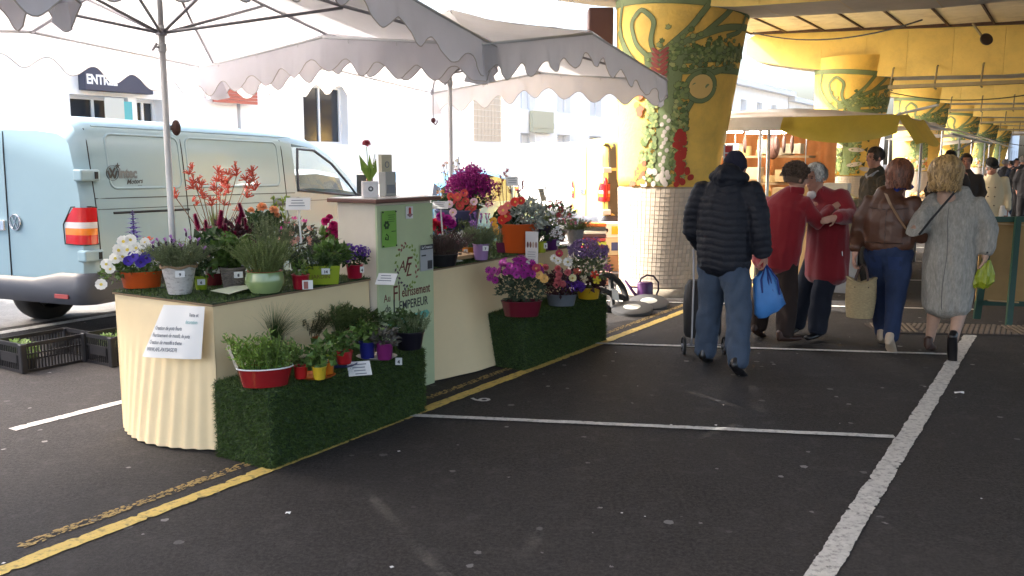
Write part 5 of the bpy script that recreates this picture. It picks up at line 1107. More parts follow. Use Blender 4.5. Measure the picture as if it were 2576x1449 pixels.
put(fl('pom', 'rose pink', [(0.62, 0.10, 0.14), (0.7, 0.3, 0.3)]), t, (-.015, 0, .36), (0, -.5, 1), .032)
# ---- far table
t = potted('big violet blue tub of magenta bougainvillea and red petunias', 1152, 622, TZ, group=gF); pot(t, .20, .16, .22, glaze('violet blue', (0.11, 0.11, 0.22), .3), rim=.008); t.location.z = TZ + .12; mb = MB(); mb.box((0, 0, -.06), (.3, .3, .12)); mb.build('stand', glaze('stand', (0.06, 0.05, 0.05), .6), t)
mb = MB(); bush(mb, (0, 0, .27), (.22, .18, .07), 420, .045, .025); bush(mb, (.13, 0, .35), (.16, .12, .16), 300, .045, .03); fol(mb, t, g_dark)
bg_ = fl('clump', 'bougain', [(0.42, 0.025, 0.25), (0.30, 0.012, 0.20)])
for p, d in hemi(60, .18, .14, .18, (.12, 0, .40)): put(bg_, t, p, d, .05)
for x, z in ((.26, .38), (.30, .33), (.28, .28), (.33, .42)): put(bg_, t, (x, -.02, z), (.4, -.4, .6), .04)
tr_ = fl('trumpet', 'coral red', [(0.60, 0.07, 0.06), (0.75, 0.3, 0.1)])
for x, z, s in ((-.05, .30, .035), (0, .335, .04), (.02, .26, .04), (-.06, .34, .035), (.07, .30, .035), (.06, .37, .035), (.13, .25, .038), (.10, .22, .035)): put(tr_, t, (x, -.16, z), (RND.uniform(-.3, .3), -1, .2), s)
for x, z in ((-.15, .28), (-.1, .25), (-.18, .23), (-.05, .23)): put(fl('star', 'pale blue', [(0.25, 0.28, 0.6), (.6, .6, .3)]), t, (x, -.17, z), (0, -1, .3), .014)
t = potted('spindly twiggy shrub with orange and yellow blossom at the second pole', 1150, 600, TZ, group=gF); pot(t, .10, .08, .16, glaze('earth', (0.10, 0.05, 0.03), .6)); mb = MB()
oy = [fl('bells', 'rust orange', [(0.48, 0.12, 0.04), (0.55, 0.28, 0.04)]), fl('bells', 'ochre', [(0.55, 0.40, 0.06), (0.4, 0.3, 0.08)])]
for k in range(34):
    x = RND.uniform(-.2, .22); e = Vector((x, RND.uniform(-.1, .1), RND.uniform(.45, .86) - abs(x) * .5)); stem(mb, [(x * .25, 0, .14), (x * .6, e.y * .5, e.z * .6), e], .0028)
    for j in range(5): u = RND.uniform(.5, 1); p = Vector((x * u, e.y * u, .14 + (e.z - .14) * u)); leaf(mb, p, rdir() + Vector((0, 0, .5)), rdir(), .04, .016)
    if k < 26: put(oy[k % 2], t, e * .97, (RND.uniform(-.5, .5), -.4, 1), RND.uniform(.014, .024)); put(oy[(k + 1) % 2], t, e * .85 + Vector((.015, -.02, .0)), (0, -.5, 1), .017)
fol(mb, t, gm('twig', (0.16, 0.10, 0.05)))
t = potted('dark heather mound spilling from a black bowl beside the kiosk', 1115, 668, TZ, group=gF); pot(t, .11, .09, .09, glaze('black bowl', (0.012, 0.012, 0.015), .4)); mb = MB(); needles(mb, (0, 0, .07), 160, .19, .17, .016, 26, base_r=.09); fol(mb, t, gm('heather', (0.07, 0.04, 0.035)))
hs_ = fl('bells', 'heather pink', [(0.22, 0.08, 0.10), (0.3, 0.12, 0.14)])
for p, d in hemi(16, .17, .13, .14, (.02, 0, .12)): put(hs_, t, p, d, .014)
t = potted('crimson and magenta carnations behind the dark heather', 1110, 632, TZ, group=gF); pot(t, .07, .05, .1, glaze('coal', (0.02, 0.02, 0.02), .5)); mb = MB(); bush(mb, (0, 0, .16), (.14, .09, .08), 180, .05, .02); fol(mb, t, g_dark)
for x, z, s, n_, c in ((-.06, .24, .055, 'scarlet', (0.62, 0.015, 0.06)), (0, .22, .05, 'scarlet', (0.62, 0.015, 0.06)), (.05, .27, .055, 'fuchsia', (0.45, 0.02, 0.30)), (0, .30, .045, 'fuchsia', (0.45, 0.02, 0.30)), (.09, .24, .045, 'fuchsia', (0.45, 0.02, 0.30)), (-.02, .19, .045, 'scarlet', (0.62, 0.015, 0.06))): put(fl('pom', n_, [c, tuple(q * .7 for q in c)]), t, (x, -.06, z), (RND.uniform(-.3, .3), -.8, .6), s)
t = potted('deep blue delphinium spikes between the carnations and lilac pot', 1158, 628, TZ, group=gF); pot(t, .06, .05, .09, glaze('grey2', (0.05, 0.05, 0.055), .5)); mb = MB(); bush(mb, (0.02, 0, .15), (.12, .08, .09), 200, .06, .02); fol(mb, t, g_grey)
for x, z, s in ((-.06, .17, .14), (-.04, .20, .15), (-.09, .15, .12)): put(fl('spike', 'navy', [(0.05, 0.03, 0.25), (0.04, 0.06, 0.05)]), t, (x, -.05, z), (x * .5, 0, 1), s)
for x, z in ((-.09, .40), (.12, .42), (-.06, .33), (-.07, .27)): put(fl('disc', 'anemone', [(0.72, 0.5, 0.55), (.5, .4, .1)]), t, (x, -.1, z), (0, -1, .4), .034); mb = MB(); stem(mb, [(0, -.03, .1), (x, -.09, z)], .0016); mb.build('flower_stalk', g_grey, t)
for x, z in ((-.02, .11), (.01, .14), (-.05, .13), (.02, .09)): put(fl('star', 'snow', [(0.82, 0.82, 0.8), (.6, .6, .3)]), t, (x, -.13, z), (RND.uniform(-.5, .5), -1, .4), .04)
t = potted('lavender in a lilac pot at the front of the far table', 1210, 653, TZ, group=gF); pot(t, .064, .05, .125, glaze('lilac', (0.40, 0.24, 0.48), .4)); mb = MB(); needles(mb, (0, 0, .1), 130, .16, .10, .03, 20, base_r=.055); fol(mb, t, g_grey)
lv2 = fl('lav', 'mauve', [(0.38, 0.18, 0.52), (0.22, 0.12, 0.32)])
for k in range(18): x, z = RND.uniform(-.08, .08), RND.uniform(.24, .34); put(lv2, t, (x, -.03 + RND.uniform(-.03, .03), z), (x, 0, 1), .034)
price(t, (.035, -.066, .095), '7', .045, .04)
t = potted('pale tipped heather in a dark wine square pot', 1266, 634, TZ, group=gF); mb = MB(); lo_, hi_ = frus(.05, .05, .062, .062, 0, .085); mb.grid([lo_, hi_], wrap=True); mb.add(lo_, [(3, 2, 1, 0)]); mb.build('pot', glaze('wine', (0.16, 0.02, 0.07), .35), t); mb = MB(); mb.box((0, 0, .078), (.11, .11, .006)); mb.build('soil', M_soil, t); mb = MB(); needles(mb, (0, 0, .07), 60, .13, .05, .016, 22, base_r=.05); fol(mb, t, g_grey); price(t, (.045, -.066, .055), '4', .035, .05)
for k in range(14): put(fl('lav', 'buds', [(0.5, 0.45, 0.4), (0.3, 0.32, 0.22)]), t, (RND.uniform(-.06, .06), RND.uniform(-.06, 0), RND.uniform(.14, .2)), (0, 0, 1), .022)
t = potted('silver dusty miller and red begonia in a large orange pot', 1302, 634, TZ, group=gF); pot(t, .155, .115, .245, glaze('orange', (0.66, 0.11, 0.02), .3), rim=.006)
mb = MB(); bush(mb, (.07, 0, .31), (.15, .12, .11), 330, .085, .032); bush(mb, (-.09, 0, .28), (.09, .09, .08), 160, .07, .06, m=1); fol(mb, t, [g_silver, g_dark])
for x, z, s, c in ((-.12, .36, .045, 0), (-.10, .31, .05, 1), (-.13, .28, .04, 1), (-.08, .40, .035, 0), (-.02, .43, .04, 1), (.03, .44, .035, 1)): put(fl('disc', ['salmon', 'vermilion'][c], [[(0.72, 0.18, 0.15), (0.62, 0.03, 0.02)][c], (.7, .5, .1)]), t, (x, -.12, z), (RND.uniform(-.3, .3), -1, .3), s)
for x, z in ((-.19, .22), (-.2, .27), (-.18, .18)): put(fl('disc', 'amber', [(0.70, 0.36, 0.02), (.4, .2, .02)]), t, (x, -.08, z), (-.3, -1, .3), .032)
t = potted('thin red kangaroo paw stems rising behind the orange pot', 1278, 612, TZ, group=gF); pot(t, .07, .055, .12, glaze('brown3', (0.06, 0.035, 0.03), .5)); mb = MB(); grass(mb, (0, 0, .1), 40, .3, .12, .012); fol(mb, t, g_purple)
for x, z in ((-.06, .60), (-.02, .66), (.03, .52), (.08, .60), (.13, .56), (.10, .48), (-.09, .5)):
    mb = MB(); stem(mb, [(x * .3, 0, .1), (x, 0, z)], .0028); mb.build('flower_stalk', mat('stalk dark', (0.10, 0.04, 0.05), .7), t)
    for k in range(3): put(fl('paw', 'wine red', [(0.33, 0.04, 0.06), (0.25, 0.05, 0.05)]), t, (x + RND.uniform(-.015, .015), 0, z - .03 * k), (RND.uniform(-.5, .5), -.2, 1), .04)
t = potted('white and near black pansies in a purple pot on the far table', 1388, 628, TZ, group=gF); pot(t, .062, .05, .095, glaze('purple', (0.10, 0.025, 0.16), .3)); mb = MB(); bush(mb, (0, 0, .14), (.10, .08, .05), 170, .045, .022); fol(mb, t, g_dark); price(t, (.055, -.05, .06), '4', .03, .045)
for x, z in ((-.09, .2), (-.06, .16), (-.04, .2), (-.1, .15)): put(fl('disc', 'ink violet', [(0.02, 0.012, 0.03), (.1, .08, .02)]), t, (x, -.07, z), (0, -1, .3), .034)
for x, z in ((.02, .17), (.05, .19), (.03, .13), (.07, .15), (.0, .14), (.08, .11)): put(fl('star', 'snow2', [(0.78, 0.78, 0.8), (.6, .6, .3)]), t, (x, -.08, z), (0, -1, .4), .026)
t = potted('small yellow green cup with price tag right of the hanging chart', 1362, 635, TZ, group=gF); pot(t, .04, .034, .095, glaze('chartreuse', (0.42, 0.46, 0.03), .4)); mb = MB(); bush(mb, (0, 0, .13), (.05, .05, .04), 80, .035, .02); fol(mb, t, g_dark); price(t, (.035, -.035, .06), '3', .03, .045)
t = potted('red tinged silver foliage plants towards the far table end', 1400, 606, TZ, group=gF); pot(t, .09, .07, .1, glaze('clay', (0.16, 0.07, 0.05), .5)); mb = MB(); bush(mb, (0, 0, .23), (.18, .12, .13), 380, .06, .02); fol(mb, t, g_grey)
for p, d in hemi(16, .18, .12, .13, (0, 0, .26)): put(fl('star', 'brick', [(0.36, 0.03, 0.05), (.5, .3, .1)]), t, p, d, .028)
for p, d in hemi(8, .14, .1, .1, (.03, 0, .2)): put(fl('star', 'dusty pink', [(0.50, 0.25, 0.26), (.5, .3, .1)]), t, p, d, .026)
t = potted('pink budded heath in a weathered grey pot at the table end', 1447, 612, TZ, group=gF); pot(t, .082, .062, .135, mat('grey terracotta', (0.30, 0.28, 0.27), .8, var=.2, vscale=12, dirt=(0.12, .11, .11), dscale=14, damt=.6), rim=.006); mb = MB(); needles(mb, (0, 0, .11), 120, .12, .13, .018, 20, base_r=.07); fol(mb, t, g_olive)
for p, d in hemi(22, .14, .11, .07, (0, 0, .19)): put(fl('star', 'heath pink', [(0.52, 0.16, 0.22), (.4, .1, .1)]), t, p, d, .013)
t = potted('orange pot with small plant behind the lilac pot', 1178, 646, TZ, group=gF); pot(t, .05, .04, .08, glaze('apricot', (0.60, 0.22, 0.02), .3)); mb = MB(); bush(mb, (0, 0, .12), (.07, .06, .05), 110, .04, .018); fol(mb, t, g_dark); price(t, (-.02, -.06, .05), '5', .034, .034)
# ---- herbs on the front step
t = potted('mixed leafy herbs in a red oval zinc trough with white rim', 668, 968, SZ, group=gH); pot(t, .142, .118, .10, glaze('red enamel', (0.28, 0.012, 0.015), .22, coat=.5), 1, .62)
mb = MB(); mb.tube([Vector((cos(q) * .146, sin(q) * .146 * .62, .1)) for q in np.linspace(0, 6.283, 36, endpoint=False)], .004, 6, closed=True); mb.build('white_rim', M_card, t)
mb = MB(); needles(mb, (-.07, 0, .09), 34, .19, .07, .04, 14, nw=.013, base_r=.06); needles(mb, (.03, -.01, .09), 40, .17, .05, .026, 24, m=1, base_r=.06); needles(mb, (.09, 0, .09), 34, .15, .07, .03, 16, m=1, nw=.011, base_r=.05); bush(mb, (0, 0, .105), (.13, .08, .015), 300, .016, .012, m=2); fol(mb, t, [g_lime, gm('herb', (0.14, 0.22, 0.05)), gm('cress', (0.09, 0.2, 0.03))])
mb = MB(); mb.bar((-.14, -.02, .10), (-.175, -.02, .205), .014, .003, up=(0, 1, 0)); mb.tube([Vector((-.177 + cos(q) * .008, -.02, .215 + sin(q) * .016)) for q in np.linspace(0, 6.28, 12, endpoint=False)], .0022, 4, closed=True); mb.build('plant_stake', mat('bone plastic', (0.6, 0.52, 0.42), .4), t)
t = potted('tall tuft of chives behind the red trough', 690, 905, SZ, group=gH); pot(t, .07, .055, .1, glaze('green pot', (0.04, 0.09, 0.03), .5)); mb = MB(); grass(mb, (0, 0, .07), 620, .33, .30, .0042); fol(mb, t, gm('chive', (0.06, 0.115, 0.03)))
t = potted('brown tinged thyme at the back of the herb step', 780, 880, SZ, group=gH); pot(t, .06, .05, .095, glaze('rust', (0.35, 0.1, 0.02), .5)); mb = MB(); needles(mb, (0, 0, .08), 150, .16, .10, .014, 30, base_r=.06); fol(mb, t, gm('brown thyme', (0.10, 0.09, 0.035)))
def saucer(label, px, py, r, m): s = thing('saucer', label, 'saucer', G(px, py, SZ), 0); mb = MB(); mb.lathe([(r * .8, 0), (r, .014), (r * .97, .016), (r * .8, .005)], 28, cap0=True, cap1=True, sy=.75); mb.build('dish', m, s, auto=40); return s
saucer('orange saucer under the small basil cups', 793, 948, .115, glaze('orange saucer', (0.55, 0.13, 0.02), .35)); saucer('blue saucer under the red herb cup', 852, 920, .11, glaze('blue saucer', (0.03, 0.04, 0.14), .3)); saucer('white saucer under the blue and purple cups', 948, 900, .125, glaze('white saucer', (0.62, 0.56, 0.52), .3))
def cup(label, px, py, m, r=.038, h=.07, kind='basil', gmat=g_mid, n=26, sz=.05, spread=.055):
    t = potted(label, px, py, SZ + .012, group=gH); pot(t, r, r * .78, h, m, rim=.003); mb = MB()
    if kind == 'basil': bush(mb, (0, 0, h + .05), (spread, spread, .045), n, sz, sz * .72, up=.2, curl=.35, shell=.4)
    elif kind == 'purple': bush(mb, (0, 0, h + .03), (spread, spread, .04), n, sz, sz * .5)
    fol(mb, t, gmat); return t
cup('basil in a small red cup on the orange saucer', 757, 951, glaze('cup red', (0.50, 0.02, 0.02), .3), n=40); cup('basil in a small yellow cup on the orange saucer', 804, 953, glaze('cup yellow', (0.60, 0.42, 0.03), .3), n=44); cup('basil in a small orange cup on the orange saucer', 824, 940, glaze('cup orange', (0.62, 0.20, 0.02), .3), n=50, spread=.07)
t = cup('basil in a lime cup behind the orange saucer', 828, 918, glaze('cup lime', (0.35, 0.45, 0.04), .3), n=50, spread=.07)
price(thing('tag_holder', 'small white price tag at the front of the orange saucer', 'price tag', P(832, 961, 4.95)), (0, 0, 0), '2', .048, .05)
t = cup('parsley in a red cup on the blue saucer', 866, 914, glaze('cup scarlet', (0.52, 0.025, 0.03), .3), r=.05, h=.075, n=130, sz=.035, spread=.085)
t = potted('feathery fennel with yellow green tops at the back of the herb step', 845, 868, SZ, group=gH); pot(t, .06, .05, .1, glaze('moss pot', (0.08, 0.10, 0.03), .5)); mb = MB(); needles(mb, (0, 0, .09), 110, .18, .14, .032, 26, nw=.004, base_r=.05); bush(mb, (-.02, 0, .20), (.12, .09, .06), 170, .045, .02, m=1); fol(mb, t, [gm('fennel', (0.11, 0.15, 0.04)), g_olive])
t = potted('bushy dark mint behind the blue cup', 915, 862, SZ, group=gH); pot(t, .07, .055, .1, glaze('ink pot', (0.02, 0.02, 0.03), .5)); mb = MB(); bush(mb, (0, 0, .15), (.13, .10, .07), 330, .04, .024); fol(mb, t, gm('mint', (0.06, 0.10, 0.02)))
cup('basil in a royal blue cup on the white saucer', 925, 900, glaze('cup blue', (0.025, 0.03, 0.22), .3), r=.05, h=.10, n=90, spread=.085, sz=.055); cup('purple sage in a plum cup on the white saucer', 968, 903, glaze('cup plum', (0.20, 0.02, 0.13), .3), r=.052, h=.10, kind='purple', gmat=gm('sage plum', (0.09, 0.085, 0.07)), n=110, sz=.05, spread=.075)
price(thing('tag_holder', 'small white price tag at the rim of the white saucer', 'price tag', P(1003, 909, 5.35)), (0, 0, 0), '4', .042, .045)
t = potted('rosemary and mint in a black pot at the end of the herb step', 1030, 876, SZ, group=gH); pot(t, .095, .075, .115, glaze('black gloss', (0.012, 0.01, 0.018), .3), rim=.006); mb = MB(); needles(mb, (.03, 0, .1), 60, .13, .08, .02, 26, base_r=.07); bush(mb, (-.04, 0, .17), (.12, .09, .065), 260, .04, .028, m=1); fol(mb, t, [g_grey, gm('mint2', (0.06, 0.11, 0.03))])
# ---- flowers on the rear step
t = potted('magenta cineraria over grey leaves in a dark red oval trough', 1312, 794, SZ, group=gB); pot(t, .155, .13, .12, glaze('maroon', (0.13, 0.008, 0.02), .3, coat=.4), 1, .6, rim=.006); mb = MB(); bush(mb, (0, 0, .23), (.20, .12, .14), 620, .05, .022); fol(mb, t, gm('cineraria', (0.06, 0.085, 0.05)))
cm = fl('daisy', 'magenta2', [(0.33, 0.012, 0.25), (0.1, 0.02, 0.08)])
for p, d in hemi(60, .19, .12, .12, (-.04, -.03, .34)): put(cm, t, p, (d.x, d.y - .5, d.z + .2), .03)
for x, z in ((-.24, .3), (-.25, .36), (-.2, .28)): put(cm, t, (x, -.05, z), (-.3, -1, .4), .03)
for x, z, c in ((.13, .33, 0), (.17, .30, 0), (.11, .38, 1)): put(fl('disc', ['apricot', 'berry'][c], [[(0.72, 0.42, 0.12), (0.35, 0.02, 0.06)][c], (.5, .3, .1)]), t, (x, -.1, z), (0, -1, .3), .034)
t = potted('pink begonias and purple bellflowers in a zinc trough', 1412, 768, SZ, group=gB); pot(t, .125, .105, .095, mat('zinc', (0.22, 0.24, 0.27), .45, metal=.5, var=.2), 1, .6); mb = MB(); bush(mb, (0, 0, .18), (.17, .11, .11), 480, .045, .026); fol(mb, t, g_purple)
pb_ = fl('pom', 'begonia pink', [(0.72, 0.22, 0.24), (0.6, 0.14, 0.18)])
for x, z in ((-.02, .27), (-.03, .225), (.01, .195), (-.04, .19), (-.13, .33), (.05, .29), (-.03, .32)): put(pb_, t, (x, -.12, z), (RND.uniform(-.2, .2), -1, .3), .03)
for x, z, s in ((.05, .37, .042), (-.06, .40, .036), (-.03, .38, .034)): put(fl('daisy', 'ivory', [(0.82, 0.8, 0.74), (0.6, 0.5, 0.15)]), t, (x, -.09, z), (0, -1, .4), s)
for p, d in hemi(18, .09, .08, .08, (.10, -.04, .14)): put(bl, t, p, d, .034)
for x, z, n_, c in ((-.17, .33, 'lemon', (0.75, 0.55, 0.06)), (.09, .24, 'cream2', (0.75, 0.68, 0.35)), (-.02, .44, 'garnet', (0.33, 0.02, 0.05))): put(fl('disc', n_, [c, (.5, .3, .05)]), t, (x, -.1, z), (0, -1, .4), .032)
t = potted('lilac asters over red and yellow begonias in a yellow pot', 1480, 750, SZ, group=gB); pot(t, .105, .085, .10, glaze('amber yellow', (0.66, 0.40, 0.02), .3), rim=.005); mb = MB(); bush(mb, (0, 0, .28), (.17, .11, .18), 560, .05, .024); bush(mb, (0, -.02, .13), (.14, .1, .05), 160, .06, .04, m=1); fol(mb, t, [g_grey, g_purple])
la = fl('bells', 'aster lilac', [(0.33, 0.21, 0.45), (0.26, 0.15, 0.36)])
for p, d in hemi(44, .16, .11, .10, (0, 0, .40)): put(la, t, p, d, .04)
for x, z, n_, c in ((-.10, .24, 'coral2', (0.66, 0.15, 0.10)), (.05, .22, 'signal', (0.62, 0.06, 0.03)), (.07, .17, 'sun', (0.74, 0.60, 0.05)), (-.11, .15, 'pearl', (0.5, 0.45, 0.5)), (.16, .28, 'aubergine', (0.3, 0.1, 0.2)), (-.04, .18, 'cream3', (0.7, 0.6, 0.4))): put(fl('star', n_, [c, (.6, .4, .05)]), t, (x, -.12, z), (0, -1, .35), .042)
# ================================================================== PEOPLE
def etube(mb, pts, ref=(1, 0, 0), n=14):
    pts = [tuple(p) if len(p) == 5 else (*p, p[3]) for p in pts]; ref = Vector(ref); C = [Vector(p[:3]) for p in pts]; rows = []; k = len(pts)
    def ring(c, t, a, b):
        u = ref - t * ref.dot(t)
        if u.length < .15: u = Vector((0, 1, 0)) - t * t.y
        u.normalize(); v = t.cross(u); return [c + u * (cos(q) * a) + v * (sin(q) * b) for q in [2 * pi * j / n for j in range(n)]]
    T = [(C[min(i + 1, k - 1)] - C[max(i - 1, 0)]).normalized() for i in range(k)]
    for f, g in ((-.85, .35), (-.5, .8)): m = min(pts[0][3:]); rows.append(ring(C[0] + T[0] * m * f * .6, T[0], pts[0][3] * g, pts[0][4] * g))
    for i in range(k): rows.append(ring(C[i], T[i], pts[i][3], pts[i][4]))
    for f, g in ((.5, .8), (.85, .35)): m = min(pts[-1][3:]); rows.append(ring(C[-1] + T[-1] * m * f * .6, T[-1], pts[-1][3] * g, pts[-1][4] * g))
    o = len(mb.v); mb.grid(rows, wrap=True); e = len(rows) - 1; mb.f.append(tuple(o + j for j in reversed(range(n)))); mb.f.append(tuple(o + e * n + j for j in range(n))); mb.mi += [0, 0]
def blob(name, chains, m, parent, vox=.012, it=5, disp=None, es=(), kind=None):
    mb = MB()
    for c in chains:
        ref = (1, 0, 0)
        if isinstance(c, tuple): c, ref = c
        etube(mb, c, ref)
    for e in es: mb.ell(e[0], e[1], 14, 10, M=e[2] if len(e) > 2 else None)
    o = mb.build(name, m, parent); r = o.modifiers.new('r', 'REMESH'); r.mode = 'VOXEL'; r.voxel_size = vox
    if it: s = o.modifiers.new('s', 'SMOOTH'); s.iterations = it; s.factor = .5
    dg = bpy.context.evaluated_depsgraph_get(); me = bpy.data.meshes.new_from_object(o.evaluated_get(dg)); o.modifiers.clear(); old = o.data; o.data = me; bpy.data.meshes.remove(old)
    if disp:
        N = [v.normal.copy() for v in me.vertices]
        for v, nn in zip(me.vertices, N): v.co += nn * disp(v.co)
        me.update()
    me.shade_smooth(); return o
def folds(amp, sc=7.0, zs=1.0, seed=0.0):
    return lambda c: amp * (abs(mnoise.noise(Vector((c.x * sc + seed, c.y * sc, c.z * sc * zs)))) * 2 - .5) + amp * .5 * mnoise.noise(Vector((c.x * sc * 2.7, c.y * sc * 2.7 + seed, c.z * sc * 2.2 * zs)))
def skin(n, c): return mat('skin ' + n, c, .5, var=.08, vscale=30, spec=.4)
SK = skin('fair', (0.50, 0.27, 0.19)); SK2 = skin('ruddy', (0.45, 0.22, 0.155)); SK3 = skin('pale leg', (0.42, 0.27, 0.20))
def hand(w, d, pn, side=1, curl=.6, sc=1.0):
    """chains for a hand from wrist w along d, palm facing pn; side gives the thumb direction"""
    w, d, pn = Vector(w), Vector(d).normalized(), Vector(pn).normalized(); pn = (pn - d * pn.dot(d)).normalized(); s = d.cross(pn) * side; out = []
    e = w + d * .085 * sc; out.append(([(*w, .026 * sc, .020 * sc), (*(w + d * .045 * sc), .038 * sc, .016 * sc), (*e, .040 * sc, .013 * sc)], tuple(s)))
    for i, ln in enumerate((.070, .080, .074, .058)):
        b = e + s * (.030 - .020 * i) * sc; a = curl * .5; p1 = b + (d * cos(a) + pn * sin(a)) * ln * .45 * sc; a = curl * 1.5; p2 = p1 + (d * cos(a) + pn * sin(a)) * ln * .32 * sc; a = curl * 2.2; p3 = p2 + (d * cos(a) + pn * sin(a)) * ln * .25 * sc
        out.append([(*b, .0095 * sc), (*p1, .009 * sc), (*p2, .0085 * sc), (*p3, .0072 * sc)])
    t0 = w + d * .03 * sc + s * .03 * sc; t1 = t0 + (d * .6 + s * .7 + pn * .35).normalized() * .042 * sc; t2 = t1 + (d * .85 + s * .2 + pn * .5).normalized() * .032 * sc; out.append([(*t0, .013 * sc), (*t1, .0108 * sc), (*t2, .0085 * sc)]); return out
def head_es(c, R, sc=1.0, fem=False):
    c = Vector(c); E = []
    for o, r in (((0, -.012, .022), (.077, .096, .092)), ((0, .028, -.03), (.062, .068, .088)), ((0, .058, -.092), (.03, .028, .028)), ((0, .02, -.075), (.052, .055, .045)), ((0, .085, .022), (.048, .014, .012)), ((0, .099, -.004), (.010, .014, .022)), ((0, .108, -.020), (.0145, .016, .013)), ((0, .089, -.056), (.024, .010, .006)), ((0, .087, -.066), (.020, .010, .006)), ((.04, .062, -.03), (.02, .02, .02)), ((-.04, .062, -.03), (.02, .02, .02)), ((.079, -.006, -.012), (.011, .020, .031)), ((-.079, -.006, -.012), (.011, .020, .031))):
        E.append((c + R @ (Vector(o) * sc), [q * sc for q in r], R))
    return E
def rot(yaw=0, pitch=0, roll=0): return Matrix.Rotation(yaw, 3, 'Z') @ Matrix.Rotation(pitch, 3, 'X') @ Matrix.Rotation(roll, 3, 'Y')
def eyes(root, c, R, sc=1.0):
    for s in (-1, 1):
        mb = MB(); mb.ell(Vector(c) + R @ Vector((s * .031, .082, .004)) * sc, (.012 * sc, .010 * sc, .007 * sc), 10, 6); mb.build('eye', mat('eye', (0.10, 0.07, 0.06), .3), root)
        mb = MB(); mb.tube([Vector(c) + R @ Vector((s * (.014 + .012 * k), .0945 - .003 * k, .026 - .001 * k * k)) * sc for k in range(4)], .0035 * sc, 5); mb.build('eyebrow', mat('brow', (0.10, 0.07, 0.05), .9), root)
def hair_m(n, c): return mat('hair ' + n, c, .42, island=.45, spec=.5)
def hair(root, c, R, m, style='bob', n=900, vol=.02, drop=.1, seed=1, gap=.9, sc=1.0, wave=.006, cap=True):
    rg = random.Random(seed); c = Vector(c); mb = MB(); rx, ry, rz = (.077 + vol) * sc, (.098 + vol) * sc, (.098 + vol) * sc; o0 = Vector((0, -.012, .022)) * sc
    if cap:
        cmb = MB(); rows = []
        for i in range(11):
            ph = pi / 2 - i / 10 * 2.2; row = []
            for j in range(26):
                th = 2 * pi * j / 26; face = abs((th - pi / 2 + pi) % (2 * pi) - pi) < gap; p_ = ph if not face else max(ph, .42); row.append(c + R @ (o0 + Vector((cos(p_) * cos(th) * rx, cos(p_) * sin(th) * ry, sin(p_) * rz)) * .93))
            rows.append(row)
        cmb.grid(rows, wrap=True); cmb.build('hair_cap', m, root, smooth=True)
    for _ in range(n):
        th = rg.uniform(0, 2 * pi); face = abs((th - pi / 2 + pi) % (2 * pi) - pi) < gap; ph0 = pi / 2 - rg.random() ** .7 * 1.7; pts = []; lift = rg.uniform(.9, 1.06); ws = rg.uniform(0, 6.28)
        if style == 'curly':
            if face and ph0 < .35: continue
            b = c + R @ (o0 + Vector((cos(ph0) * cos(th) * rx, cos(ph0) * sin(th) * ry, sin(ph0) * rz)) * lift); a, b2 = rdir(), rdir(); rr = rg.uniform(.008, .015) * sc; q = [b + (a * cos(k * 1.0) + b2 * sin(k * 1.0)) * rr for k in range(6)]; mb.tube(q, .0034 * sc, 4, cap=False); continue
        k = 7 if style == 'bob' else 3; span = (1.9 if style == 'bob' else .38); lim = (.42 if face else -.45); s = None
        for i in range(k):
            u = i / (k - 1); ph = ph0 - span * u
            if ph >= lim: p = o0 + Vector((cos(ph) * cos(th) * rx, cos(ph) * sin(th) * ry, sin(ph) * rz)) * lift
            elif face: break
            else: e = (lim - ph) / span; p = o0 + Vector((cos(lim) * cos(th) * rx, cos(lim) * sin(th) * ry, sin(lim) * rz - e * drop * 1.2 * sc)) * lift
            p = p + Vector((sin(ws + u * 7) * wave, cos(ws * 2 + u * 6) * wave, 0)); pts.append(c + R @ p)
        if len(pts) < 2: continue
        tang = (pts[-1] - pts[0]).normalized(); side = tang.cross((pts[0] - c).normalized())
        if side.length < 1e-3: continue
        side.normalize(); w = rg.uniform(.004, .009) * sc; mb.grid([[p - side * w * (1 - .5 * i / len(pts)), p + side * w * (1 - .5 * i / len(pts))] for i, p in enumerate(pts)])
    o = mb.build('hair', m, root, smooth=True); o['kind'] = 'stuff'; return o
def shoe(root, ank, yaw, m, pitch=0.0, ln=.26, heel=.0, name='shoe', wd=.046):
    R = rot(yaw) @ Matrix.Rotation(pitch, 3, 'X'); a = Vector(ank); f = lambda y, z: a + R @ Vector((0, y, z - .075 - heel))
    return blob(name, [([(*f(-.07, .055 + heel), .036, .04), (*f(-.02, .045 + heel * .8), .040, .038), (*f(.06, .030 + heel * .3), wd, .028), (*f(ln - .09, .026), wd * .85, .024)], (1, 0, 0)), [(*f(-.06, .04 + heel), .034), (*f(-.055, .10 + heel), .038)]] + ([[(*f(-.075, .03), .016), (*f(-.07, .05 + heel), .022)]] if heel else []), m, root, vox=.010, it=3)
def person(label, x, y, face, group='shoppers'):
    """face = world heading the person faces, radians"""
    return thing('person', label, 'person', (x, y, 0), face - pi / 2, group)
def loc_of(t): M = (Matrix.Translation(t.location) @ Matrix.Rotation(t.rotation_euler.z, 4, 'Z')).inverted(); return lambda px, py, Y: M @ P(px, py, Y)
def v3(v, *r): return (v.x, v.y, v.z, *r)
M_jean = mat('blue jeans', (0.045, 0.068, 0.11), .85, var=.22, vscale=9, bump=.25, bscale=300); M_jean2 = mat('dark blue jeans', (0.012, 0.026, 0.075), .85, var=.25, vscale=8, bump=.25, bscale=300)
M_shoe = mat('black leather', (0.012, 0.011, 0.012), .3); M_brshoe = mat('brown leather shoe', (0.045, 0.02, 0.014), .45); M_beige = mat('beige leather', (0.42, 0.33, 0.24), .5)
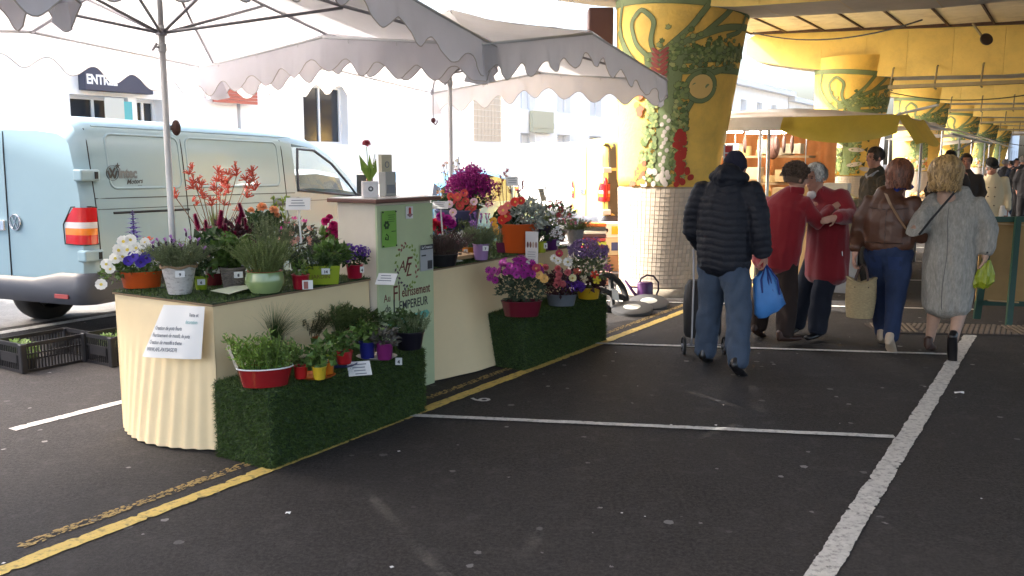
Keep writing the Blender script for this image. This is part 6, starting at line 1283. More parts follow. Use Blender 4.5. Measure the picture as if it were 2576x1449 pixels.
def bleg(s, hz, f, hx=.085):
    h_ = Vector((s * hx, 0, hz)); a = Vector(f); k = (h_ + a) / 2 + Vector((0, .035, .02)); return [(*h_, .07), (*k, .05), (*a, .038)]
def legs(root, m, hips, fl_, fr_, knees=None, r=(.105, .088, .072, .07), name='trousers', seat=(.165, .125), vox=.013, amp=.007):
    ch = []; 
    for i, (s, f) in enumerate(((-1, fl_), (1, fr_))):
        h_ = Vector((hips[0] + s * .085, hips[1], hips[2])); a = Vector(f); k = (h_ + a) / 2 + Vector((0, .035, .02)) if not knees else Vector(knees[i]); ch.append([(*h_, r[0], r[0] * 1.05), (*((h_ + k) / 2), r[0] * .97), (*k, r[1]), (*((k + a) / 2), r[2] * 1.08), (*a, r[3])])
    return blob(name, ch, m, root, vox, 4, folds(amp, 9, .55, 3.1), es=[((hips[0], hips[1] - .01, hips[2] + .01), (seat[0], seat[1], .13))])
AWAY = ANG
def on(o, x, z, sgn=-1, off=.003):
    best = min((v.co for v in o.data.vertices if v.normal.y * sgn > .15), key=lambda c: (c.x - x) ** 2 + (c.z - z) ** 2); return Vector((x, best.y + sgn * off, z))
def patch(o, cx, cz, w, h, m, t, name='back_pocket'):
    mb = MB(); mb.grid([[on(o, cx + u * w / 2 * (1 - .12 * max(0, -q)), cz + q * h / 2) for u in (-1, -.5, 0, .5, 1)] for q in (1, .5, 0, -.5, -1)]); mb.build(name, m, t, smooth=True)
def seamline(o, pts, m, t, r=.0035, name='seam'): mb = MB(); mb.tube([on(o, x, z, off=.0) for x, z in pts], r, 5); mb.build(name, m, t)
# --- man in the quilted jacket
t = person('man in a navy quilted jacket, beanie and jeans seen from behind', 1.62, 6.74, AWAY - .05); W_ = loc_of(t)
fl0, fr0 = W_(1772, 895, 6.96), W_(1856, 925, 6.56); fl0.z = fr0.z = .10
hd_c = W_(1850, 432, 6.85); hd_c.z = 1.57
la_w = Vector((-.22, .24, .93)); ra_w = W_(1925, 640, 6.70)
ch = [[(0, .0, .9, .15, .11), (0, .0, 1.2, .16, .11), (0, .03, 1.42, .12, .08), (hd_c.x, hd_c.y, 1.52, .055)], [(-.2, .02, 1.40, .06), (-.28, .02, 1.12, .045), (*la_w, .03)], [(.2, .02, 1.40, .06), (.27, .0, 1.12, .045), (*ra_w, .03)], bleg(-1, .88, fl0), bleg(1, .88, fr0)]
ch += hand(la_w, (.3, .8, -.4), (0, 0, -1), 1, .9); ch += hand(ra_w, (.05, .05, -1), (-1, 0, 0), -1, .95)
blob('body', ch, SK2, t, .0085, 2, es=head_es(hd_c, rot(0, -.25)))
tr0 = legs(t, M_jean, (0, .0, .88), fl0, fr0, r=(.115, .098, .086, .085), seat=(.185, .14), amp=.012)
for sx_ in (-.085, .085): patch(tr0, sx_, .78, .12, .12, mat('jean pocket', (0.045, 0.07, 0.12), .85, bump=.25, bscale=300), t)
qz = lambda c: .0065 * (abs(sin(pi * (c.z + .010 * sin(c.x * 9) + .004 * sin(c.x * 31)) / .052)) ** .5 - .62) + .007 * mnoise.noise(Vector((c.x * 16, c.y * 16, c.z * 9)))
M_puff = mat('navy quilted nylon', (0.010, 0.012, 0.020), .62, spec=.3, bump=.35, bscale=45)
blob('jacket', [[(0, 0, .82, .208, .15), (0, 0, .95, .218, .157), (0, .0, 1.15, .222, .155), (0, .005, 1.33, .215, .145), (0, .02, 1.44, .165, .115), (0, .035, 1.50, .10, .09)], [(-.17, .02, 1.41, .095), (-.255, .01, 1.24, .082), (-.28, .03, 1.08, .08), (-.25, .14, .98, .07), (*la_w, .052)], [(.17, .02, 1.41, .095), (.252, .0, 1.24, .082), (.275, .0, 1.08, .077), (.29, .02, .95, .068), (*(ra_w + Vector((0, 0, .03))), .05)]], M_puff, t, .0085, 2, qz)
blob('hood', [([(hd_c.x - .10, -.01, 1.50, .05, .06), (hd_c.x, -.075, 1.505, .06, .08), (hd_c.x + .10, -.01, 1.50, .05, .06), (hd_c.x + .085, .09, 1.49, .045, .05)], (0, 0, 1)), [(hd_c.x, -.02, 1.44, .11, .10), (hd_c.x, .0, 1.55, .10, .10)]], M_puff, t, .010, 2, folds(.008, 14))
blob('beanie', [[(hd_c.x, hd_c.y - .012, hd_c.z + .0, .092, .108), (hd_c.x, hd_c.y - .014, hd_c.z + .06, .086, .10), (hd_c.x, hd_c.y - .014, hd_c.z + .10, .06, .072)]], mat('navy knit', (0.012, 0.012, 0.03), .95, bump=.6, bscale=200), t, .010, 2)
shoe(t, fl0, .15, M_shoe, -.25); shoe(t, fr0, -.1, M_shoe, -.5)
# blue shopper bag in his right hand
hw = P(1925, 668, 6.70); bg_o = thing('shopping_bag', 'blue shopping bag hanging tilted from the man in the navy jacket', 'bag', hw, radians(18)); M_blue = mat('blue nylon', (0.055, 0.20, 0.50), .45, bump=.3, bscale=18, var=.1, vscale=9)
mb = MB(); rows = []
for k, (z, w, d, sx) in enumerate(((-.04, .04, .02, -.03), (-.07, .075, .035, -.025), (-.16, .095, .06, .0), (-.26, .115, .075, .03), (-.33, .125, .075, .055), (-.365, .085, .06, .05))):
    rows.append([Vector((sx + cos(q) * w * (1 + .10 * sin(q * 3 + k)), sin(q) * d * (1 + .15 * cos(q * 4 + k * 2)), z + .04 * cos(q))) for q in np.linspace(0, 2 * pi, 22, endpoint=False)])
mb.grid(rows, wrap=True); mb.add(rows[-1], [tuple(range(22))]); mb.build('sack', M_blue, bg_o, smooth=True)
for s in (-.03, .03): mb = MB(); mb.tube([(s - .02, -.05, -.2), (s - .03, -.045, -.10), (0, -.01, .01), (s + .05, -.045, -.10), (s + .07, -.06, -.22)], .008, 6); mb.build('handle', mat('dark blue strap', (0.01, 0.03, 0.16), .6), bg_o)
# shopping trolley
tr = thing('shopping_trolley', 'black two wheeled shopping trolley in front of the man in navy', 'trolley', (1.62, 7.44, 0), AWAY - pi / 2 + .55, None, .9); M_blk = mat('black trolley cloth', (0.014, 0.014, 0.016), .7, bump=.3, bscale=60)
mb = MB(); rows = []
for z, w, d, y in ((.16, .16, .11, -.02), (.20, .175, .12, -.02), (.45, .18, .13, .02), (.62, .16, .11, .06), (.68, .12, .06, .08)): rows.append([Vector((cos(q) * w * (abs(cos(q)) ** -.35 if abs(cos(q)) > .5 else 1.25), y + sin(q) * d * 1.1, z)) for q in np.linspace(0, 2 * pi, 24, endpoint=False)])
mb.grid(rows, wrap=True); mb.add(rows[0], [tuple(reversed(range(24)))]); mb.add(rows[-1], [tuple(range(24))]); mb.build('bag', M_blk, tr, smooth=True)
for s in (-1, 1):
    mb = MB(); mb.tube([(s * .12, -.12, .09), (s * .12, -.14, .16), (s * .11, -.10, .7), (s * .10, .0, .98)], .009, 8); mb.build('frame', M_rib, tr); w = thing('wheel', None, None, (s * .19, -.12, .09)); w.parent = tr
    mb = MB(); mb.tube([Vector((0, cos(q) * .075, sin(q) * .075)) for q in np.linspace(0, 6.283, 24, endpoint=False)], .014, 7, closed=True); mb.build('tyre', M_tyre, w); mb = MB(); mb.tube([(-.02, 0, 0), (.02, 0, 0)], .02, 10)
    for k in range(6): q = k * 1.047; mb.bar((0, 0, 0), (0, cos(q) * .07, sin(q) * .07), .008, .012)
    mb.build('spokes', M_rib, w)
mb = MB(); mb.tube([(-.19, -.12, .09), (.19, -.12, .09)], .008, 6); mb.tube([(-.12, -.02, .08), (-.12, .16, .03), (.12, .16, .03), (.12, -.02, .08)], .008, 6); mb.build('axle', M_rib, tr)
# --- woman in red with curly hair, from behind
M_redw = mat('red wool', (0.27, 0.006, 0.014), .9, sheen=.4, bump=.3, bscale=160, var=.08); M_redw2 = mat('red wool coat', (0.25, 0.009, 0.018), .9, sheen=.4, bump=.3, bscale=160, var=.08)
t = person('woman in a short red jacket and brown trousers with curly hair, seen from behind', 2.36, 7.86, AWAY - .25); W_ = loc_of(t)
hd_c = W_(2003, 447, 7.82); hd_c.z = 1.47; f0, f1 = W_(1905, 835, 8.05), W_(1975, 850, 7.73); f0.z = f1.z = .10; rw = W_(2092, 522, 7.86); lw = Vector((-.10, .30, 1.12)); n0 = Vector((hd_c.x, hd_c.y, 1.36))
ch = [[(0, 0, .9, .11, .08), (.03, .02, 1.12, .11, .08), v3(n0, .06), v3(hd_c, .05)], [(-.15, .05, 1.28, .05), (-.2, .1, 1.06, .035), (*lw, .03)], [(.17, .06, 1.24, .05), (*((n0 + rw) / 2 + Vector((.06, -.01, -.20))), .04), (*rw, .028)], bleg(-1, .82, f0), bleg(1, .82, f1)] + hand(rw, (.6, .4, .4), (0, .9, -.3), -1, .7, .8)
blob('body', ch, SK, t, .0085, 2, es=head_es(hd_c, rot(-.55, -.15)))
legs(t, mat('dark brown cloth', (0.028, 0.016, 0.013), .9, var=.1), (0, 0, .82), f0, f1, r=(.105, .095, .085, .08), seat=(.155, .115))
blob('jacket', [[(-.02, 0, .70, .215, .16), (0, 0, .85, .225, .168), (.02, .02, 1.05, .222, .155), (.04, .04, 1.22, .21, .135), (.08, .06, 1.31, .12, .10), (*n0, .07)], [(-.11, .04, 1.25, .085), (-.2, .06, 1.08, .08), (-.2, .2, 1.0, .065), (*lw, .05)], [(.18, .06, 1.25, .085), (*(((n0 + rw) / 2) + Vector((.06, -.01, -.20))), .075), (*(rw - Vector((.01, .0, .01))), .05)]], M_redw, t, .012, 4, folds(.008, 7, .6, 1))
blob('collar', [([(*(n0 + Vector((-.075, 0, 0))), .02, .035), (*(n0 + Vector((0, -.06, .005))), .02, .04), (*(n0 + Vector((.075, 0, 0))), .02, .035)], (0, 1, 0))], M_redw, t, .009, 2)
hair(t, hd_c, rot(-.55, -.15), hair_m('brown grey', (0.115, 0.075, 0.052)), 'curly', 950, .022, seed=4)
shoe(t, f0, .2, M_brshoe, -.3); shoe(t, f1, -.3, M_brshoe)
# --- white haired woman in the longer red coat
t = person('white haired woman in a long red coat and navy trousers, facing left', 2.86, 8.02, atan2(-.42, -.9)); W_ = loc_of(t)
hd_c = W_(2050, 458, 8.0); hd_c.z = 1.475; f0, f1 = W_(2055, 840, 7.96), W_(2002, 828, 8.25); f0.z = f1.z = .09; lw = W_(2104, 546, 7.62); le = W_(2140, 545, 7.80); ls = W_(2112, 490, 7.95); n0 = Vector((hd_c.x * .8, hd_c.y * .8, 1.35))
hw_ = W_(2098, 545, 7.6); dirh = W_(2075, 552, 7.6) - hw_
ch = [[(0, 0, .9, .11, .08), (0, .01, 1.12, .11, .08), v3(n0, .058), v3(hd_c, .05)], [v3(ls, .05), v3(le, .045), v3(lw, .028)], [(.16, .06, 1.27, .05), (.2, .2, 1.1, .045), (.1, .36, 1.15, .03)], bleg(-1, .82, f0), bleg(1, .82, f1)] + hand(lw, dirh, (W_(2100, 546, 8.0) - hw_), 1, .3, .85)
blob('body', ch, SK, t, .008, 2, es=head_es(hd_c, rot(.12, -.12)))
legs(t, mat('navy trousers', (0.012, 0.016, 0.03), .9, var=.1), (0, 0, .82), f0, f1, r=(.105, .095, .088, .085), seat=(.155, .115))
blob('coat', [[(0, 0, .58, .225, .17), (0, 0, .75, .22, .17), (0, 0, .95, .215, .16), (0, .01, 1.15, .2, .145), (0, .03, 1.28, .15, .11), v3(n0, .072)], [v3(ls, .085), v3((ls + le) / 2 + Vector((0, 0, -.01)), .08), v3(le, .075), v3((le + lw) / 2, .064), v3(lw.lerp(le, .05), .052)], [(.14, .05, 1.25, .085), (.2, .2, 1.1, .075), (.1, .34, 1.14, .055)]], M_redw2, t, .012, 4, folds(.009, 6, .5, 5))
blob('collar', [([(*(n0 + Vector((-.07, .02, 0))), .02, .035), (*(n0 + Vector((0, -.06, .0))), .02, .04), (*(n0 + Vector((.07, .02, 0))), .02, .035)], (0, 1, 0))], M_redw2, t, .009, 2)
mb = MB(); mb.ell(n0 + Vector((0, .07, -.03)), (.05, .03, .04), 12, 8); mb.build('blouse', mat('white blouse', (0.7, 0.68, 0.66), .8), t)
hair(t, hd_c, rot(.12, -.12), hair_m('white', (0.52, 0.50, 0.46)), 'short', 1500, .012, seed=6, gap=.8); eyes(t, hd_c, rot(.12, -.12))
mb = MB(); mb.ell(hd_c + rot(.12, -.12) @ Vector((-.086, -.002, -.045)), (.006, .006, .006), 8, 6); mb.build('earring', mat('gold', (0.8, 0.6, 0.2), .2, metal=1), t)
mb = MB(); mb.bar(W_(2118, 632, 7.80), W_(2119, 644, 7.80), .008, .006); mb.build('zip_pull', M_chrome, t)
shoe(t, f0, .3, M_shoe); shoe(t, f1, .5, M_shoe)
# --- woman in the brown leather jacket
t = person('woman in a brown leather jacket and blue jeans with a straight auburn bob', 3.17, 7.45, AWAY - .05); W_ = loc_of(t)
hd_c = W_(2263, 447, 7.45); hd_c.z = 1.50; f0, f1 = W_(2218, 850, 7.75), W_(2240, 868, 7.38); f0.z = .11; f1.z = .13; lw = W_(2150, 640, 7.45); n0 = Vector((hd_c.x, hd_c.y - .005, 1.39))
ch = [[(0, 0, .9, .11, .08), (0, 0, 1.12, .11, .08), v3(n0, .055), v3(hd_c, .05)], [(-.15, .02, 1.27, .05), (-.235, .0, 1.07, .034), v3(lw, .027)], [(.17, .02, 1.29, .05), (.24, .04, 1.06, .034), (.2, .2, .98, .027)], bleg(-1, .86, f0), bleg(1, .86, f1)] + hand(lw, (0, .05, -1), (1, 0, 0), 1, .95)
blob('body', ch, SK, t, .0085, 2, es=head_es(hd_c, rot(0, -.1)))
tr0 = legs(t, M_jean2, (0.01, 0, .86), f0, f1, r=(.112, .085, .068, .068), seat=(.175, .135), amp=.012)
for sx_ in (-.075, .085): patch(tr0, sx_, .78, .11, .11, mat('dark jean pocket', (0.014, 0.032, 0.105), .85, bump=.25, bscale=300), t)
M_leath = mat('brown leather', (0.085, 0.034, 0.018), .42, bump=.2, bscale=60, var=.12, vscale=4)
jk = blob('jacket', [[(0, 0, .90, .198, .145), (0, 0, .98, .205, .15), (0, 0, 1.12, .205, .148), (0, .01, 1.26, .195, .13), (0, .02, 1.35, .12, .095), v3(n0, .07)], [(-.14, .02, 1.28, .088), (-.225, .0, 1.13, .078), (-.25, .0, 1.0, .07), v3(lw + Vector((0, 0, .05)), .05)], [(.14, .02, 1.28, .088), (.225, .0, 1.13, .078), (.25, .06, 1.0, .07), (.2, .2, .98, .055)]], M_leath, t, .0115, 3, folds(.008, 6.5, 1.0, 2))
seamline(jk, [(x, 1.22 + .02 * abs(x) * 5) for x in np.linspace(-.15, .15, 9)], M_brshoe, t); seamline(jk, [(0, z) for z in np.linspace(.92, 1.22, 8)], M_brshoe, t); seamline(jk, [(x, .945) for x in np.linspace(-.17, .17, 11)], M_brshoe, t, .005)
blob('scarf', [([(*(n0 + Vector((-.085, .01, .02))), .025, .035), (*(n0 + Vector((0, -.075, .015))), .03, .04), (*(n0 + Vector((.085, .01, .02))), .025, .035), (*(n0 + Vector((0, .07, .0))), .025, .035), (*(n0 + Vector((-.085, .01, .02))), .025, .035)], (0, 1, .3))], mat('blue scarf', (0.012, 0.03, 0.22), .9, bump=.5, bscale=60), t, .009, 2, folds(.008, 20))
st_ = mat('tan strap', (0.30, 0.19, 0.11), .5); mb = MB(); pts = [W_(2228, 487, 7.27), W_(2240, 515, 7.245), W_(2258, 545, 7.25), W_(2278, 575, 7.27), W_(2298, 600, 7.33)]; mb.grid([[p - Vector((.014, 0, -.006)), p + Vector((.014, 0, -.006))] for p in pts]); mb.grid([[p + Vector((.014, .004, -.006)), p - Vector((.014, -.004, -.006))] for p in pts]); mb.build('bag_strap', st_, t)
hair(t, hd_c, rot(0, -.1), hair_m('auburn', (0.16, 0.060, 0.032)), 'bob', 1500, .024, .085, seed=8, wave=.008)
shoe(t, f0, .1, M_beige, -.2, heel=.03); shoe(t, f1, 0, M_beige, -.45, heel=.03)
bk = thing('straw_basket', 'woven straw basket with leather handles carried by the woman in brown leather', 'basket', P(2162, 798, 7.42) + Vector((0, 0, 0)), radians(-20)); M_straw = mat('woven straw', (0.40, 0.31, 0.17), .85, var=.3, vscale=40, bump=.9, bscale=120, stretch=(1, 1, 3))
mb = MB(); rows = []
for k in range(16):
    u = k / 15; z = .34 * u; w = .105 + .012 * sin(u * 3) + .01 * u; rows.append([Vector((cos(q) * w * (1 + .012 * (-1) ** (j + k)), sin(q) * .075 * (1 + .012 * (-1) ** (j + k)), z - (.05 * (1 - abs(cos(q))) * u ** 4 if True else 0))) for j, q in enumerate(np.linspace(0, 2 * pi, 40, endpoint=False))])
mb.grid(rows, wrap=True); mb.add(rows[0], [tuple(reversed(range(40)))]); mb.grid([[v * .94 + Vector((0, 0, .004)) for v in reversed(r)] for r in rows[2:]], wrap=True); mb.build('weave', M_straw, bk, smooth=True)
mb = MB(); mb.tube(rows[-1], .009, 6, closed=True); mb.build('rim', M_straw, bk)
for s in (-1, 1): mb = MB(); mb.tube([(-.05, s * .06, .26), (-.045, s * .055, .34), (-.02, s * .02, .42), (.0, .0, .455), (.03, s * .02, .42), (.05, s * .055, .34), (.052, s * .06, .26)], .009, 7); mb.build('handle', M_brshoe, bk)
# --- woman in the grey coat
t = person('woman in a long grey knitted coat with blonde bob, striding with one heel raised', 3.60, 7.25, AWAY - .1); W_ = loc_of(t)
hd_c = W_(2380, 447, 7.25); hd_c.z = 1.505; f0 = W_(2337, 875, 7.38); f0.z = .11; f1 = W_(2398, 858, 7.08); f1.z = .17; rw = W_(2478, 648, 7.1); re = W_(2488, 580, 7.12); le = W_(2298, 578, 7.2); lw = le + Vector((.06, .2, .02)); n0 = Vector((hd_c.x, hd_c.y, 1.39)); k0, k1 = Vector((-.085, .05, .5)), Vector((.10, .06, .5))
ch = [[(0, 0, .9, .16, .12), (0, 0, 1.15, .15, .11), v3(n0, .055), v3(hd_c, .05)], [(-.15, .02, 1.27, .04), v3(le, .028), v3(lw, .025)], [(.18, .02, 1.3, .05), v3(re, .03), v3(rw, .027)], [(-.09, 0, .85, .09), v3(k0, .062), (*(k0.lerp(f0, .35)), .060), (*(k0.lerp(f0, .75)), .042), v3(f0, .036)], [(.09, 0, .85, .09), v3(k1, .062), (*(k1.lerp(f1, .35)), .060), (*(k1.lerp(f1, .75)), .042), v3(f1, .036)]] + hand(rw, (.0, .1, -1), (-1, 0, 0), -1, .9)
blob('body', ch, SK3, t, .0085, 2, es=head_es(hd_c, rot(0, -.1)))
def knit():
    m = mat('grey knit wool', (0.29, 0.28, 0.255), .95, var=.35, vscale=38, bump=.3, bscale=75, stretch=(1.6, 1.6, .5)); return m
ck = blob('coat', [[(.0, .0, .41, .19, .155), (0, 0, .55, .20, .165), (0, -.01, .78, .218, .178), (0, 0, 1.0, .195, .15), (0, 0, 1.16, .205, .145), (0, .01, 1.28, .19, .125), (0, .015, 1.36, .115, .09), v3(n0, .065)], [(-.15, .02, 1.29, .085), (*(Vector((-.15, .02, 1.29)).lerp(le, .6)), .082), v3(le, .075), v3(lw, .055)], [(.15, .02, 1.29, .085), (*(Vector((.15, .02, 1.29)).lerp(re, .55)), .080), v3(re, .074), v3(re.lerp(rw, .6), .066), v3(rw + Vector((0, 0, .035)), .052)]], knit(), t, .0115, 3, folds(.013, 7, .35, 9))
seamline(ck, [(.0 + .01 * sin(z * 9), z) for z in np.linspace(.42, 1.3, 16)], mat('knit seam', (0.14, 0.14, 0.135), .95), t, .004)
mb = MB(); pts = [W_(2415, 468, 7.22), W_(2398, 488, 7.10), W_(2370, 520, 7.085), W_(2340, 555, 7.09), W_(2312, 590, 7.14)]; mb.tube(pts, .009, 6); mb.tube([n0 + Vector((cos(q) * .075, sin(q) * .07 + .01, .005)) for q in np.linspace(0, 6.283, 20, endpoint=False)], .011, 6, closed=True); mb.build('black_strap', M_blk, t)
hair(t, hd_c, rot(0, -.1), hair_m('blonde', (0.36, 0.235, 0.10)), 'bob', 1900, .040, .10, seed=11, wave=.016)
shoe(t, f0, .05, M_brshoe, -.1, heel=.02); shoe(t, f1, 0, M_shoe, -1.15, wd=.044)
mb = MB(); mb.ell(rw + Vector((.02, -.04, .045)), (.008, .006, .008), 8, 6); mb.build('cuff_button', M_ink, t)
gbag = thing('plastic_bag', 'crumpled yellow green bag in the hand of the woman in grey', 'bag', P(2482, 662, 7.08), radians(-15)); mb = MB(); rows = []
for k, (z, w, d) in enumerate(((.015, .025, .02), (-.03, .045, .03), (-.1, .07, .045), (-.16, .075, .05), (-.195, .05, .03))): rows.append([Vector((cos(q) * w * (1 + .16 * sin(q * 5 + k)) - .02 * k * .3, sin(q) * d * (1 + .2 * cos(q * 6 + k)), z + .015 * sin(q * 4 + k))) for q in np.linspace(0, 2 * pi, 26, endpoint=False)])
mb.grid(rows, wrap=True); mb.add(rows[-1], [tuple(range(26))]); mb.build('sack', mat('lime plastic', (0.30, 0.36, 0.02), .35, transl=.2), gbag)
# --- man in camouflage, facing left
t = person('man in a dark camouflage jacket standing at the awning stall, facing left', 4.36, 10.7, atan2(-.15, -1)); W_ = loc_of(t); hd_c = Vector((0, .03, 1.66)); R_ = rot(.05, -.08)
ch = [[(0, 0, .95, .16, .11), (0, 0, 1.25, .17, .11), (0, 0, 1.45, .07, .07), (0, .02, 1.6, .055)], [(-.2, 0, 1.42, .05), (-.24, -.02, 1.15, .045), (-.22, .08, .9, .03)], [(.2, 0, 1.42, .05), (.24, -.02, 1.15, .045), (.22, .08, .9, .03)], bleg(-1, .85, (-.11, .02, .1)), bleg(1, .85, (.11, -.02, .1))] + hand((-.22, .08, .9), (0, .2, -1), (1, 0, 0), 1, .6) + hand((.22, .08, .9), (0, .2, -1), (-1, 0, 0), -1, .6)
blob('body', ch, SK2, t, .0085, 2, es=head_es(hd_c, R_)); eyes(t, hd_c, R_)
def camo():
    m = mat('camouflage cloth', (0.045, 0.038, 0.026), .9, dirt=(0.15, 0.10, 0.045), dscale=11, damt=.7, bump=.2); return m
blob('jacket', [[(0, 0, .72, .21, .16), (0, 0, .95, .215, .16), (0, 0, 1.2, .22, .155), (0, 0, 1.38, .2, .13), (0, 0, 1.48, .11, .10), (0, .01, 1.53, .08, .08)], [(-.17, 0, 1.40, .09), (-.26, -.02, 1.15, .08), (-.23, .07, .93, .06)], [(.17, 0, 1.40, .09), (.26, -.02, 1.15, .08), (.23, .07, .93, .06)]], camo(), t, .013, 4, folds(.012, 8, 1, 4))
legs(t, mat('dark cloth', (0.03, 0.03, 0.03), .9), (0, 0, .85), (-.11, .02, .1), (.11, -.02, .1)); hair(t, hd_c, R_, hair_m('dark brown', (0.06, 0.04, 0.03)), 'short', 1100, .010, seed=3, gap=.85); shoe(t, (-.11, .02, .1), 0, M_shoe); shoe(t, (.11, -.02, .1), 0, M_shoe)
mb = MB(); mb.tube([(-.08, .02, 1.5), (-.07, .09, 1.46), (0, .11, 1.42), (.07, .09, 1.46), (.08, .02, 1.5)], .018, 7); mb.build('shirt_collar', mat('grey shirt', (0.3, 0.31, 0.34), .8), t)
# --- man in the cream coat
t = person('man in a cream double breasted coat and black flat cap carrying a white bag', 8.1, 15.1, atan2(-.9, -.35)); hd_c = Vector((.02, .06, 1.50)); R_ = rot(.55, -.35); rw = Vector((-.26, .12, .78))
ch = [[(0, 0, .9, .16, .11), (0, 0, 1.2, .17, .11), (0, .02, 1.38, .07), (0, .03, 1.48, .055)], [(-.2, 0, 1.33, .05), (-.25, 0, 1.05, .045), (*rw, .03)], [(.2, 0, 1.33, .05), (.26, -.02, 1.05, .045), (.23, .08, .85, .03)], bleg(-1, .82, (-.1, .12, .1)), bleg(1, .82, (.1, -.12, .1))] + hand(rw, (0, .1, -1), (1, 0, 0), 1, .9) + hand((.23, .08, .85), (0, .2, -1), (-1, 0, 0), -1, .6)
blob('body', ch, SK2, t, .0085, 2, es=head_es(hd_c, R_)); eyes(t, hd_c, R_); M_cr = mat('cream coat cloth', (0.66, 0.58, 0.40), .8, bump=.2, bscale=60)
blob('coat', [[(0, 0, .62, .24, .17), (0, 0, .85, .23, .165), (0, 0, 1.1, .225, .155), (0, .01, 1.28, .2, .13), (0, .02, 1.38, .1, .09)], [(-.17, 0, 1.31, .088), (-.255, 0, 1.05, .075), (*(rw + Vector((0, 0, .04))), .058)], [(.17, 0, 1.31, .088), (.265, -.01, 1.05, .075), (.235, .07, .88, .058)]], M_cr, t, .013, 4, folds(.009, 6, .7, 7))
blob('fur_collar', [([(-.08, .02, 1.38, .025, .04), (0, -.06, 1.4, .025, .045), (.08, .02, 1.38, .025, .04), (.05, .1, 1.33, .02, .035)], (0, 1, 0))], mat('brown collar', (0.09, 0.045, 0.03), .9), t, .01, 2)
mb = MB()
for s in (-.05, .05):
    for z in (1.18, 1.03, .88): mb.ell((s, .165, z), (.012, .008, .012), 8, 5)
mb.build('button', M_brshoe, t)
blob('flat_cap', [([(*(hd_c + R_ @ Vector((0, -.03, .075))), .10, .115), (*(hd_c + R_ @ Vector((0, -.02, .115))), .10, .12)], (1, 0, 0)), ([(*(hd_c + R_ @ Vector((0, .06, .06))), .075, .02), (*(hd_c + R_ @ Vector((0, .13, .05))), .06, .012)], (1, 0, 0))], mat('black felt', (0.01, 0.01, 0.011), .95), t, .011, 2); hair(t, hd_c, R_, hair_m('grey', (0.35, 0.34, 0.33)), 'short', 350, .006, seed=9, gap=.9, cap=False)
legs(t, mat('charcoal cloth', (0.02, 0.02, 0.022), .9), (0, 0, .82), (-.1, .12, .1), (.1, -.12, .1)); shoe(t, (-.1, .12, .1), 0, M_shoe); shoe(t, (.1, -.12, .1), 0, M_shoe)
wb_ = thing('plastic_bag', 'white plastic carrier bag held by the man in the cream coat', 'bag', P(2522, 520, 14.9), 0); mb = MB(); rows = []
for k, (z, w, d) in enumerate(((.02, .03, .02), (-.06, .07, .03), (-.16, .10, .05), (-.28, .14, .06), (-.34, .12, .04))): rows.append([Vector((cos(q) * w * (1 + .1 * sin(q * 5 + k)) + .02 * k, sin(q) * d * (1 + .2 * cos(q * 4 + k)), z)) for q in np.linspace(0, 2 * pi, 22, endpoint=False)])
mb.grid(rows, wrap=True); mb.add(rows[-1], [tuple(range(22))]); mb.build('sack', mat('white plastic', (0.85, 0.85, 0.85), .3, transl=.35), wb_, smooth=True)
mb = MB(); mb.box((.03, -.062, -.17), (.06, .004, .05)); mb.build('print', mat('bag print', (0.4, 0.12, 0.08), .5), wb_)
# --- simple standing shoppers farther off
def bystander(label, x, y, face, jm, tm, hm, z=1.62, group='shoppers in the background', fine=True, cap=None):
    t = person(label, x, y, face, group); s = z / 1.75; hd_c = Vector((0, .02, 1.64)); R_ = rot(0, 0)
    ch = [[(0, 0, .95, .16, .11), (0, 0, 1.25, .17, .11), (0, 0, 1.45, .07, .07), (0, .02, 1.58, .055)], [(-.2, 0, 1.42, .05), (-.25, 0, 1.15, .045), (-.2, .12, .92, .03)], [(.2, 0, 1.42, .05), (.25, 0, 1.15, .045), (.2, .12, .92, .03)], bleg(-1, .85, (-.1, .1, .1)), bleg(1, .85, (.1, -.1, .1))] + hand((-.2, .12, .92), (.1, .3, -1), (1, 0, 0), 1, .6) + hand((.2, .12, .92), (-.1, .3, -1), (-1, 0, 0), -1, .6)
    blob('body', ch, SK2, t, .0095, 2, es=head_es(hd_c, R_)); eyes(t, hd_c, R_)
    blob('jacket', [[(0, 0, .78, .2, .15), (0, 0, 1.0, .21, .155), (0, 0, 1.25, .215, .15), (0, 0, 1.4, .18, .12), (0, 0, 1.5, .09, .09)], [(-.17, 0, 1.40, .085), (-.25, 0, 1.15, .075), (-.2, .11, .95, .058)], [(.17, 0, 1.40, .085), (.25, 0, 1.15, .075), (.2, .11, .95, .058)]], jm, t, .016, 3, folds(.01, 8, 1, x))
    legs(t, tm, (0, 0, .85), (-.1, .1, .1), (.1, -.1, .1), vox=.016); hair(t, hd_c, R_, hm, 'short', 420, .012, seed=int(x * 7), gap=.85); shoe(t, (-.1, .1, .1), 0, M_shoe); shoe(t, (.1, -.1, .1), 0, M_shoe)
    t.scale = (s, s, s); return t
dk = [mat('far coat %d' % i, c, .9) for i, c in enumerate([(0.02, 0.02, 0.024), (0.035, 0.03, 0.03), (0.02, 0.028, 0.05), (0.05, 0.04, 0.035), (0.012, 0.012, 0.014)])]; hd_ = hair_m('black', (0.02, 0.017, 0.015)); hg = hair_m('far grey', (0.28, 0.26, 0.25))
bystander('man with dark hair seen from behind above the blonde woman', 6.5, 13.3, AWAY, dk[1], dk[0], hd_, 1.76); bystander('man with a red face looking this way behind the blonde woman', 7.05, 13.9, atan2(-.9, -.4), dk[3], dk[0], hair_m('far brown', (0.05, 0.03, 0.02)), 1.72)
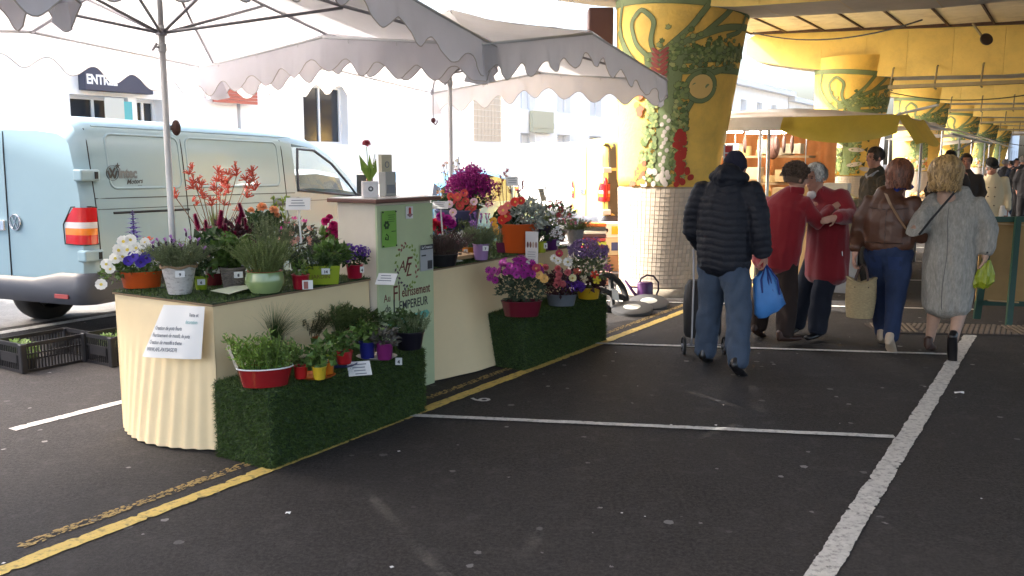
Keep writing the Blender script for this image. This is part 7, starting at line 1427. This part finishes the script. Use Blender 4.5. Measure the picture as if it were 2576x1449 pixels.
for i, (px, Y, zz, fc, c, h_, lb) in enumerate(((2522, 27, 1.66, .2, 0, hg, 'grey haired shopper in black in the far crowd'), (2537, 29, 1.62, 2.6, 1, hd_, 'dark haired shopper in brown black in the far crowd'), (2551, 26, 1.68, 4.2, 2, hd_, 'shopper in a navy coat and jeans in the far crowd'), (2566, 24, 1.74, 1.0, 4, hg, 'tall shopper in black at the right edge of the far crowd'), (2580, 22, 1.72, 1.2, 0, hd_, 'shopper in black cut by the right edge of the photo'), (2546, 34, 1.65, .6, 3, hg, 'shopper in grey brown at the back of the far crowd'))):
    p = P(px, 500, Y); bystander(lb, p.x, Y, fc, dk[c], M_jean if c == 2 else dk[0], h_, zz)
# ================================================================== AWNING STALL AND THINGS ROUND IT
M_tarp = mat('grey white tarpaulin', (0.62, 0.60, 0.57), .6, transl=.25, var=.1, vscale=2, dirt=(0.35, .32, .28), dscale=3, damt=.4); M_ytarp = mat('yellow tarpaulin', (0.55, 0.42, 0.06), .5, transl=.3, var=.12, vscale=3)
M_curt = mat('orange curtain', (0.58, 0.25, 0.08), .7, transl=.2, var=.25, vscale=2.5); M_wood = mat('pale crate wood', (0.46, 0.31, 0.16), .8, var=.2, vscale=6, stretch=(2, 20, 20)); M_alu = mat('aluminium', (0.55, 0.55, 0.55), .35, metal=.8)
S0, S1, SB0, SB1 = 11.3, 15.8, -5.3, -2.05
st = mroot('market_stall', 'covered food stall with white roof, yellow awning and orange curtain beside the second pillar', 'stall', S0, SB1); LA, WB = S1 - S0, SB1 - SB0     # local x along aisle, y to the back
mb = MB(); rows = []
for x in np.linspace(-.15, LA, 10): rows.append([Vector((x, y, 2.16 + .10 * sin(pi * (y + .2) / (WB + .4)) + .015 * sin(x * 5 + y * 3))) for y in np.linspace(-.25, WB, 10)])
mb.grid(rows); mb.build('roof', M_tarp, st, smooth=True)
mb = MB(); rows = []
for t_ in np.linspace(0, 1, 6): rows.append([Vector((-.16 - .03 * t_ - .012 * sin(y * 9), y, 2.16 - .17 * t_)) for y in np.linspace(.95, WB, 24)])
mb.grid(rows); mb.build('fascia', M_tarp, st, smooth=True)
mb = MB(); rows = []
for t_ in np.linspace(0, 1, 8): rows.append([Vector((-.18 - .16 * sin(pi * t_ * .5) - .02 * sin(y * 8 + t_ * 3), y, 2.15 - (.12 + .20 * sin(pi * (1.1 - y) / 1.55) ** .7 if 0 <= (1.1 - y) <= 1.55 else .12) * t_)) for y in np.linspace(-.28, 1.05, 24)])
mb.grid(rows); mb.build('awning_end', M_ytarp, st, smooth=True)
mb = MB(); rows = []
for t_ in np.linspace(0, 1, 6): rows.append([Vector((x, -.26 - .22 * t_ - .02 * sin(x * 6), 2.15 - .33 * t_ + .02 * sin(x * 4))) for x in np.linspace(-.18, 1.9, 30)])
mb.grid(rows); mb.build('awning_side', M_ytarp, st, smooth=True)
for x, y in ((.25, 1.35), (.25, WB - .1), (LA - .2, .1), (LA - .2, WB - .1), (.55, 1.55)): mb = MB(); mb.tube([(x, y, 0), (x, y, 2.15)], .022, 10); mb.build('post', M_alu, st, smooth=True)
for y in (-.2, 1.3): mb = MB(); mb.tube([(-.1, y, 2.12), (LA, y, 2.12)], .018, 8); mb.build('roof_bar', M_alu, st)
mb = MB(); mb.tube([(-.2, -.25, 2.15), (-.9, -.75, 2.2)], .015, 8); mb.build('awning_arm', M_tarp, st); mb = MB(); mb.tube([(LA, -.3, 2.05), (LA + 1.6, -.75, 1.92)], .02, 8); mb.tube([(LA + .1, -.1, 1.6), (LA + .9, -.6, 1.98)], .014, 8); mb.build('awning_arm', M_alu, st)
mb = MB(); rows = []
for z in np.linspace(.3, 2.1, 6): rows.append([Vector((3.2 + .05 * sin(y * 14) + .02 * sin(y * 31 + z), y, z)) for y in np.linspace(1.15, WB, 50)])
mb.grid(rows); mb.build('curtain', M_curt, st, smooth=True)
mb = MB(); rows = []
for z in np.linspace(.3, 2.1, 5): rows.append([Vector((x, WB - .05 + .04 * sin(x * 15), z)) for x in np.linspace(.2, 3.2, 44)])
mb.grid(rows); mb.build('curtain', M_curt, st, smooth=True)
for x0, y0, x1, y1 in ((.4, .75, 3.0, .15), (.95, WB - .3, .4, .75)): mb = MB(); mb.bar((x0, y0, .5), (x1, y1, .5), .06, .95); mb.bar((x0, y0, 1.0), (x1, y1, 1.0), .5, .04); mb.build('counter', M_wood, st)
for i, (y, z) in enumerate(((1.55, 2.02), (2.15, 2.04))):                     # lit tube lamps
    lp = thing('tube_lamp', 'lit fluorescent tube under the stall roof, %s' % ('right hand one' if i == 0 else 'left hand one'), 'lamp', L(S0 + .8, SB1 - y, z - .02), ANG); mb = MB(); mb.tube([(0, -.27, 0), (0, .27, 0)], .016, 8); mb.build('tube', mat('lit tube', (1.0, 0.97, 0.9), .5, emit=26.0), lp); mb = MB(); mb.box((0, 0, .03), (.05, .56, .025)); mb.build('fitting', M_frame, lp)
sh = mroot('goods_shelf', 'wooden shelf rack of cheeses and crates inside the awning stall', 'shelf', S0 + 1.5, SB1 - 1.15)
for z in (1.30, 1.68): mb = MB(); mb.box((0, .75, z), (.35, 1.6, .03)); mb.build('board', M_wood, sh)
for y in (0, .5, 1.0, 1.5): mb = MB(); mb.tube([(-.17, y, .95), (-.17, y, 2.05)], .008, 6); mb.build('upright', M_alu, sh)
def item(kind, label, cat, a, b, z, m, **k):
    t = mroot(kind, label, cat, S0 + a, SB1 - b, z, k.get('group')); mb = MB()
    if kind == 'cheese_wheel': mb.lathe([(k['r'], 0), (k['r'] * 1.03, k['h'] * .5), (k['r'], k['h']), (k['r'] * .9, k['h'] + .006), (0, k['h'] + .006)], 20); mb.build('wheel_of_cheese', m, t, auto=40)
    elif kind == 'wooden_crate':
        w, d, h_ = k['s']
        for j in range(3):
            z_ = h_ * (.18 + .32 * j)
            for q in ((-d / 2, 0), (d / 2, 0)): b_ = MB(); b_.box((q[0], 0, z_), (.012, w, h_ * .24)); b_.build('slat', m, t)
            for q in (-w / 2, w / 2): b_ = MB(); b_.box((0, q, z_), (d - .02, .012, h_ * .24)); b_.build('slat', m, t)
        mb.box((0, 0, .01), (d - .02, w - .02, .012)); mb.build('base', m, t)
    elif kind == 'bottle': mb.lathe([(.032, 0), (.036, .02), (.036, .17), (.014, .22), (.013, .28), (.015, .285)], 14, cap1=True); mb.build('glass', m, t, smooth=True); mb = MB(); mb.lathe([(.0368, .06), (.0368, .12)], 14, cap0=False); mb.build('label', M_card, t)
    elif kind == 'sausage': mb.tube([(0, 0, 0), (.01, .01, -.08), (-.006, 0, -.17), (.004, 0, -.25)], [.012, .026, .026, .012], 9); mb.build('casing', m, t, smooth=True); mb = MB(); mb.tube([(0, 0, 0), (0, 0, .1)], .003, 4); mb.build('string', M_card, t)
    elif kind == 'ham': mb.ell((0, 0, -.15), (.07, .09, .17), 14, 10); mb.build('meat', m, t, smooth=True); mb = MB(); mb.tube([(0, 0, 0), (0, 0, .12)], .004, 4); mb.build('string', M_card, t)
    elif kind == 'box': mb.box((0, 0, k['s'][2] / 2), k['s']); mb.build('carton', m, t, bevel=.004)
    elif kind == 'basket': mb.lathe([(.09, 0), (.13, .09), (.135, .1), (.12, .1), (.08, .01)], 20); mb.build('weave', m, t); 
    return t
ch_m = [mat('cheese rind %d' % i, c, .7, var=.15) for i, c in enumerate([(0.66, 0.50, 0.26), (0.56, 0.38, 0.16), (0.70, 0.62, 0.45), (0.40, 0.24, 0.10)])]; glass_m = mat('oil bottle', (0.42, 0.30, 0.02), .1, coat=.5); cr_w = mat('grey brown crate', (0.33, 0.24, 0.14), .8, var=.2)
for i, (y, r, h_, c, w) in enumerate(((.35, .15, .10, 2, 'large pale'), (.62, .12, .08, 0, 'golden'), (.95, .13, .13, 1, 'thick brown'), (1.22, .10, .07, 3, 'small dark'), (1.45, .11, .09, 0, 'rear golden'))): item('cheese_wheel', '%s cheese wheel on the upper stall shelf' % w, 'cheese', 1.5, 1.15 + y, 1.70, ch_m[c], r=r, h=h_, group='cheeses on the stall shelves')
for i, (y, r, h_, c, w) in enumerate(((.25, .12, .10, 0, 'right hand yellow'), (.52, .13, .09, 1, 'tan'), (.80, .12, .12, 2, 'pale tall'), (1.10, .11, .09, 3, 'chestnut'), (1.38, .10, .10, 0, 'left hand yellow'))): item('cheese_wheel', '%s cheese wheel on the lower stall shelf' % w, 'cheese', 1.45, 1.15 + y, 1.32, ch_m[c], r=r, h=h_, group='cheeses on the stall shelves')
item('wooden_crate', 'wooden crate on the upper shelf near the left lamp', 'crate', 1.35, 2.5, 1.70, cr_w, s=(.34, .26, .16)); item('wooden_crate', 'wooden crate with goods standing on the stall counter', 'crate', .75, 1.75, 1.03, M_wood, s=(.40, .28, .18)); item('wooden_crate', 'second wooden crate stacked on the counter crate', 'crate', .75, 1.78, 1.22, M_wood, s=(.36, .26, .16)); item('wooden_crate', 'low wooden crate at the right end of the counter', 'crate', .7, .85, 1.03, M_wood, s=(.36, .28, .12))
item('bottle', 'yellow oil bottle on the counter left of the curly haired woman', 'bottle', .55, 1.42, 1.03, glass_m); item('bottle', 'second oil bottle behind the curly haired woman', 'bottle', .6, 1.15, 1.03, glass_m)
for i, (y, w) in enumerate(((1.25, 'nearest the curtain edge'), (1.36, 'in the middle of the row'), (1.47, 'beside the lamp'), (1.9, 'hanging left of the lamps'))): item('sausage', 'dried sausage %s under the stall roof' % w, 'sausage', 1.0, y, 1.98, mat('sausage skin', (0.10, 0.05, 0.035), .6, var=.2), group='hanging sausages')
item('ham', 'dark dried ham hanging under the stall roof', 'ham', 1.15, 1.55, 1.96, mat('ham skin', (0.14, 0.06, 0.04), .6, var=.2)); item('box', 'white carton on the stall counter beside the metal post', 'box', .5, 2.2, 1.03, mat('white carton', (0.66, 0.64, 0.6), .7), s=(.25, .16, .4)); item('box', 'dark brown upright box behind the metal post', 'box', .62, 2.0, 1.03, mat('dark carton', (0.11, 0.06, 0.05), .5), s=(.14, .14, .5)); item('basket', 'wicker basket of goods on the counter by the camouflage jacket', 'basket', .9, .45, 1.03, M_straw); item('box', 'clear topped white tray at the counter front', 'box', .45, .55, 1.14, mat('tray white', (0.6, 0.58, 0.54), .3), s=(.3, .34, .08)); item('box', 'orange bordered goods tray on the counter', 'box', 1.4, .3, 1.03, mat('tray orange', (0.5, 0.24, 0.08), .5), s=(.5, .3, .1)); item('cheese_wheel', 'pale cut cheese on the counter front', 'cheese', .5, 1.0, 1.03, ch_m[2], r=.1, h=.07, group='cheeses on the stall shelves')
item('box', 'grey blue plastic bin under the counter front', 'box', .2, .35, .0, mat('bin grey', (0.4, 0.42, 0.45), .5), s=(.28, .4, .55)); item('box', 'ripped cardboard sheet leaning at the counter', 'box', .15, .12, 0, mat('card brown', (0.42, 0.32, 0.2), .8), s=(.03, .18, .75))
pal = [(0.70, 0.60, 0.42), (0.62, 0.46, 0.24), (0.74, 0.70, 0.60), (0.55, 0.36, 0.16), (0.72, 0.52, 0.30)]
for i, (a_, b_, z_, s_, w_) in enumerate(((1.42, 1.35, 1.72, (.2, .26, .14), 'right end of the top shelf'), (1.42, 1.72, 1.72, (.18, .22, .2), 'middle of the top shelf'), (1.42, 2.2, 1.72, (.2, .2, .15), 'left part of the top shelf'), (1.38, 1.4, 1.33, (.2, .3, .17), 'right end of the middle shelf'), (1.38, 1.9, 1.33, (.2, .28, .2), 'centre of the middle shelf'), (1.38, 2.35, 1.33, (.2, .24, .16), 'left end of the middle shelf'), (.62, 1.25, 1.05, (.24, .2, .22), 'counter behind the curly hair'), (.6, .55, 1.22, (.2, .3, .12), 'counter tray stack'), (1.0, 1.05, 1.05, (.3, .26, .24), 'counter beside the curtain'), (1.2, .7, 1.05, (.3, .3, .18), 'counter near the second pillar'))): item('box', 'pale wrapped parcel at the %s' % w_, 'parcel', a_, b_, z_, mat('parcel %d' % (i % 5), pal[i % 5], .7, var=.15, vscale=9), s=s_, group='wrapped goods in the stall')
# notice on the nearest pillar
nt_ = thing('notice', 'small red and white notice fixed to the right of the nearest pillar', 'notice', P(1832, 385, 10.62), radians(12)); mb = MB(); mb.box((0, 0, 0), (.12, .008, .19)); mb.build('sheet', M_card, nt_)
for z in (.045, -.045): mb = MB(); mb.box((0, -.0055, z), (.085, .004, .075)); mb.build('red_panel', mat('notice red', (0.55, 0.04, 0.04), .5), nt_)
# green framed board
bd = thing('framed_board', 'tan board in a dark green frame standing at the right edge', 'board', (4.80, 9.08, 0), radians(-7)); M_grn = mat('dark green steel', (0.012, 0.055, 0.035), .45, var=.15); 
mb = MB(); mb.box((.72, .0, .60), (1.44, .02, .86)); mb.build('panel', mat('tan board', (0.36, 0.22, 0.08), .75, var=.14, vscale=3, dirt=(0.2, .12, .05), dscale=2, damt=.3), bd)
for p, q, w in (((0.02, -.02, 0), (0.09, -.02, 1.04), .065), ((0.02, -.02, 1.03), (1.5, -.02, 1.05), .055), ((0, -.02, .17), (1.5, -.02, .16), .05), ((1.42, -.02, 0), (1.42, -.02, 1.05), .05)): mb = MB(); mb.bar(p, q, w, .04, up=(0, 1, 0)); mb.build('frame_bar', M_grn, bd)
mb = MB(); mb.bar((.17, -.42, 0), (.33, -.06, 1.06), .055, .04, up=(0, 1, 0)); mb.build('strut', M_grn, bd)
for x, z, l in ((.12, .99, .35), (.10, .20, .3)): mb = MB(); mb.bar((x, -.05, z), (x + l, -.055, z - .015), .03, .012); mb.build('batten', M_wood, bd)
# black crates with seedlings
M_crt = mat('black crate plastic', (0.013, 0.013, 0.016), .45)
def crate(label, a, b, la, wb, h, plants):
    r = mroot('plastic_crate', label, 'crate', a, b, 0, 'black crates by the van'); mb = MB()
    for z, t in ((.012, .02), (h - .015, .03), (h * .62, .012)):
        for p, q in (((0, 0), (la, 0)), ((la, 0), (la, wb)), ((la, wb), (0, wb)), ((0, wb), (0, 0))): mb.bar((*p, z), (*q, z), .014, t)
    mb.build('rail', M_crt, r)
    for x, y in ((0, 0), (la, 0), (la, wb), (0, wb)): mb = MB(); mb.box((x, y, h / 2), (.05, .05, h)); mb.build('corner_post', M_crt, r, bevel=.008)
    sl = MB()
    for y in (0, wb):
        for i in range(int(la / .026)): sl.box((.02 + i * .026, y, h * .5), (.009, .008, h * .95))
    for x in (0, la):
        for i in range(int(wb / .026)): sl.box((x, .02 + i * .026, h * .5), (.008, .009, h * .95))
    sl.box((la / 2, wb / 2, .006), (la, wb, .006)); so = sl.build('lattice', M_crt, r); so['kind'] = 'stuff'
    mb = MB(); mb.box((-.004, wb / 2, h * .48), (.008, wb * .6, h * .32)); mb.build('name_panel', M_crt, r)
    for i, (x, y, s, c) in enumerate(plants): p = mroot('seedling', 'pale green seedling pot in a black crate, %s' % c, 'seedling', a + x, b - y, .01, 'seedlings in the crates'); mb = MB(); mb.lathe([(.045, 0), (.055, .09), (.05, .09)], 14); mb.build('pot', M_crt, p); mb = MB(); bush(mb, (0, 0, .14), (s, s, .06), 170, .04, .026); fol(mb, p, gm('seedling', (0.20, 0.30, 0.09)))
crate('open black plastic crate on the asphalt left of the stall', 3.62, -6.74, .58, .38, .23, ((.10, .09, .07, 'front left'), (.12, .28, .08, 'back left')))
crate('second black plastic crate half hidden by the fluted stall end', 4.12, -6.36, .58, .36, .24, ((.2, .12, .09, 'tallest'), (.4, .1, .10, 'behind the tallest'), (.3, .26, .10, 'at the rear'), (.15, .27, .07, 'in the corner')))
# watering can and parasol weights
wc = thing('watering_can', 'purple plastic watering can with round handle by the pillar foot', 'watering can', G(1622, 760), radians(8)); M_pur = mat('purple plastic', (0.075, 0.02, 0.10), .35); 
mb = MB(); mb.lathe([(.085, 0), (.09, .02), (.088, .22), (.075, .235), (.05, .24)], 26, sx=1.05, sy=.8, cap1=True); mb.build('tank', M_pur, wc, auto=40)
mb = MB(); mb.tube([(-.07, 0, .04), (-.14, 0, .12), (-.24, 0, .26)], [.024, .018, .012], 10); mb.build('spout', M_pur, wc, smooth=True); mb = MB(); mb.tube([(-.08, 0, .17), (-.19, 0, .18)], .008, 6); mb.build('brace', M_pur, wc)
mb = MB(); mb.tube([(-.07, 0, .22), (-.05, 0, .28), (.02, 0, .315), (.10, 0, .30), (.155, 0, .23), (.16, 0, .14), (.13, 0, .06), (.085, 0, .02)], .011, 9); mb.build('handle', mat('dark purple', (0.03, 0.012, 0.035), .4), wc, smooth=True)
M_wgt = mat('grey rubber weight', (0.05, 0.05, 0.052), .6, var=.15)
for px, py, tilt, lb in ((1590, 788, .16, 'front round black parasol weight with pale label on the asphalt'), (1632, 772, .22, 'rear round black parasol weight leaning on the other one')):
    w = thing('parasol_weight', lb, 'weight', G(px, py) + Vector((0, 0, .015)), 0, 'round parasol weights'); w.rotation_euler = (tilt, -.08, .2); mb = MB(); mb.lathe([(.215, 0), (.225, .02), (.22, .05), (.20, .058), (0, .06)], 36); mb.build('disc', M_wgt, w, auto=35); mb = MB(); mb.lathe([(.085, .0615), (0, .062)], 24, sx=1.1, cap0=False); mb.build('label', mat('pale label', (0.55, 0.56, 0.5), .5), w)
w = thing('weight_ring', 'black weight ring tipped on edge beside the rear step', 'weight', G(1543, 785), 0); w.rotation_euler = (radians(62), radians(20), radians(35)); mb = MB(); mb.tube([Vector((cos(q) * .22, .22 + sin(q) * .22, 0)) for q in np.linspace(0, 6.283, 32, endpoint=False)], .035, 8, closed=True); mb.build('ring', M_black, w, smooth=True); mb = MB(); mb.bar((-.2, .22, 0), (.2, .22, 0), .05, .03); mb.bar((0, .02, 0), (0, .42, 0), .05, .03); mb.build('spoke', M_black, w); mb = MB(); mb.box((.02, .2, .03), (.10, .13, .005)); mb.build('label', M_card, w)
# boxes left of the pillar foot
for z, h_, m_, lb in ((0, .24, (0.45, 0.27, 0.15), 'plain brown carton at the bottom of the stack by the pillar'), (.24, .26, (0.62, 0.60, 0.42), 'yellow printed fruit carton stacked by the pillar'), (.5, .22, (0.78, 0.77, 0.74), 'white fruit carton on top of the stack by the pillar')):
    bx = thing('fruit_carton', lb, 'carton', Vector((1.50, 13.2, z)), .1, 'cartons stacked by the pillar'); mb = MB(); mb.box((0, 0, h_ / 2), (.36, .3, h_ - .004)); mb.build('carton', mat('carton %.2f' % z, m_, .8), bx, bevel=.004)
    if z > 0: mb = MB(); mb.ell((-.12, -.152, h_ * .5), (.022, .003, .03), 10, 6); mb.build('hand_hole', M_seam, bx); mb = MB(); mb.box((.0, -.1515, h_ * .5), (.10, .002, .12)); mb.build('print', mat('print %.2f' % z, (0.62, 0.5, 0.04) if z > .3 else (0.06, 0.10, 0.3), .6), bx)
for i, c in enumerate([(0.25, 0.3, 0.05), (0.4, 0.03, 0.04), (0.55, 0.58, 0.05), (0.45, 0.05, 0.05), (0.08, 0.02, 0.03), (0.7, 0.68, 0.6), (0.05, 0.05, 0.05), (0.7, 0.16, 0.02)]):
    mb = MB(); mb.box((0, 0, .025), (.34, .3, .045)); tag(mb.build('plastic_tray', mat('tray colour %d' % i, c, .4), loc=Vector((1.15, 12.6, .34 + i * .052)), rz=.05 * (i % 3), bevel=.006), '%s plastic tray in the coloured stack beside the yellow van' % ['olive, bottom', 'dark crimson', 'lime yellow', 'bright red', 'wine dark', 'off white', 'black', 'orange, topmost'][i], 'tray', 'coloured plastic trays')
mb = MB(); mb.box((0, 0, .17), (.4, .34, .34)); tag(mb.build('trestle_box', mat('grey trestle', (0.2, 0.19, 0.18), .7), loc=(1.15, 12.6, 0), bevel=.01), 'grey box holding up the stack of coloured trays', 'box')
mb = MB(); mb.box((0, 0, .09), (.2, .16, .17)); tag(mb.build('concrete_block', mat('reddish block', (0.25, 0.12, 0.09), .9, var=.2), loc=(1.22, 11.6, 0), bevel=.01), 'reddish brown block on the ground left of the pillar', 'block')
# far stalls along the aisle
def far_stall(label, a, b, la, col, goods, gl):
    r = mroot('market_stall', label, 'stall', a, b, 0, 'stalls farther along the aisle'); mb = MB(); rows = [[Vector((x, y, 2.2 + .12 * sin(pi * (y + .5) / 2.6) - (.1 if y < -.3 else 0))) for y in np.linspace(-.5, 2.1, 8)] for x in np.linspace(0, la, 8)]; mb.grid(rows); mb.build('roof', col, r, smooth=True)
    for x, y in ((.1, 0), (la - .1, 0), (.1, 2), (la - .1, 2)): mb = MB(); mb.tube([(x, y, 0), (x, y, 2.2)], .02, 8); mb.build('post', M_alu, r)
    mb = MB(); mb.box((la / 2, .35, .82), (la, .75, .05)); mb.box((la / 2, .02, .4), (la, .02, .75)); mb.build('counter', M_wood, r)
    g_ = mroot(goods[0], gl, goods[1], a + .3, b - .35, .85); 
    for i in range(26): mb = MB(); mb.ell((RND.uniform(0, la - .6), RND.uniform(-.25, .25), .07 + .05 * RND.random()), (.09, .04, .04), 8, 6, M=Matrix.Rotation(RND.uniform(-.6, .6), 3, 'Z')); mb.build(goods[2], goods[3], g_, smooth=True)
far_stall('bread stall with a white roof beyond the awning stall', 19.2, -2.3, 3.2, M_tarp, ('bread_display', 'bread', 'loaf', mat('bread crust', (0.42, 0.27, 0.10), .7, island=.3)), 'loaves heaped on the counter of the bread stall')
far_stall('fruit stall with a pale awning in the distance', 26.0, -2.4, 4.0, M_tarp, ('fruit_display', 'fruit', 'fruit', mat('fruit skin', (0.55, 0.35, 0.06), .5)), 'yellow fruit heaped on the distant stall counter')
far_stall('white roofed stall far down the aisle', 34.0, -2.6, 5.0, M_tarp, ('vegetable_display', 'vegetables', 'vegetable', mat('veg skin', (0.2, 0.28, 0.07), .6)), 'green vegetables on the farthest stall counter')
